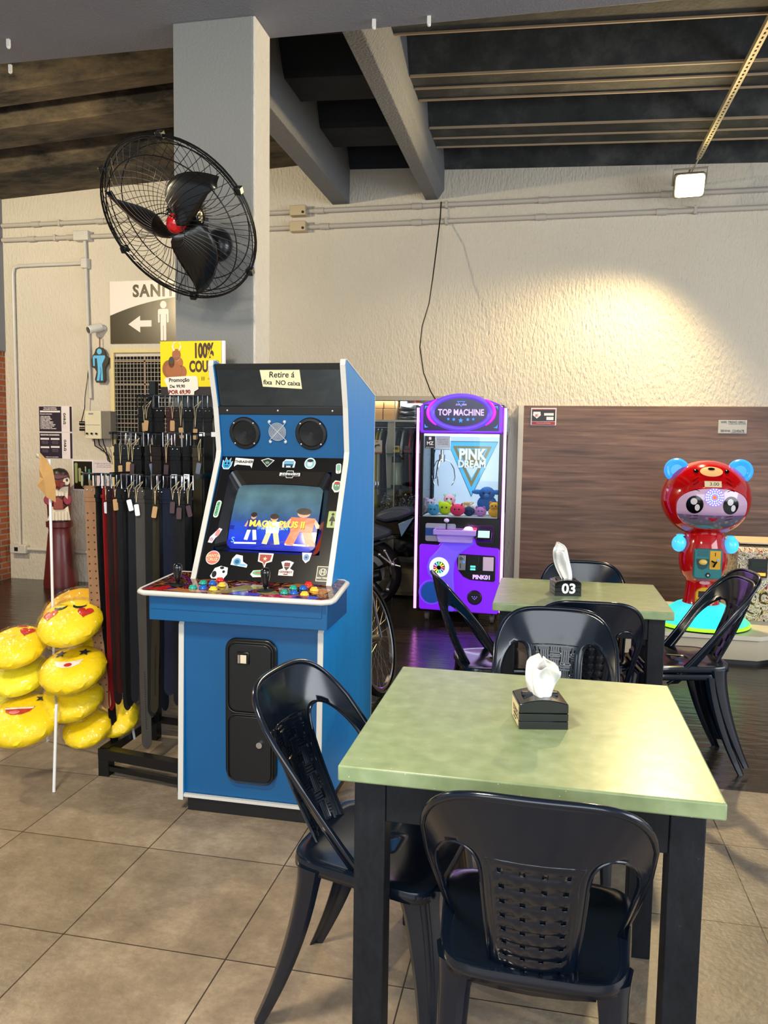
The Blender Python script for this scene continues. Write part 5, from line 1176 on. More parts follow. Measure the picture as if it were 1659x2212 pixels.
t, f2, h = poster(1.512, 1.772, 'upper dark poster listing sustainability tips, with trevo written sideways')
text('Nosso Sustentabilidade\nvocê também economiza?', mpw, off(f2, .128, h-.026), .015, t, bold=.0006)
decal('white_bar', rect(.225, .018, 0, 4, .128, h-.055), f2, mpw, t)
text('Economize você também:', mpw, off(f2, .015, h-.080), .013, t, ax='LEFT', bold=.0006)
text('1. Evitar desperdício\n2. Economize energia\n3. Reduza o desperdício\n4. Reutilize plásticos\n5. Evite produtos químicos\n6. Elimine sacolas plásticas\n7. Imprima apenas o necessário\n8. Se desfaça do lixo no lugar\n9. Cuide o papel de casa\n10. Torne um hábito sustentável', mpw, off(f2, .015, h-.165), .0135, t, ax='LEFT', bold=.0006)
t, f2, h = poster(1.243, 1.508, 'lower dark poster headed DICAS PARA ECONOMIZAR, with trevo written sideways')
text('DICAS PARA ECONOMIZAR', mpw, off(f2, .015, h-.026), .019, t, ax='LEFT', bold=.001, sx=.9)
for cx_, cz_ in ((.062, .065), (.178, .065), (.062, .150), (.178, .146)):
    decal('white_bar', rect(.098, .018, 0, 4, cx_, h-cz_), f2, mpw, t)
    text('apague as luzes\ne feche a torneira\nao sair da sala', M('grey_print', '8a8492', .6), off(f2, cx_, h-cz_-.036), .011, t)
text('Colabore com o meio ambiente', mpw, off(f2, .14, .018), .011, t, bold=.0004)
pt_ = thing('photo_print', 'white framed dark photograph of carved totem figures on the wall', 'picture', (-4.55, WY, .93))
MB().box(-4.672, -4.434, WY-.006, WY, .93, 1.238).build('border', mpw, pt_); pf = fr((-4.553, WY-.0065, 1.084), (1, 0, 0), (0, 0, 1))
decal('photo', rect(.205, .278), pf, M('dark_green_photo', '14180f', .3, var=.6, vs=14), pt_)
for cx_, cy_, w2, h2, c_ in ((-.075, .02, .03, .2, '8f9a68'), (-.035, .0, .028, .13, '9aa070'), (-.01, -.04, .026, .14, 'b8c090'), (.03, .06, .012, .05, 'a8b0a8'), (.07, .0, .022, .12, '2c7a6c'), (.078, -.09, .03, .06, '8a6a40')):
    f_ = off(pf, cx_, cy_, .001); dd = decal('carved_figure', rect(w2, h2, w2*.45, 3), f_, M('photo_'+c_, c_, .4), pt_); decal('carved_head', disc(w2*.6, w2*.7, 14, 0, h2*.42), off(f_, 0, 0, .0006), M('photo_'+c_), pt_)
pp_ = thing('notice', 'pale pink printed page beside the totem photograph', 'notice', (-4.31, WY, 1.0)); MB().box(-4.432, -4.215, WY-.003, WY, .93, 1.238).build('sheet', M('pale_pink_paper', 'ded0d4', .6, var=.03), pp_)
text('Surgidas na segunda metade\ndo século X, período\nmarcado pelas grandes', M('grey_print'), fr((-4.322, WY-.0035, 1.19), (1, 0, 0), (0, 0, 1)), .018, pp_)
# meter box
mbx = thing('meter_box', 'white electric control box with three black knobs beside the mesh door', 'electric box', (-4.30, 6.98, 1.44))
MB().box(-4.43, -4.17, 6.95, WY, 1.45, 1.72).build('housing', M('grey_box_side', '77736c', .4, .2), mbx, bevel=.004)
MB().box(-4.432, -4.262, 6.93, 6.95, 1.45, 1.72).build('cover', M('ivory_cover', 'd9d2b8', .4), mbx, bevel=.004)
for x_ in (-4.405, -4.355, -4.305): MB().cyl((x_, 6.93, 1.50), (x_, 6.915, 1.50), .010).build('knob', mblk, mbx)
MB().box(-4.39, -4.34, 6.927, 6.931, 1.685, 1.70).build('vent', M('grey_print'), mbx); MB().box(-4.425, -4.27, 6.927, 6.931, 1.583, 1.587).build('seam', M('grey_print'), mbx)
for sh_x in (0, .03, .06): MB().tube([(-4.38+sh_x*1.6, 7.0, 1.45), (-4.37+sh_x*1.6, 7.0, 1.38+sh_x*.3), (-4.31+sh_x, 7.0, 1.35), (-4.24, 7.01, 1.30-sh_x), (-4.215, 7.02, 1.22)], .006, 6).build('cable', mfb, mbx, smooth=60)
bk_ = thing('wall_bracket', 'black double wall clip with a twisted cord, left of the control box', 'bracket', (-4.47, 7.0, 1.5))
MB().box(-4.46, -4.435, 6.97, WY, 1.48, 1.62).cyl((-4.52, 6.98, 1.60), (-4.45, 7.0, 1.60), .022).cyl((-4.52, 6.98, 1.545), (-4.45, 7.0, 1.545), .020).build('clip', mfb, bk_)
MB().tube([(-4.50, 6.98, 1.62), (-4.475, 7.0, 1.75), (-4.47, 7.0, 1.85), (-4.45, 7.02, 2.05), (-4.455, 7.04, 2.12)], .005, 6).build('cord', mfb, bk_, smooth=60)
# mesh door
dx0, dx1, dz1 = -4.215, -3.45, 2.29
md_ = struct(MB().box(dx0, dx0+.035, WY-.03, WY+.02, 0, dz1).box(dx1-.035, dx1, WY-.03, WY+.02, 0, dz1).box(dx0, dx1, WY-.031, WY+.021, dz1, dz1+.035).build('door_1', M('cream_metal_frame', 'd8c890', .5), smooth=0))
WORLD[md_] = md_.matrix_world.copy()
WORLD[md_] = Matrix.Translation(md_.location)
MB().box(dx0+.035, dx1-.035, WY-.004, WY-.002, 0, dz1-.035).build('door_void', M('dark_void', '050506', .9), md_, smooth=0)
mm = MB(); mwr = M('rusty_wire', 'a09c92', .5, .4)
x_ = dx0+.06
while x_ < dx1-.04: mm.box(x_-.0022, x_+.0022, WY-.020, WY-.016, 0, dz1-.035); x_ += .0365
z_ = .05
while z_ < dz1-.04: mm.box(dx0+.035, dx1-.035, WY-.024, WY-.020, z_-.0022, z_+.0022); z_ += .041
mm.build('mesh', mwr, md_, smooth=0)
MB().box(-3.86, -3.845, WY-.028, WY-.014, 0, dz1-.035).box(dx0+.035, dx1-.035, WY-.028, WY-.014, 2.20, 2.215).box(dx0+.035, dx1-.035, WY-.028, WY-.014, 1.98, 1.992).box(dx0+.035, dx1-.035, WY-.028, WY-.014, 1.60, 1.612).build('crossbars', M('pinkish_rust', '8c7a6c', .5, .3), md_, smooth=0)
# tyre leaning on the wall
ty = MB().lathe([(.085, -.035), (.10, -.058), (.15, -.068), (.182, -.060), (.190, -.035), (.187, -.006), (.182, 0), (.187, .006), (.190, .035), (.182, .060), (.15, .068), (.10, .058), (.085, .035)], 44, Matrix.Translation((-4.235, 6.92, .495)) @ Matrix.Rotation(R(28), 4, 'Z') @ Matrix.Rotation(R(90), 4, 'Y'))
tw = thing('scooter_tire', 'worn brown rubber tyre hanging on the wall behind the leather belts', 'tire', (-4.235, 6.92, .30)); 
ty.build('tire', M('brown_rubber', '6a604c', .8, bump=.6, bs=40), tw, smooth=40)
tr_ = MB(); TM = Matrix.Translation((-4.235, 6.92, .495)) @ Matrix.Rotation(R(28), 4, 'Z') @ Matrix.Rotation(R(90), 4, 'Y')
for k in range(40):
    a = 2*PI*k/40
    for s_ in (-1, 1): tr_.add([Matrix.Rotation(a, 4, 'Z') @ Vector(p) for p in ((.187, -.004, s_*.012), (.187, .004, s_*.012), (.184, .004, s_*.056), (.184, -.004, s_*.056), (.194, -.004, s_*.012), (.194, .004, s_*.012), (.190, .004, s_*.056), (.190, -.004, s_*.056))], [(0, 1, 2, 3), (4, 7, 6, 5), (0, 4, 5, 1), (1, 5, 6, 2), (2, 6, 7, 3), (3, 7, 4, 0)], TM)
tr_.build('tread_blocks', M('dark_rubber', '4a4334', .8), tw, smooth=0)
# ------------------------------------------------------------------ notices on the wood panel
st_ = thing('alarm_notice', 'small black, red and white notice at the top left of the wood panel', 'notice', (-.03, WY-.03, 1.62))
MB().box(-.152, .066, WY-.034, WY-.0305, 1.625, 1.775).build('sheet', mpw, st_); nf = fr((-.043, WY-.0345, 1.70), (1, 0, 0), (0, 0, 1))
decal('black_field', rect(.200, .105, 0, 4, 0, .012), nf, M('black_sticker'), st_); decal('red_band', rect(.200, .028, 0, 4, 0, -.058), nf, M('red_print', 'a01c18', .4), st_)
decal('shield', [(-.030, .03), (.030, .03), (.034, .0), (0, -.03), (-.034, 0)], off(nf, -.058, .012, .001), mpw, st_); decal('price_box', rect(.082, .022, 0, 4, .045, .020), off(nf, 0, 0, .001), mpw, st_); decal('price_box', rect(.06, .028, 0, 4, .055, -.016), off(nf, 0, 0, .001), mpw, st_)
text('ALARME CONTROLE DE PORTAO', M('red_print'), off(nf, 0, .060, .0018), .0135, st_, bold=.0006); text('JC', M('red_print'), off(nf, -.058, .010, .002), .024, st_, bold=.001); text('TODO DIA SEM PARAR', mpw, off(nf, 0, -.058, .002), .012, st_)
wf_ = thing('wifi_notice', 'small grey card with the WIFI name and SENHA on the wood panel', 'notice', (1.51, WY-.03, 1.57))
MB().box(1.398, 1.622, WY-.034, WY-.0305, 1.572, 1.683).build('sheet', M('grey_card', 'b0aeaa', .5), wf_); nf = fr((1.51, WY-.0345, 1.628), (1, 0, 0), (0, 0, 1))
text('WIFI: TREVO GRILL', mink, off(nf, .003, .036, .0002), .0262, wf_, sx=.88); text('SENHA: 12345678', mink, off(nf, .0, -.036, .0002), .0262, wf_, sx=.93); decal('underline', rect(.14, .0015, 0, 4, .035, .022), nf, mink, wf_); decal('underline', rect(.11, .0015, 0, 4, .045, -.049), nf, mink, wf_)
# ------------------------------------------------------------------ belt rack
mrk = M('rack_black_steel', '0c0c0c', .35)
rk = thing('belt_rack', 'black steel floor rack with three stepped rails full of leather belts', 'rack', (-1.62, 3.1, 0))
mb = MB()
def bar(m, a, b, s_=.016):
    a = Vector(a); b = Vector(b); d = b-a; q = Matrix.Translation(a) @ d.to_track_quat('Z', 'Y').to_matrix().to_4x4()
    m.box(-s_, s_, -s_, s_, 0, d.length, q)
for x_ in (-1.83, -1.43): bar(mb, (x_, 2.96, .105), (x_, 3.42, .105), .02); 
bar(mb, (-1.85, 2.97, .10), (-1.40, 2.90, .10), .022); bar(mb, (-1.85, 3.40, .105), (-1.40, 3.36, .105), .018)
bar(mb, (-1.85, 2.97, .035), (-1.40, 2.90, .035), .010)
mb.build('base_frame', mrk, rk)
for x_, yy in ((-1.83, 2.975), (-1.43, 2.91), (-1.83, 3.40), (-1.43, 3.37)): MB().box(x_-.024, x_+.024, yy-.024, yy+.024, 0, .12).build('foot', mrk, rk)
for x_ in (-1.80, -1.41): MB().box(x_-.015, x_+.015, 3.36, 3.39, .1, 1.72).build('upright', mrk, rk)
RAILS = [(3.00, 1.300, -1.94, -1.46), (3.16, 1.476, -1.90, -1.41), (3.33, 1.648, -1.86, -1.41)]
mtag = M('white_label', 'd8d8dc', .5)
for yy, z, x0, x1 in RAILS:
    r_ = MB().box(x0, x1, yy-.006, yy+.006, z-.005, z+.006).build('rail', mrk, rk)
    for x_ in (-1.80, -1.41): MB().box(x_-.008, x_+.008, yy, 3.37, z-.01, z+.01).build('rail_arm', mrk, r_)
    MB().box(x1-.004, x1+.020, yy-.010, yy-.007, z-.010, z+.010).build('size_label', mtag, r_); MB().box(x1-.06, x1-.035, yy-.010, yy-.007, z-.008, z+.008).build('size_label', mtag, r_)
BC = {'black': '070708', 'grey': '3d3934', 'darkbrown': '160d09', 'tan': '8a6648', 'red brown': '34100d', 'red': '7a1416', 'navy': '0a1124', 'olive': '2e291b', 'oxblood': '1c0908', 'charcoal': '0b0b0c', 'blue black': '070a10'}
for k_, v_ in BC.items(): M('leather_'+k_, v_, .6, spec=.18, var=.2, vs=30, bump=.2, bs=60, stretch=(1, 1, .3))
mkraft = M('kraft_card', 'b08a58', .7); mstring = M('string', 'c8b48c', .8); mnick = M('nickel', 'c4c6ca', .18, 1.); mdnk = M('black_nickel', '2a2b2e', .2, 1.); mbrass = M('brass', 'b08a4a', .25, 1.)
belts = [0]
def belt(x, ri, wd, ln, color, phi, label, tagc=None, buckle='n', bend=0., holes=False, lift=0., dy=0.):
    yy, z, _, _ = RAILS[ri]; yy = yy - .008 + dy
    t = thing('leather_belt', label, 'belt', (x, yy, z), R(phi), 'belts on the ' + ('front lower', 'middle', 'rear upper')[ri] + ' rail')
    T = WORLD[t]; ml = MATS['leather_'+color]; bmx = {'n': mnick, 'd': mdnk, 'b': mbrass}[buckle]
    hw_ = wd/2+.004; b = MB()
    b.tube([(-hw_, -.004, .004), (-hw_, -.006, -.055), (hw_, -.006, -.055), (hw_, -.004, .004)], .0032, 6, T, closed=True); b.tube([(0, -.005, -.055), (0, -.012, -.03), (0, -.010, .0)], .0024, 6, T)
    b.build('buckle', bmx, t, smooth=60)
    K = 14; top = -.048; L_ = ln
    def fn(u, v):
        k = v; w_ = wd/2*(1 if k < .965 else math.sqrt(max(.05, 1-((k-.965)/.035)**2)))
        return T @ Vector((u*w_+bend*k*k, -.003+.010*math.sin(k*5+x*9)*k, top-L_*k))
    vs = [i/K for i in range(K)] + [.93, .965, .98, .992, 1.0]
    MB().sheet(fn, [-1, 1], sorted(set(vs))).build('strap', ml, t, solid=.0035, smooth=0)
    MB().box(-wd/2-.003, wd/2+.003, -.010, .006, -.098, -.084, T).build('keeper_loop', ml, t, bevel=.001)
    MB().box(-wd/2, wd/2, -.008, -.003, -.115, -.05, T).build('folded_end', ml, t, bevel=.001)
    if holes:
        h = MB()
        n_ = 26
        for i in range(n_):
            zz = top - L_*(.12 + .80*i/(n_-1)) if holes == 1 else top - L_*(.70+.22*i/(n_-1))
            for sx_ in ((-1, 1) if holes == 1 else (0,)):
                k = (top-zz)/L_; h.cyl((sx_*wd*.27+bend*k*k, -.0085+.010*math.sin(k*5+x*9)*k, zz), (sx_*wd*.27+bend*k*k, -.002+.010*math.sin(k*5+x*9)*k, zz), .0028 if holes == 1 else .0018, n=6, M4=T)
        h.build('punched_holes', mkick, t, smooth=0)
    if buckle != 'd' and wd > .03:
        for sx_ in (-1, 1): MB().ball((sx_*wd*.22, -.009, -.066), .004, 8, 6, M4=T).build('rivet', bmx, t)
    if tagc:
        tz = -.10 - random.random()*.05; tx = hw_*.5*random.choice((-1, 1)); a = random.uniform(-.25, .25)
        MB().tube([(hw_*.7, -.012, -.02), (tx+.004, -.016, -.06), (tx, -.018, tz+.01)], .0010, 4, T).tube([(hw_*.7, -.012, -.02), (tx-.004, -.020, -.05), (tx, -.018, tz+.01)], .0010, 4, T).build('string', mstring, t)
        q = T @ Matrix.Translation((tx, -.019, tz)) @ Matrix.Rotation(a, 4, 'Y')
        MB().prism(rect(.020, .048, .004, 2, 0, -.022), -.0008, .0008, q @ Matrix.Rotation(R(90), 4, 'X')).build('price_tag', M('tag_'+tagc, {'kraft': 'b08a58', 'white': 'd8dadc', 'plum': '3a2228', 'slate': '5a6070'}[tagc], .6), t, smooth=0)
    belts[0] += 1
    return t
# front lower rail, left to right
FL = [(-1.893, .048, .97, 'tan', 8, 'wide tan belt with rows of punched holes, first at the rack\'s left end', None, 'n', .055, 1),
      (-1.852, .036, 1.20, 'charcoal', 62, 'long dark belt just right of the wide tan one, its tip nearly on the floor', None, 'd', .06, 2),
      (-1.825, .030, .98, 'red', 66, 'narrow bright red belt near the left end of the lower rail', 'white', 'n', .02, 0),
      (-1.800, .034, .95, 'oxblood', 40, 'oxblood belt beside the bright red one on the lower rail', None, 'n', .02, 0),
      (-1.775, .032, .90, 'red brown', 50, 'red brown belt with orange keeper, left part of the lower rail', 'kraft', 'n', .01, 2),
      (-1.752, .034, .97, 'black', 30, 'plain black belt right of the red brown one', None, 'd', .015, 0),
      (-1.728, .036, .95, 'charcoal', 55, 'black belt with small holes behind the white tagged grey belt', None, 'n', .01, 2),
      (-1.700, .034, .93, 'blue black', 20, 'blue black belt just left of the big grey belt', 'white', 'n', 0., 0),
      (-1.660, .044, 1.13, 'grey', 10, 'wide grey leather belt hanging to the base, centre of the lower rail', 'white', 'n', .012, 2),
      (-1.618, .042, .98, 'charcoal', 12, 'dark charcoal belt right of the wide grey belt', None, 'd', .0, 0),
      (-1.590, .034, .96, 'olive', 45, 'olive belt with rounded tip ending above the rack base', 'kraft', 'n', -.02, 2),
      (-1.562, .034, .95, 'blue black', 55, 'narrow blue black belt right of the olive one', None, 'n', 0., 0),
      (-1.535, .048, .88, 'navy', 4, 'wide navy belt with large black keeper, shorter than its neighbours', None, 'd', 0., 0),
      (-1.498, .036, .92, 'blue black', 10, 'blue black belt right of the wide navy belt', 'plum', 'n', 0., 0),
      (-1.470, .038, .93, 'charcoal', 14, 'charcoal belt with white string tag near the right end', 'plum', 'n', 0., 0),
      (-1.447, .030, .90, 'black', 50, 'last black belt at the right end of the lower rail', 'plum', 'n', 0., 0)]
for x, wd, ln, c_, ph, lbl, tg, bu, be, ho in FL: belt(x, 0, wd, ln, c_, ph, lbl, tg, bu, be, ho)
ML = [(-1.855, .034, .9, 'charcoal', 25, 'dark belt with dangling oval tag at the middle rail\'s left end', 'kraft', 'd'), (-1.815, .036, .95, 'blue black', 20, 'blue black belt with a kraft tag on the middle rail', 'kraft', 'n'), (-1.765, .046, 1.0, 'black', 5, 'black riveted belt with brown keeper, left half of the middle rail', 'plum', 'n'),
      (-1.712, .030, .95, 'charcoal', 40, 'belt with a slate grey oval tag on the middle rail', 'slate', 'n'), (-1.670, .044, 1.0, 'darkbrown', 5, 'wide dark brown belt at the centre of the middle rail', None, 'd'), (-1.622, .030, .95, 'oxblood', 45, 'belt seen edge-on between dark brown and riveted ones', 'plum', 'n'),
      (-1.580, .048, 1.0, 'blue black', 3, 'blue black riveted belt with brown keeper, right half of middle rail', None, 'n'), (-1.532, .030, .95, 'black', 40, 'black belt edge-on with pale string knot, middle rail', None, 'n'), (-1.478, .042, 1.0, 'olive', 5, 'olive belt with slate tag near the middle rail\'s right end', 'slate', 'd')]
for x, wd, ln, c_, ph, lbl, tg, bu in ML: belt(x, 1, wd, ln, c_, ph, lbl, tg, bu)
UL = [(-1.835, .030, .9, 'charcoal', 35, 'thin grey black belt with bundled kraft tags, upper rail left', 'kraft', 'd'), (-1.800, .030, .9, 'black', 30, 'black belt beside the bundled kraft tags, upper rail', 'kraft', 'd'), (-1.742, .044, 1.0, 'black', 4, 'black riveted belt below the promotion card\'s left edge', None, 'n'), (-1.690, .034, .9, 'red brown', 20, 'red brown belt with a small kraft tag on the upper rail', 'kraft', 'n'),
      (-1.650, .034, .9, 'darkbrown', 22, 'dark brown belt with orange keeper beside the red brown one', 'kraft', 'n'), (-1.600, .044, 1.0, 'black', 4, 'black riveted belt right of the brown pair, upper rail', None, 'n'), (-1.552, .036, 1.0, 'blue black', 12, 'blue black belt with large kraft tag, upper rail', 'kraft', 'n'), (-1.505, .040, 1.0, 'charcoal', 8, 'charcoal belt right of the large kraft tag, upper rail', None, 'n'),
      (-1.458, .034, 1.0, 'black', 20, 'black belt with dark tag beside the arcade cabinet, upper rail', 'plum', 'n')]
for x, wd, ln, c_, ph, lbl, tg, bu in UL: belt(x, 2, wd, ln, c_, ph, lbl, tg, bu)
# yellow shop sign on the rack
ys = thing('promotion_sign', 'yellow sign reading 100% COURO above the belts', 'sign', (-1.6, 3.37, 1.68))
yf = fr((-1.600, 3.345, 1.795), (1, .02, .005), (0, 0, 1))
MB().prism(rect(.295, .205), -.012, 0, yf).build('board', M('bright_yellow_board', 'f6d400', .3, var=.03), ys)
MB().prism(rect(.014, .205, 0, 4, .156, 0), -.014, -.001, yf).build('board_edge', mpw, ys); MB().prism(rect(.295, .045, 0, 4, .0, -.127), -.012, -.002, yf).build('lower_board', M('brown_board', '2a1a12', .4), ys)
MB().box(-.01, .01, -.20, 0, -.022, -.012, yf).build('holder', mrk, ys)
mbrn = M('brown_print', '4a2c14', .4); f1 = off(yf, 0, 0, .0003)
text('100%', mbrn, off(f1, .063, .056), .088, ys, bold=.0042, sx=.50); text('COURO', mbrn, off(f1, .068, -.014), .068, ys, bold=.0030, sx=.60)
for nm, pl_, c_ in (('bull_shoulder', disc(.040, .036, 20, -.082, -.028), 'a86434'), ('bull_shoulder', disc(.030, .040, 20, -.108, -.022), '9a5a2e'), ('bull_arm', disc(.026, .030, 20, -.045, -.036), 'a86434'), ('bull_chest', disc(.030, .028, 20, -.066, .006), 'b06c3a'), ('bull_head', disc(.021, .026, 20, -.068, .042), 'a86434'), ('bull_muzzle', disc(.012, .012, 16, -.064, .026), 'd89c78'),
                    ('bull_horn', [(-.082, .058), (-.090, .078), (-.080, .098), (-.066, .100), (-.080, .090), (-.082, .076), (-.074, .062)], 'e8e0c8'), ('bull_horn', [(-.052, .060), (-.042, .074), (-.048, .094), (-.056, .098), (-.048, .084), (-.052, .072), (-.058, .060)], 'e8e0c8'), ('dumbbell', disc(.015, .026, 18, -.092, .008), '4a4236'), ('dumbbell', disc(.018, .012, 18, -.072, -.058), '5a5244')):
    decal(nm, pl_, off(f1, 0, .0, .0004*len(MATS) % .002 + .0002), M('bull_'+c_, c_, .4), ys, .0006)
pcd = thing('price_card', 'torn white card reading Promoção POR 69,90 stuck on the yellow sign', 'card', (-1.655, 3.33, 1.67)); cf = off(yf, -.052, -.103, .004, .02)
MB().prism([(-.068, .042), (-.050, .045), (.042, .048), (.082, .046), (.088, .038), (.090, -.012), (.080, -.018), (.070, -.022), (.068, -.040), (-.052, -.044), (-.060, 0), (-.076, .034)], 0, .0012, cf).build('card', M('ivory_card', 'efe2cc', .6, var=.03), pcd)
cf = off(cf, 0, 0, .0014)
text('Promoção', mink, off(cf, -.002, .030), .024, pcd, bold=.0007, ext=.0003); text('De: 99,90', mink, off(cf, -.012, .002), .019, pcd, bold=.0006, ext=.0003); text('POR 69,90', M('dark_red_print', '8a1414', .4), off(cf, -.002, -.024), .024, pcd, bold=.0012, ext=.0003)
text('outlet', mbrn, off(f1, .082, -.066), .015, ys, ext=.0002, ax='LEFT'); MB().tube([f1 @ Vector(p) for p in ((.052, -.058, 0), (.066, -.058, 0), (.066, -.074, 0), (.052, -.074, 0))], .0012, 4, closed=True).build('app_icon', mbrn, ys); MB().tube([f1 @ Vector((.059+.004*math.cos(a), -.066+.004*math.sin(a), 0)) for a in [PI*i/6 for i in range(12)]], .0010, 4, closed=True).build('app_icon', mbrn, ys)

# ------------------------------------------------------------------ carved totem
tt = thing('carved_totem', 'tall carved wooden totem painted red brown and white against the wall', 'totem', (-4.63, 6.79, 0))
T0 = Matrix.Translation((-4.645, 6.80, 0)) @ Matrix.Rotation(R(32), 4, 'Z')
mtr = M('totem_red_brown', '5a1c1c', .4, var=.3, vs=8, stretch=(3, 3, 1), coat=.2); mtw = M('totem_white', 'ddd2bc', .5, var=.1, vs=30); mtb = M('totem_black', '1d1b1a', .4); mtc = M('totem_crimson', '8a1630', .4); mto = M('totem_orange', '8c3a26', .45)
MB().lathe([(1e-4, 0), (.155, 0), (.158, .03), (.135, .25), (.110, .50), (.100, .56), (.106, .585)], 28, T0 @ Matrix.Diagonal((1, .9, 1, 1))).build('plinth', mtr, tt, smooth=50)
MB().lathe([(.100, .585), (.122, .59), (.124, .645), (1e-4, .65)], 24, T0 @ Matrix.Diagonal((1.0, .85, 1, 1))).build('collar', mtr, tt, smooth=40)
MB().lathe([(1e-4, .645), (.105, .648), (.108, .75), (.112, .85), (.108, .92), (.105, 1.0), (.102, 1.08), (.09, 1.12), (.05, 1.15), (1e-4, 1.155)], 28, T0 @ Matrix.Diagonal((1, .85, 1, 1))).build('body', mtr, tt, smooth=50)
MB().lathe([(1e-4, 1.085), (.082, 1.08), (.086, 1.10), (.075, 1.135), (.05, 1.155), (1e-4, 1.165)], 24, T0 @ Matrix.Translation((.01, -.025, 0)) @ Matrix.Diagonal((.95, .85, 1, 1))).build('cap', mtb, tt, smooth=50)
tf0 = T0 @ fr((0, -.092, 0), (1, 0, 0), (0, 0, 1))
def tp(nm, poly, t0, t1, m_, bv=.006): return MB().prism(poly, t0, t1, tf0).build(nm, m_, tt, bevel=bv)
tp('lower_teeth', [(-.105, .66), (.105, .66), (.085, .80), (.045, .77), (-.03, .77), (-.055, .80)], -.02, .025, mtw)
for i in range(5): tp('tooth', rect(.026, .085, .006, 3, -.048+i*.028, .705), .02, .040, mtw, .004)
tp('tongue', [(-.045, .77), (.045, .77), (.040, .86), (.0, .89), (-.045, .86)], .0, .05, mto); tp('cheek', disc(.045, .05, 16, -.085, .86), -.03, .025, mtc); tp('cheek', disc(.04, .05, 16, .080, .86), -.03, .02, mtc)
tp('upper_teeth', [(-.085, .98), (-.085, .86), (-.05, .90), (.05, .90), (.085, .86), (.09, .99)], -.02, .022, mtw)
for i in range(4): tp('tooth', rect(.024, .055, .006, 3, -.036+i*.025, .925), .018, .036, mtw, .004)
tp('face', [(-.09, 1.10), (.09, 1.10), (.10, 1.02), (.05, .945), (.0, .925), (-.06, .955), (-.10, 1.03)], -.03, .02, mtr)
tp('eye', disc(.030, .040, 16, -.070, 1.045), .0, .028, mtw, .003); tp('eye', disc(.030, .040, 16, .075, 1.040), .0, .028, mtw, .003); tp('pupil', disc(.011, .014, 12, -.074, 1.055), .026, .032, mtb, .001); tp('pupil', disc(.011, .014, 12, .080, 1.050), .026, .032, mtb, .001)
tp('brow', [(-.09, 1.11), (-.085, 1.08), (0, 1.055), (.085, 1.075), (.09, 1.10)], .0, .04, mtr)
MB().add([tf0 @ Vector(p) for p in ((-.06, 1.035, .02), (.07, 1.03, .02), (.005, .95, .02), (.005, 1.045, .09), (.005, .99, .10))], [(0, 1, 2), (0, 3, 1), (0, 2, 4), (0, 4, 3), (1, 4, 2), (1, 3, 4)]).build('beak', mto, tt, smooth=0)
for sg in (-1, 1): tp('beak_side', [(sg*.010, .965), (sg*.060, 1.005), (sg*.062, 1.03), (sg*.030, 1.035), (sg*.008, 1.01)], .045, .075, M('totem_dark_red', '6a1418', .4), .004)

# ------------------------------------------------------------------ cushion stand
mwr_ = M('white_rod', 'e2e0dc', .4)
cst = thing('cushion_stand', 'thin white metal stand with rods holding yellow face cushions', 'stand', (-2.05, 2.95, 0))
MB().cyl((-2.07, 2.97, .30), (-2.07, 2.97, 1.36), .006).build('pole', mwr_, cst)
MB().cyl((-1.945, 2.77, 0), (-1.945, 2.80, .36), .0065).build('leg', mwr_, cst); MB().cyl((-2.305, 3.245, 0), (-2.28, 3.20, .40), .0065).build('leg', mwr_, cst); MB().cyl((-1.80, 3.16, .09), (-1.83, 3.12, .42), .006).build('leg', mwr_, cst)
hp = MB()
for z in (.18, .40, .62): hp.tube([(-1.945, 2.80, z*.0+.35), (-2.07, 2.97, .36), (-2.28, 3.20, .38)], .005, 6)
hp.tube([(-1.83, 3.12, .40), (-2.07, 2.97, .36)], .005, 6); hp.build('cross_rods', mwr_, cst)
kp = thing('kraft_paper', 'crumpled brown kraft paper sheet stuck on top of the thin white pole', 'paper', (-2.07, 2.95, 1.2))
ko = [(-2.105, 1.385), (-2.085, 1.378), (-2.062, 1.350), (-2.030, 1.305), (-2.034, 1.26), (-2.046, 1.185), (-2.062, 1.20), (-2.10, 1.248), (-2.098, 1.30)]
ko = [(-2.090, 1.388), (-2.070, 1.355), (-2.036, 1.315), (-2.034, 1.25), (-2.042, 1.178), (-2.062, 1.20), (-2.104, 1.250), (-2.100, 1.285), (-2.088, 1.32)]
vs = [(x_, 2.945+.014*math.sin(i*2.1)+(x_+2.07)*.35, z) for i, (x_, z) in enumerate(ko)] + [(-2.068, 2.925, 1.28)]
MB().add(vs, [(i, (i+1) % 9, 9) for i in range(9)]).build('sheet', M('kraft_paper', 'b58a50', .7, bump=.5, bs=25), kp, smooth=0, solid=.0015)
MB().add([(-2.118, 2.95, 1.385), (-2.090, 2.94, 1.378), (-2.088, 2.935, 1.36), (-2.116, 2.945, 1.368)], [(0, 1, 2, 3)]).build('tape', M('beige_tape', 'a8a088', .5), kp, solid=.001)
mcu = M('yellow_plush', 'ffd800', .62, var=.06, bump=.25, bs=45); mcu2 = M('lemon_plush', 'f8ea20', .62, var=.06, bump=.25, bs=45)
mbag, N_, L_, b_ = nodes_of('clear_plastic_wrap')
_t = N_.new('ShaderNodeBsdfTransparent'); _g = N_.new('ShaderNodeBsdfGlossy'); _g.inputs['Roughness'].default_value = .08; _mx = N_.new('ShaderNodeMixShader'); _n = N_.new('ShaderNodeTexNoise'); _n.inputs['Scale'].default_value = 13; _n.inputs['Detail'].default_value = 3; _n.inputs['Distortion'].default_value = 1.2
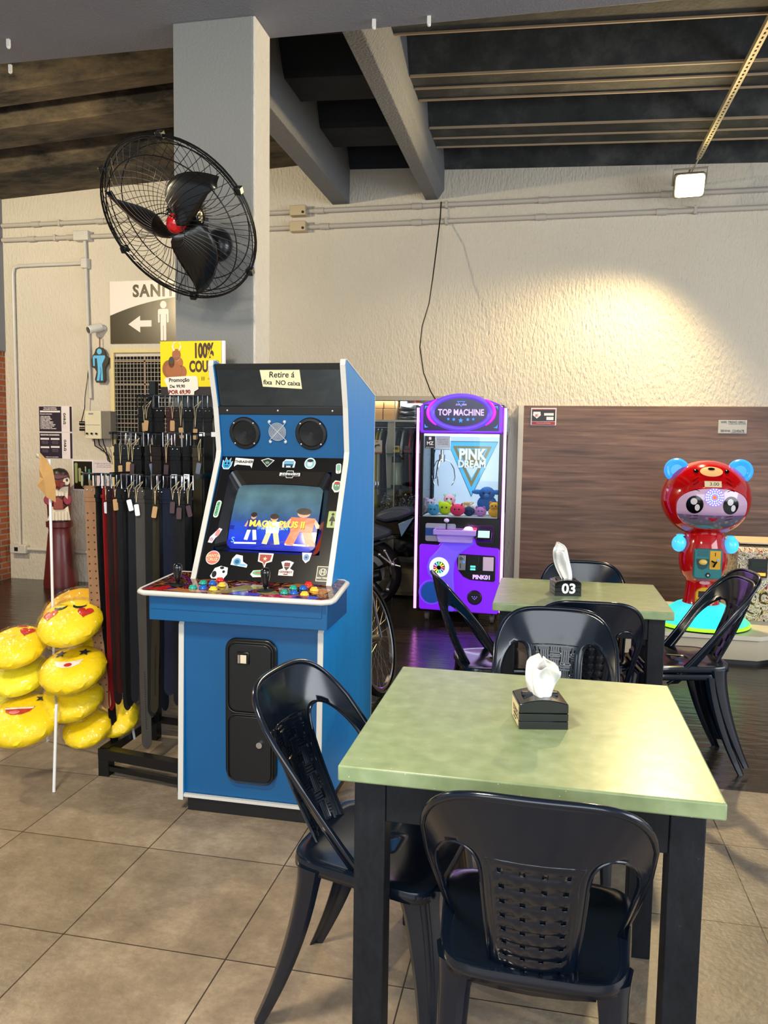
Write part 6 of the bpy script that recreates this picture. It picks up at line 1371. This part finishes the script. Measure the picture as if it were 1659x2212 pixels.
_tc = N_.new('ShaderNodeTexCoord'); L_.new(_tc.outputs['Object'], _n.inputs[0]); _bp = N_.new('ShaderNodeBump'); _bp.inputs['Strength'].default_value = 1.; _bp.inputs['Distance'].default_value = .03; L_.new(_n.outputs[0], _bp.inputs['Height']); L_.new(_bp.outputs[0], _g.inputs['Normal'])
_fr = N_.new('ShaderNodeFresnel'); _fr.inputs[0].default_value = 1.45; L_.new(_bp.outputs[0], _fr.inputs['Normal']); _ad = N_.new('ShaderNodeMath'); _ad.operation = 'MULTIPLY_ADD'; _ad.inputs[1].default_value = .8; _ad.inputs[2].default_value = .02; _mn = N_.new('ShaderNodeMath'); _mn.operation = 'MINIMUM'; _mn.inputs[1].default_value = .22; L_.new(_fr.outputs[0], _ad.inputs[0])
L_.new(_ad.outputs[0], _mn.inputs[0]); L_.new(_mn.outputs[0], _mx.inputs[0]); L_.new(_t.outputs[0], _mx.inputs[1]); L_.new(_g.outputs[0], _mx.inputs[2]); L_.new(_mx.outputs[0], N_['Material Output'].inputs[0])
mred2 = M('heart_red', 'c8241c', .5); mnv = M('print_black', '15171c', .5); mtooth = M('print_white', 'f4f0e6', .5)
def cushion(px, py, Y, r_, tilt, roll, yaw, face, label, mat=None, seed=0, th=.40):
    c = at(px, py, Y)
    mtx = Matrix.Translation(c) @ Matrix.Rotation(R(yaw), 4, 'Z') @ Matrix.Rotation(R(tilt-30), 4, 'X') @ Matrix.Rotation(R(roll), 4, 'Z')
    t = thing('emoji_cushion', label, 'cushion', c, 0, 'yellow face cushions', mtx)
    t['label'] = label
    T = WORLD[t]; rnd = random.Random(seed)
    def top(a, b, k=1.):
        q = min(1, (a*a+b*b)/(r_*r_)); return th*r_*math.sqrt(max(0, 1-q**1.6))*k
    us = [i/36 for i in range(36)]
    def fn(u, v):
        a = 2*PI*u; s_ = math.sin(v); rr = r_*math.cos(v)**.75 if abs(math.cos(v)) > 1e-6 else 0
        wr = 1+.018*math.sin(a*9+seed)*math.cos(v)**2+.012*math.sin(a*17)
        x_, y_ = rr*math.cos(a)*wr, rr*math.sin(a)*wr
        return T @ Vector((x_, y_, math.copysign(top(x_, y_), s_)))
    vs_ = [-PI/2+.001] + [-PI/2+PI*i/16 for i in range(1, 16)] + [PI/2-.001]
    MB().sheet(fn, us, vs_, closed=True).build('cover', mat or mcu, t, smooth=80)
    def pr(poly, m_, cx_=0., cy_=0., lift=.0022, name='printed_shape', rings=4):
        n = len(poly); vv = []
        P = lambda a, b: T @ Vector((a*r_, b*r_, top(a*r_, b*r_)+lift))
        vv.append(P(cx_, cy_))
        for k in range(1, rings+1):
            for a, b in poly: vv.append(P(cx_+a*k/rings, cy_+b*k/rings))
        fs = [(0, 1+i, 1+(i+1) % n) for i in range(n)] + [(1+(k-1)*n+i, 1+k*n+i, 1+k*n+(i+1) % n, 1+(k-1)*n+(i+1) % n) for k in range(1, rings) for i in range(n)]
        return MB().add(vv, fs).build(name, m_, t, smooth=80)
    smile = [(-.42, .10), (.0, .02), (.42, .10), (.34, -.12), (.14, -.24), (-.14, -.24), (-.34, -.12)]
    if face == 'kiss':
        for sx_ in (-1, 1):
            MB().tube([T @ Vector((r_*(sx_*.30+.20*math.cos(a)), r_*(.42-.16*math.sin(a)), top(r_*(sx_*.30+.20*math.cos(a)), r_*(.42-.16*math.sin(a)))+.001)) for a in [PI*.05+PI*.9*i/10 for i in range(11)]], [.002+.008*math.sin(PI*i/10) for i in range(11)], 6, flat=.3).build('printed_eye', mnv, t, smooth=60)
            pr([(a*.28, b*.28) for a, b in heart(.95)], mred2, sx_*.55, .02, name='printed_heart')
    if face == 'hearts':
        for sx_ in (-1, 1): pr([(a*.27, b*.27) for a, b in heart(.95)], mred2, sx_*.30+.12, .30, name='printed_heart')
    if face == 'heartlow': pr([(a*.30, b*.30) for a, b in heart(.95)], mred2, .34, .36, name='printed_heart'); pr(disc(.20, .08, 16), mred2, .05, .72, name='printed_mouth')
    if face == 'stars':
        for sx_ in (-1, 1): pr(star(.20, q=.45), M('print_navy', '1c2440', .5), sx_*.36, .30, name='printed_star')
        mo = pr(smile, mtooth, 0, -.16, name='printed_mouth'); pr(disc(.12, .08, 14), mred2, .02, -.30, .0042, 'printed_tongue')
    if face == 'startongue':
        pr(star(.20, q=.45), M('print_navy', '1c2440', .5), .42, .50, name='printed_star')
        pr(smile, mred2, -.05, .02, name='printed_mouth'); pr([(-.42, .08), (.42, .08), (.38, .0), (-.38, .0)], mtooth, -.05, .0, .0042, 'printed_teeth', 2); pr(disc(.15, .08, 14), M('print_pink', 'e07078', .5), -.12, -.14, .0042, 'printed_tongue')
    if face == 'eye': pr([(-.30, .02), (0, .12), (.30, .06), (.16, -.08), (-.12, -.10)], mnv, .35, .55, name='printed_eye')
    if face == 'tri': pr([(-.14, .0), (.10, .14), (.16, -.12)], mnv, .45, .50, name='printed_eye', rings=2)
    if face == 'mouth': pr([(-.2, .08), (.2, .12), (.12, -.08), (-.1, -.1)], mred2, .42, .62, name='printed_mouth', rings=2)
    def fb(u, v):
        a = 2*PI*u; rr = r_*1.035*math.cos(v)**.62 if abs(math.cos(v)) > 1e-6 else 0
        wr = 1+.05*math.sin(a*5+seed*2)+.03*math.sin(a*13+seed); x_, y_ = rr*math.cos(a)*wr, rr*math.sin(a)*wr
        q = min(1, (x_*x_+y_*y_)/(r_*1.1)**2); z = th*r_*1.05*math.sqrt(max(0, 1-q**1.5))+.003+.003*math.sin(a*7+v*9)
        return T @ Vector((x_, y_, math.copysign(z, math.sin(v))))
    MB().sheet(fb, us, vs_, closed=True).build('plastic_bag', mbag, t, smooth=80)
    return t
for a in ((165, 1322, 3.12, .135, 60, 10, 6, None, 'orange tinted yellow cushion at the top of the pile, behind the kissing face', M('amber_plush', 'eeb40e', .62, bump=.25, bs=45), 1),
          (153, 1346, 2.93, .128, 58, 14, 0, 'kiss', 'yellow cushion with kissing eyes and two red heart cheeks', None, 2),
          (35, 1398, 2.90, .118, 55, 8, 6, 'heartlow', 'yellow cushion with a red heart at the far left, topmost of its stack', None, 3),
          (198, 1388, 3.06, .10, 62, 0, -6, None, 'yellow cushion behind, between kissing face and star eyed cushions', None, 4),
          (40, 1456, 2.93, .118, 58, 18, 6, 'mouth', 'lemon yellow cushion second from the top at the far left', mcu2, 5),
          (158, 1446, 2.90, .130, 54, 14, 2, 'stars', 'yellow cushion with two dark star eyes and white toothy smile', None, 6),
          (30, 1516, 2.96, .115, 60, 20, 6, 'tri', 'lemon yellow cushion third from the top at the far left', mcu2, 7),
          (158, 1505, 2.96, .128, 60, -8, 0, 'eye', 'yellow cushion with one black eye showing, under the star eyed one', None, 8),
          (52, 1556, 2.84, .140, 52, 8, 6, 'startongue', 'yellow cushion with dark star and pink tongue, bottom left of pile', None, 9),
          (188, 1572, 2.98, .098, 62, -20, 0, None, 'yellow cushion with creased plastic at the pile\'s bottom centre', None, 10),
          (252, 1552, 3.10, .095, 62, -25, 0, None, 'small yellow cushion showing behind the hanging belts', None, 11)):
    cushion(a[0], a[1], a[2], a[3]*1.06, a[4], a[5], a[6], a[7], a[8], a[9], a[10])
gp = thing('gold_foil', 'crumpled gold foil wrapper beside the topmost cushions', 'wrapper', at(205, 1303, 3.1)); _c = at(203, 1305, 3.08)
rn = random.Random(4); gvs = [(_c.x+rn.uniform(-.05, .04), _c.y+rn.uniform(-.03, .03), _c.z+rn.uniform(-.018, .02)) for _ in range(26)]
MB().add(gvs, [tuple(rn.sample(range(26), 3)) for _ in range(40)]).build('foil', M('gold_foil', 'a8843c', .2, .9), gp, smooth=0)
# ------------------------------------------------------------------ shop display behind glass
ND = WY+.62
mdw = M('display_white', 'b8b4a8', .5); 
struct(MB().box(NX0-.05, NX1+.05, ND, ND+.03, 0, NZ+.05).box(NX0-.05, NX0, WY+.2, ND, 0, NZ+.05).box(NX1, NX1+.05, WY+.2, ND, 0, NZ+.05).box(NX0-.05, NX1+.05, WY+.2, ND, NZ, NZ+.05).build('wall_display', mdw, smooth=0))
lamp('display_light', 'AREA', (-1.3, WY+.25, NZ-.03), (-1.3, WY+.30, .5), 14, (1, .96, .88), shape='RECTANGLE', size=1.2, size_y=.2)
struct(MB().box(NX0, NX1, WY-.01, WY+.02, NZ-.035, NZ+.004).build('trim_4', M('beige_rail', 'a8a294', .4), smooth=0))
sf_ = thing('display_shelving', 'beige shelving unit of the shop display behind the motorcycle', 'shelf', (-1.3, WY+.4, 0))
zs = {'top': at(800, 909, WY+.17).z}
PZ = 1.648
MB().box(NX0, NX1, WY+.12, ND, PZ, PZ+.018).build('shelf', mdw, sf_)
mpost = M('shelf_post', 'a39c88', .5)
px_ = at(843, 950, WY+.16).x
MB().box(px_-.022, px_+.045, WY+.14, WY+.16, 0, PZ).build('upright', mpost, sf_)
mgs = glass_mat('green_glass', 'a8c8bc')
for z in (1.355, 1.03): MB().box(NX0+.01, NX1-.01, WY+.03, WY+.16, z-.008, z).build('glass_shelf', mgs, sf_)
MB().cyl((NX0, WY+.40, 1.60), (NX1, WY+.40, 1.60), .012).build('clothes_rod', mnick, sf_)
gw = struct(MB().box(NX0, at(852, 950, WY).x-.003, WY+.008, WY+.012, 0, NZ-.03).box(at(852, 950, WY).x+.003, NX1, WY+.008, WY+.012, 0, NZ-.03).build('window_1', mgl, smooth=0))
struct(MB().box(at(852, 950, WY).x-.004, at(852, 950, WY).x+.004, WY+.004, WY+.014, 0, NZ-.03).build('window_2', M('pane_edge', '8a8a84', .2, .3), smooth=0))
# cartons
mct = M('carton', '8a6534', .7, var=.15, vs=5)
for i, (x0, x1, z0, z1, lbl) in enumerate(((-1.90, -1.530, 1.775, 1.868, 'brown cardboard carton, upper left of the four behind glass'), (-1.520, -1.415, 1.775, 1.868, 'brown cardboard carton, upper right of the four behind glass'), (-1.90, -1.535, 1.668, 1.772, 'brown cardboard carton, lower left of the four behind glass'), (-1.527, -1.412, 1.668, 1.772, 'brown cardboard carton, lower right of the four behind glass'))):
    tag(MB().box(x0, x1, WY+.20, WY+.50, z0, z1).build('cardboard_box', mct, bevel=.002), lbl, 'box', 'cartons on the display\'s top shelf')
def cloth_lump(x, y_, z, rx_, ry_, rz_, m_, seed):
    m = MB(); us = [i/24 for i in range(24)]; 
    def fn(u, v):
        a = 2*PI*u; k = 1+.10*math.sin(a*5+seed+v*4)+.05*math.sin(a*11+v*9)
        return (x+rx_*math.cos(a)*abs(math.cos(v))**.6*k, y_+ry_*math.sin(a)*abs(math.cos(v))**.6*k, z+rz_*math.sin(v)*(1+.06*math.sin(a*4+seed)))
    return m.sheet(fn, us, [-PI/2+PI*i/12 for i in range(13)], closed=True)
for i, (x, z, rx_, rz_, c_, lbl) in enumerate(((-1.23, 1.790, .16, .034, '4a4e52', 'grey folded plastic wrapped jacket, top of the pile on the shelf'), (-1.22, 1.735, .17, .030, '1c1e22', 'black folded jacket in the middle of the pile'), (-1.24, 1.69, .15, .022, '26262c', 'dark folded jacket at the bottom of the pile'))):
    tag(cloth_lump(x, WY+.30, z, rx_, .12, rz_, None, i).build('folded_jacket', M('jacket_'+c_, c_, .35, var=.3, vs=12, bump=.5, bs=20), smooth=70), lbl, 'jacket', 'folded jackets on the top shelf')
tag(MB().box(-1.385, -1.33, WY+.3, WY+.42, 1.70, 1.85).build('blue_grey_box', M('grey_blue_card', '7c8a90', .6)), 'small blue grey box standing right of the cartons', 'box')
tag(MB().box(-1.30, -1.22, WY+.45, WY+.5, 1.668, 1.86).build('red_book', M('red_print')), 'red packet standing behind the folded jackets', 'packet')
# hanging garments
cols2 = ['17191c', '1c2024', '20242a', '5a6ab8', 'a02828', 'c8b030', 'd8d4c0', '3a2026', 'e0d8dc', '5f6f80', 'cdd6dc', '2c3440', 'd8dce0', '1b2230', 'b83038', '202a3c', '9a3038', 'e6dfc8', '24344c', 'aebac4', '3c4c74', '6a3a44', '2c3c74', '40343c']
names2 = ['black', 'dark grey', 'charcoal', 'periwinkle', 'dark red', 'mustard', 'cream', 'maroon', 'pale pink', 'slate', 'silver grey', 'ink blue', 'white', 'midnight', 'bright red', 'navy', 'brick red', 'ivory', 'deep blue', 'light grey', 'denim blue', 'plum', 'royal blue', 'dark taupe']
for i in range(24):
    x = -1.80 + i*.0365
    if abs(x-px_) < .03 and False: continue
    L_g = .62 if i % 5 else .75
    t = thing('hanging_shirt', names2[i] + (' shirt hanging left of the shelf post behind glass' if x < px_ else ' shirt hanging right of the shelf post behind glass'), 'shirt', (x, WY+.40, 1.56), 0, 'shirts hanging in the shop display')
    mg_ = M('shirt_'+cols2[i], cols2[i], .8, var=.15, vs=15, bump=.3, bs=25)
    def fn(u, v, x=x, i=i, L_g=L_g):
        s_ = v; yy = WY+.40+u*.17*(.35+.65*min(1, s_*4.5)); th_ = .012
        return (x + .010*math.sin(u*6+i)*s_ + .085*s_*(i % 3)*.12 + .05*max(0, -u)*(1-s_)*0, yy, 1.575-L_g*s_-.03*abs(u)*(1-s_)**2)
    MB().sheet(fn, [-1, -.6, -.3, 0, .3, .6, 1], [0, .05, .1, .22, .5, .8, 1]).build('garment', mg_, t, solid=.014, smooth=60)
    MB().tube([(x, WY+.40, 1.575), (x, WY+.40, 1.612), (x, WY+.415, 1.622), (x, WY+.43, 1.612)], .002, 5).build('hanger_hook', mnick, t)
# things on the glass shelves
def toy(x, c_, lbl):
    t = thing('toy_van', lbl, 'toy car', (x, WY+.09, 1.355)); m_ = M('toy_'+c_, c_, .3)
    MB().box(x-.033, x+.033, WY+.05, WY+.13, 1.363, 1.390).prism([(x-.030, 1.390), (x+.030, 1.390), (x+.022, 1.425), (x-.022, 1.425)], WY+.055, WY+.125, plane='xz').build('body', m_, t, bevel=.004)
    MB().box(x-.022, x+.022, WY+.0485, WY+.051, 1.393, 1.412).build('windscreen', mblk, t)
    for sx_ in (-.022, .022): MB().cyl((x+sx_-.006, WY+.06, 1.364), (x+sx_+.006, WY+.06, 1.364), .009).build('wheel', mkick, t)
toy(-1.372, 'b89a20', 'yellow toy van on the upper glass shelf'); toy(-1.268, '701c24', 'dark red toy van on the upper glass shelf')
th = thing('thermos', 'large pale green metal thermos with black lid on the lower glass shelf', 'thermos', (-1.372, WY+.10, 1.03)); Tt = Matrix.Translation((-1.372, WY+.10, 1.03))
MB().lathe([(1e-4, 0), (.052, 0), (.052, .03), (.047, .032)], 26, Tt).build('base', mkick, th, smooth=40); MB().lathe([(.047, .032), (.050, .035), (.050, .235), (.046, .240), (1e-4, .241)], 28, Tt).build('body', M('pale_sage_metal', '8f9a86', .3, .2), th, smooth=40)
MB().lathe([(.046, .240), (.048, .245), (.046, .29), (.030, .305), (1e-4, .306)], 26, Tt).build('lid', mkick, th, smooth=40)
MB().tube([Tt @ Vector(p) for p in ((.045, 0, .28), (.075, 0, .27), (.075, 0, .21), (.05, 0, .20))], .006, 6).build('handle', mkick, th)
pk = thing('parts_card', 'cream packaging card with orange logo hanging at the upper glass shelf', 'package', (-1.55, WY+.06, 1.355)); pkf = fr((-1.555, WY+.055, 1.415), (1, 0, 0), (0, 0, 1))
MB().prism(rect(.100, .120), -.002, 0, pkf).build('card', M('cream_card', 'd8c6a8', .6), pk); decal('orange_mark', [(-.015, .045), (0, .053), (.018, .045), (0, .038)], pkf, M('orange_print', 'd85a28', .5), pk); decal('orange_band', rect(.100, .012, 0, 4, 0, -.054), pkf, M('orange_print'), pk)
MB().tube([pkf @ Vector(p) for p in ((-.03, -.02, .004), (-.01, .01, .006), (.02, .018, .006), (.03, .01, .004))], .007, 6).build('grey_lever', M('dark_grey_metal', '4a4644', .3, .6), pk)
ch = MB(); rn = random.Random(3)
for k in range(260):
    c = (rn.uniform(-1.52, -1.12), WY+rn.uniform(.04, .15), 1.022-.04-rn.random()**.7*.15); r_ = rn.uniform(.006, .013)
    q = Matrix.Translation(c) @ Matrix.Rotation(rn.uniform(0, 3), 4, 'X') @ Matrix.Rotation(rn.uniform(0, 3), 4, 'Y')
    ch.tube([(r_*math.cos(a*PI/4), r_*math.sin(a*PI/4), 0) for a in range(8)], .0026, 5, q, closed=True)
tag(ch.build('metal_chain_pile', mnick, smooth=60), 'tangled heap of shiny metal chain and clips below the glass shelf', 'chain', kind='stuff')
for i, x in enumerate((-1.60, -1.572, -1.546)):
    tag(MB().tube([(x, WY+.08, 1.035), (x+.006, WY+.08, 1.06), (x+.002, WY+.08, 1.10)], [.010, .012, .004], 8).build('chrome_clip', mnick, smooth=60), 'chrome clip standing on the lower glass shelf, ' + ('left', 'middle', 'right')[i] + ' one of three', 'clip', 'chrome clips on the lower glass shelf')
# lower cabinet with drawers
dcb = thing('drawer_cabinet', 'low beige drawer cabinet at the bottom of the shop display', 'cabinet', (-1.3, WY+.3, 0)); MB().box(NX0+.02, NX1-.02, WY+.10, ND-.02, .02, .26).build('body', M('drawer_beige', '8c7a58', .6), dcb)
for x0, x1 in ((-1.40, -1.13), (-1.12, -.86), (-1.68, -1.41)):
    MB().box(x0, x1, WY+.085, WY+.10, .05, .24).build('drawer', M('drawer_beige'), dcb, bevel=.004)
# dark garments and bags filling the low part
for i, (x, z, rx_, rz_, c_) in enumerate(((-1.25, .66, .2, .10, '15161a'), (-1.02, .60, .17, .12, '1c1620'), (-1.30, .46, .2, .10, '181a1e'), (-1.05, .38, .18, .10, '221a18'))):
    tag(cloth_lump(x, WY+.32, z, rx_, .14, rz_, None, i+5).build('stacked_bag', M('bag_'+c_, c_, .4, var=.4, vs=12, bump=.5, bs=20), smooth=70), ('upper left', 'upper right', 'lower left', 'lower right')[i] + ' dark bag stacked at the bottom of the shop display', 'bag', 'dark bags in the shop display')

# ------------------------------------------------------------------ motorcycle behind the arcade cabinet
mo = thing('motorcycle', 'black sport motorcycle parked between arcade cabinet and claw machine', 'motorcycle', (-1.9, 6.62, 0))
mbk = M('motorcycle_black', '090a0d', .14, coat=.6); mst = M('seat_vinyl', '39414e', .45, bump=.15, bs=90); mbl = M('dark_blue_paint', '16203a', .18, coat=.6); mrub = M('tyre_rubber', '0c0c0c', .7, bump=.3, bs=50); malu = M('aluminium', 'b8bac0', .25, .9)
YM = 6.62
def wheel(cx_, cz_, r_, w_, lean=0, spokes=5):
    q = Matrix.Translation((cx_, YM, cz_)) @ Matrix.Rotation(R(90), 4, 'X')
    t_ = MB().lathe([(r_*.76, -w_*.4), (r_*.88, -w_*.5), (r_*.96, -w_*.36), (r_, 0), (r_*.96, w_*.36), (r_*.88, w_*.5), (r_*.76, w_*.4)], 40, q).build('tire', mrub, mo, smooth=50)
    m = MB(); m.lathe([(r_*.70, -w_*.36), (r_*.77, -w_*.40), (r_*.77, w_*.40), (r_*.70, w_*.36), (r_*.70, -w_*.36)], 40, q)
    for k in range(spokes):
        a = 2*PI*k/spokes+.3; m.tube([(.03*math.cos(a), .03*math.sin(a), 0), (r_*.72*math.cos(a+.12), r_*.72*math.sin(a+.12), 0)], .012, 6, q)
    m.cyl((0, 0, -.05), (0, 0, .05), .04, n=16, M4=q); m.build('rim', mbk, mo, smooth=40)
    d = MB().lathe([(r_*.30, -w_*.5-.01), (r_*.46, -w_*.5-.01), (r_*.46, -w_*.5-.006), (r_*.30, -w_*.5-.006), (r_*.30, -w_*.5-.01)], 32, q).build('brake_disc', malu, mo, smooth=20)
wheel(-1.52, .315, .315, .17); wheel(-2.88, .30, .30, .12)
def side(poly, w_, nm, m_, bv=.02, y0=None): return MB().prism(poly, YM-w_ if y0 is None else y0, YM+w_, plane='xz').build(nm, m_, mo, bevel=bv)
# seats
side([(-1.44, .80), (-1.40, .86), (-1.30, .895), (-1.20, .905), (-1.13, .895), (-1.095, .868), (-1.12, .84), (-1.22, .80), (-1.34, .775)], .12, 'rear_seat', mst, .03)
side([(-1.80, .80), (-1.62, .80), (-1.44, .765), (-1.29, .715), (-1.265, .69), (-1.30, .655), (-1.46, .60), (-1.80, .60)], .14, 'seat', mst, .035)
side([(-1.44, .80), (-1.34, .775), (-1.22, .79), (-1.10, .83), (-1.085, .81), (-1.19, .67), (-1.28, .66), (-1.30, .70), (-1.42, .75)], .095, 'tail_fairing', mbk, .015)
MB().prism([(-1.225, .765), (-1.09, .825), (-1.145, .735), (-1.195, .655)], YM-.108, YM-.094, plane='xz').build('tail_stripe', M('blue_white_decal', '7aa0c0', .15, .4), mo, bevel=.003)
side([(-2.05, .60), (-1.46, .585), (-1.19, .66), (-1.28, .63), (-1.50, .54), (-2.05, .50)], .10, 'under_fairing', mbl, .01)
side([(-2.50, .98), (-2.25, 1.02), (-1.95, .95), (-1.78, .80), (-1.85, .62), (-2.45, .66)], .15, 'fuel_tank', mbk, .05)
side([(-2.95, .78), (-2.85, 1.0), (-2.62, 1.15), (-2.45, 1.0), (-2.3, .6), (-2.15, .30), (-2.55, .25), (-2.7, .5)], .16, 'front_fairing', mbk, .04)
side([(-2.68, 1.12), (-2.55, 1.28), (-2.48, 1.08)], .09, 'windscreen', mglass, .01)
side([(-2.45, .60), (-1.80, .60), (-1.78, .22), (-2.35, .20)], .13, 'engine', M('engine_black', '16171a', .4, .5, var=.4, vs=20), .02)
m = MB()
for s_ in (-.09, .09): m.tube([(-2.52, YM+s_, .95), (-2.88, YM+s_, .30)], .022, 8)
m.build('fork', malu, mo); 
MB().tube([(-2.45, YM-.34, 1.02), (-2.48, YM-.15, 1.05), (-2.48, YM+.15, 1.05), (-2.45, YM+.34, 1.02)], .013, 8).build('handlebar', mbk, mo, smooth=60)
m = MB()
for s_ in (-.11, .11): m.tube([(-1.95, YM+s_, .40), (-1.52, YM+s_, .315)], .024, 8)
m.build('swingarm', mbk, mo)
MB().tube([(-2.3, YM-.13, .25), (-1.9, YM-.16, .20), (-1.62, YM-.17, .26), (-1.36, YM-.17, .33)], [.025, .028, .045, .05], 12).build('exhaust', mbk, mo, smooth=60)
MB().tube([(-1.375, YM-.14, .50), (-1.26, YM-.17, .425)], .010, 8).tube([(-1.33, YM-.14, .535), (-1.265, YM-.17, .44)], .008, 8).ball((-1.375, YM-.14, .50), .016).ball((-1.33, YM-.14, .535), .015).ball((-1.25, YM-.17, .425), .024).build('peg_bracket', malu, mo, smooth=60)
MB().tube([(-1.25, YM-.17, .425), (-1.18, YM-.20, .415)], .008, 8).tube([(-1.255, YM-.17, .44), (-1.235, YM-.175, .475), (-1.22, YM-.175, .48)], .006, 6).build('foot_peg', malu, mo, smooth=60)
m = MB(); m.prism([(-1.50, .28), (-1.47, .33), (-1.405, .355), (-1.41, .33), (-1.435, .285), (-1.48, .265)], YM-.185, YM-.178, plane='xz'); m.build('heel_guard', malu, mo)
m = MB()
for i in range(4):
    for j in range(3): m.cyl((-1.478+i*.018+j*.004, YM-.187, .29+j*.017+i*.006), (-1.478+i*.018+j*.004, YM-.184, .29+j*.017+i*.006), .005, n=6)
m.build('guard_holes', mkick, mo)
MB().tube([(-1.46, YM-.2, .20), (-1.385, YM-.2, .175)], .012, 8).ball((-1.30, YM-.13, .20), .02).build('axle_nut', malu, mo, smooth=60)
# ------------------------------------------------------------------ bicycle
bi = thing('bicycle', 'bicycle behind the arcade cabinet with only its turned front wheel showing', 'bicycle', (-1.3, 4.3, 0))
def bwheel(q, nm):
    t_ = MB().lathe([(.300, -.018), (.312, -.024), (.328, -.014), (.332, 0), (.328, .014), (.312, .024), (.300, .018)], 48, q).build('tire', mrub, bi, smooth=50)
    m = MB().lathe([(.278, -.010), (.285, -.014), (.302, -.013), (.302, .013), (.285, .014), (.278, .010), (.278, -.010)], 48, q); m.build('rim', M('polished_rim', 'd0d0d4', .15, 1.), bi, smooth=30)
    s_ = MB()
    for k in range(32):
        a = 2*PI*k/32; s_.cyl((.02*math.cos(a+.8), .02*math.sin(a+.8), .03*(-1)**k), (.282*math.cos(a), .282*math.sin(a), 0), .0012, n=4, M4=q)
    s_.cyl((0, 0, -.045), (0, 0, .045), .02, M4=q); s_.build('spokes', M('spoke_steel', 'b0a890', .3, .9), bi, smooth=0)
QF = Matrix.Translation((-.950, 4.33, .325)) @ Matrix.Rotation(R(-6), 4, 'Z') @ Matrix.Rotation(R(-14), 4, 'Y') @ Matrix.Rotation(R(90), 4, 'Y')
bwheel(QF, 'f'); bwheel(Matrix.Translation((-2.0, 4.36, .332)) @ Matrix.Rotation(R(90), 4, 'X'), 'r')
mfr = M('bike_frame_grey', '50545a', .3, .6)
MB().tube([(-.985, 4.33, .70), (-1.06, 4.35, .88)], .018, 8).tube([(-1.03, 4.345, .80), (-1.50, 4.36, .33)], .016, 8).tube([(-1.05, 4.35, .85), (-1.62, 4.36, .82)], .014, 8).tube([(-1.50, 4.36, .33), (-1.66, 4.36, .90)], .015, 8).tube([(-1.50, 4.36, .33), (-2.0, 4.36, .332)], .010, 8).tube([(-1.63, 4.36, .80), (-2.0, 4.36, .332)], .009, 8).build('frame', mfr, bi, smooth=60)
m = MB(); 
for s_ in (-.05, .05): m.tube([QF @ Vector((0, 0, s_)), QF @ Vector((-.30, 0, s_)), QF @ Vector((-.37, 0, s_*.5))], .009, 6)
m.tube([QF @ Vector((-.37, -0.0, -.03)), QF @ Vector((-.37, 0, .03))], .014, 8); m.build('fork', malu, bi, smooth=60)
MB().tube([(-1.16, 4.03, .98), (-1.06, 4.12, .93), (-1.06, 4.35, .92), (-1.06, 4.56, .93), (-1.16, 4.64, .98)], .012, 8).build('handlebar', mfr, bi, smooth=60)
side_ = MB().ball((-1.68, 4.36, .93), (.13, .07, .03), 16, 10).build('saddle', mst, bi, smooth=80)
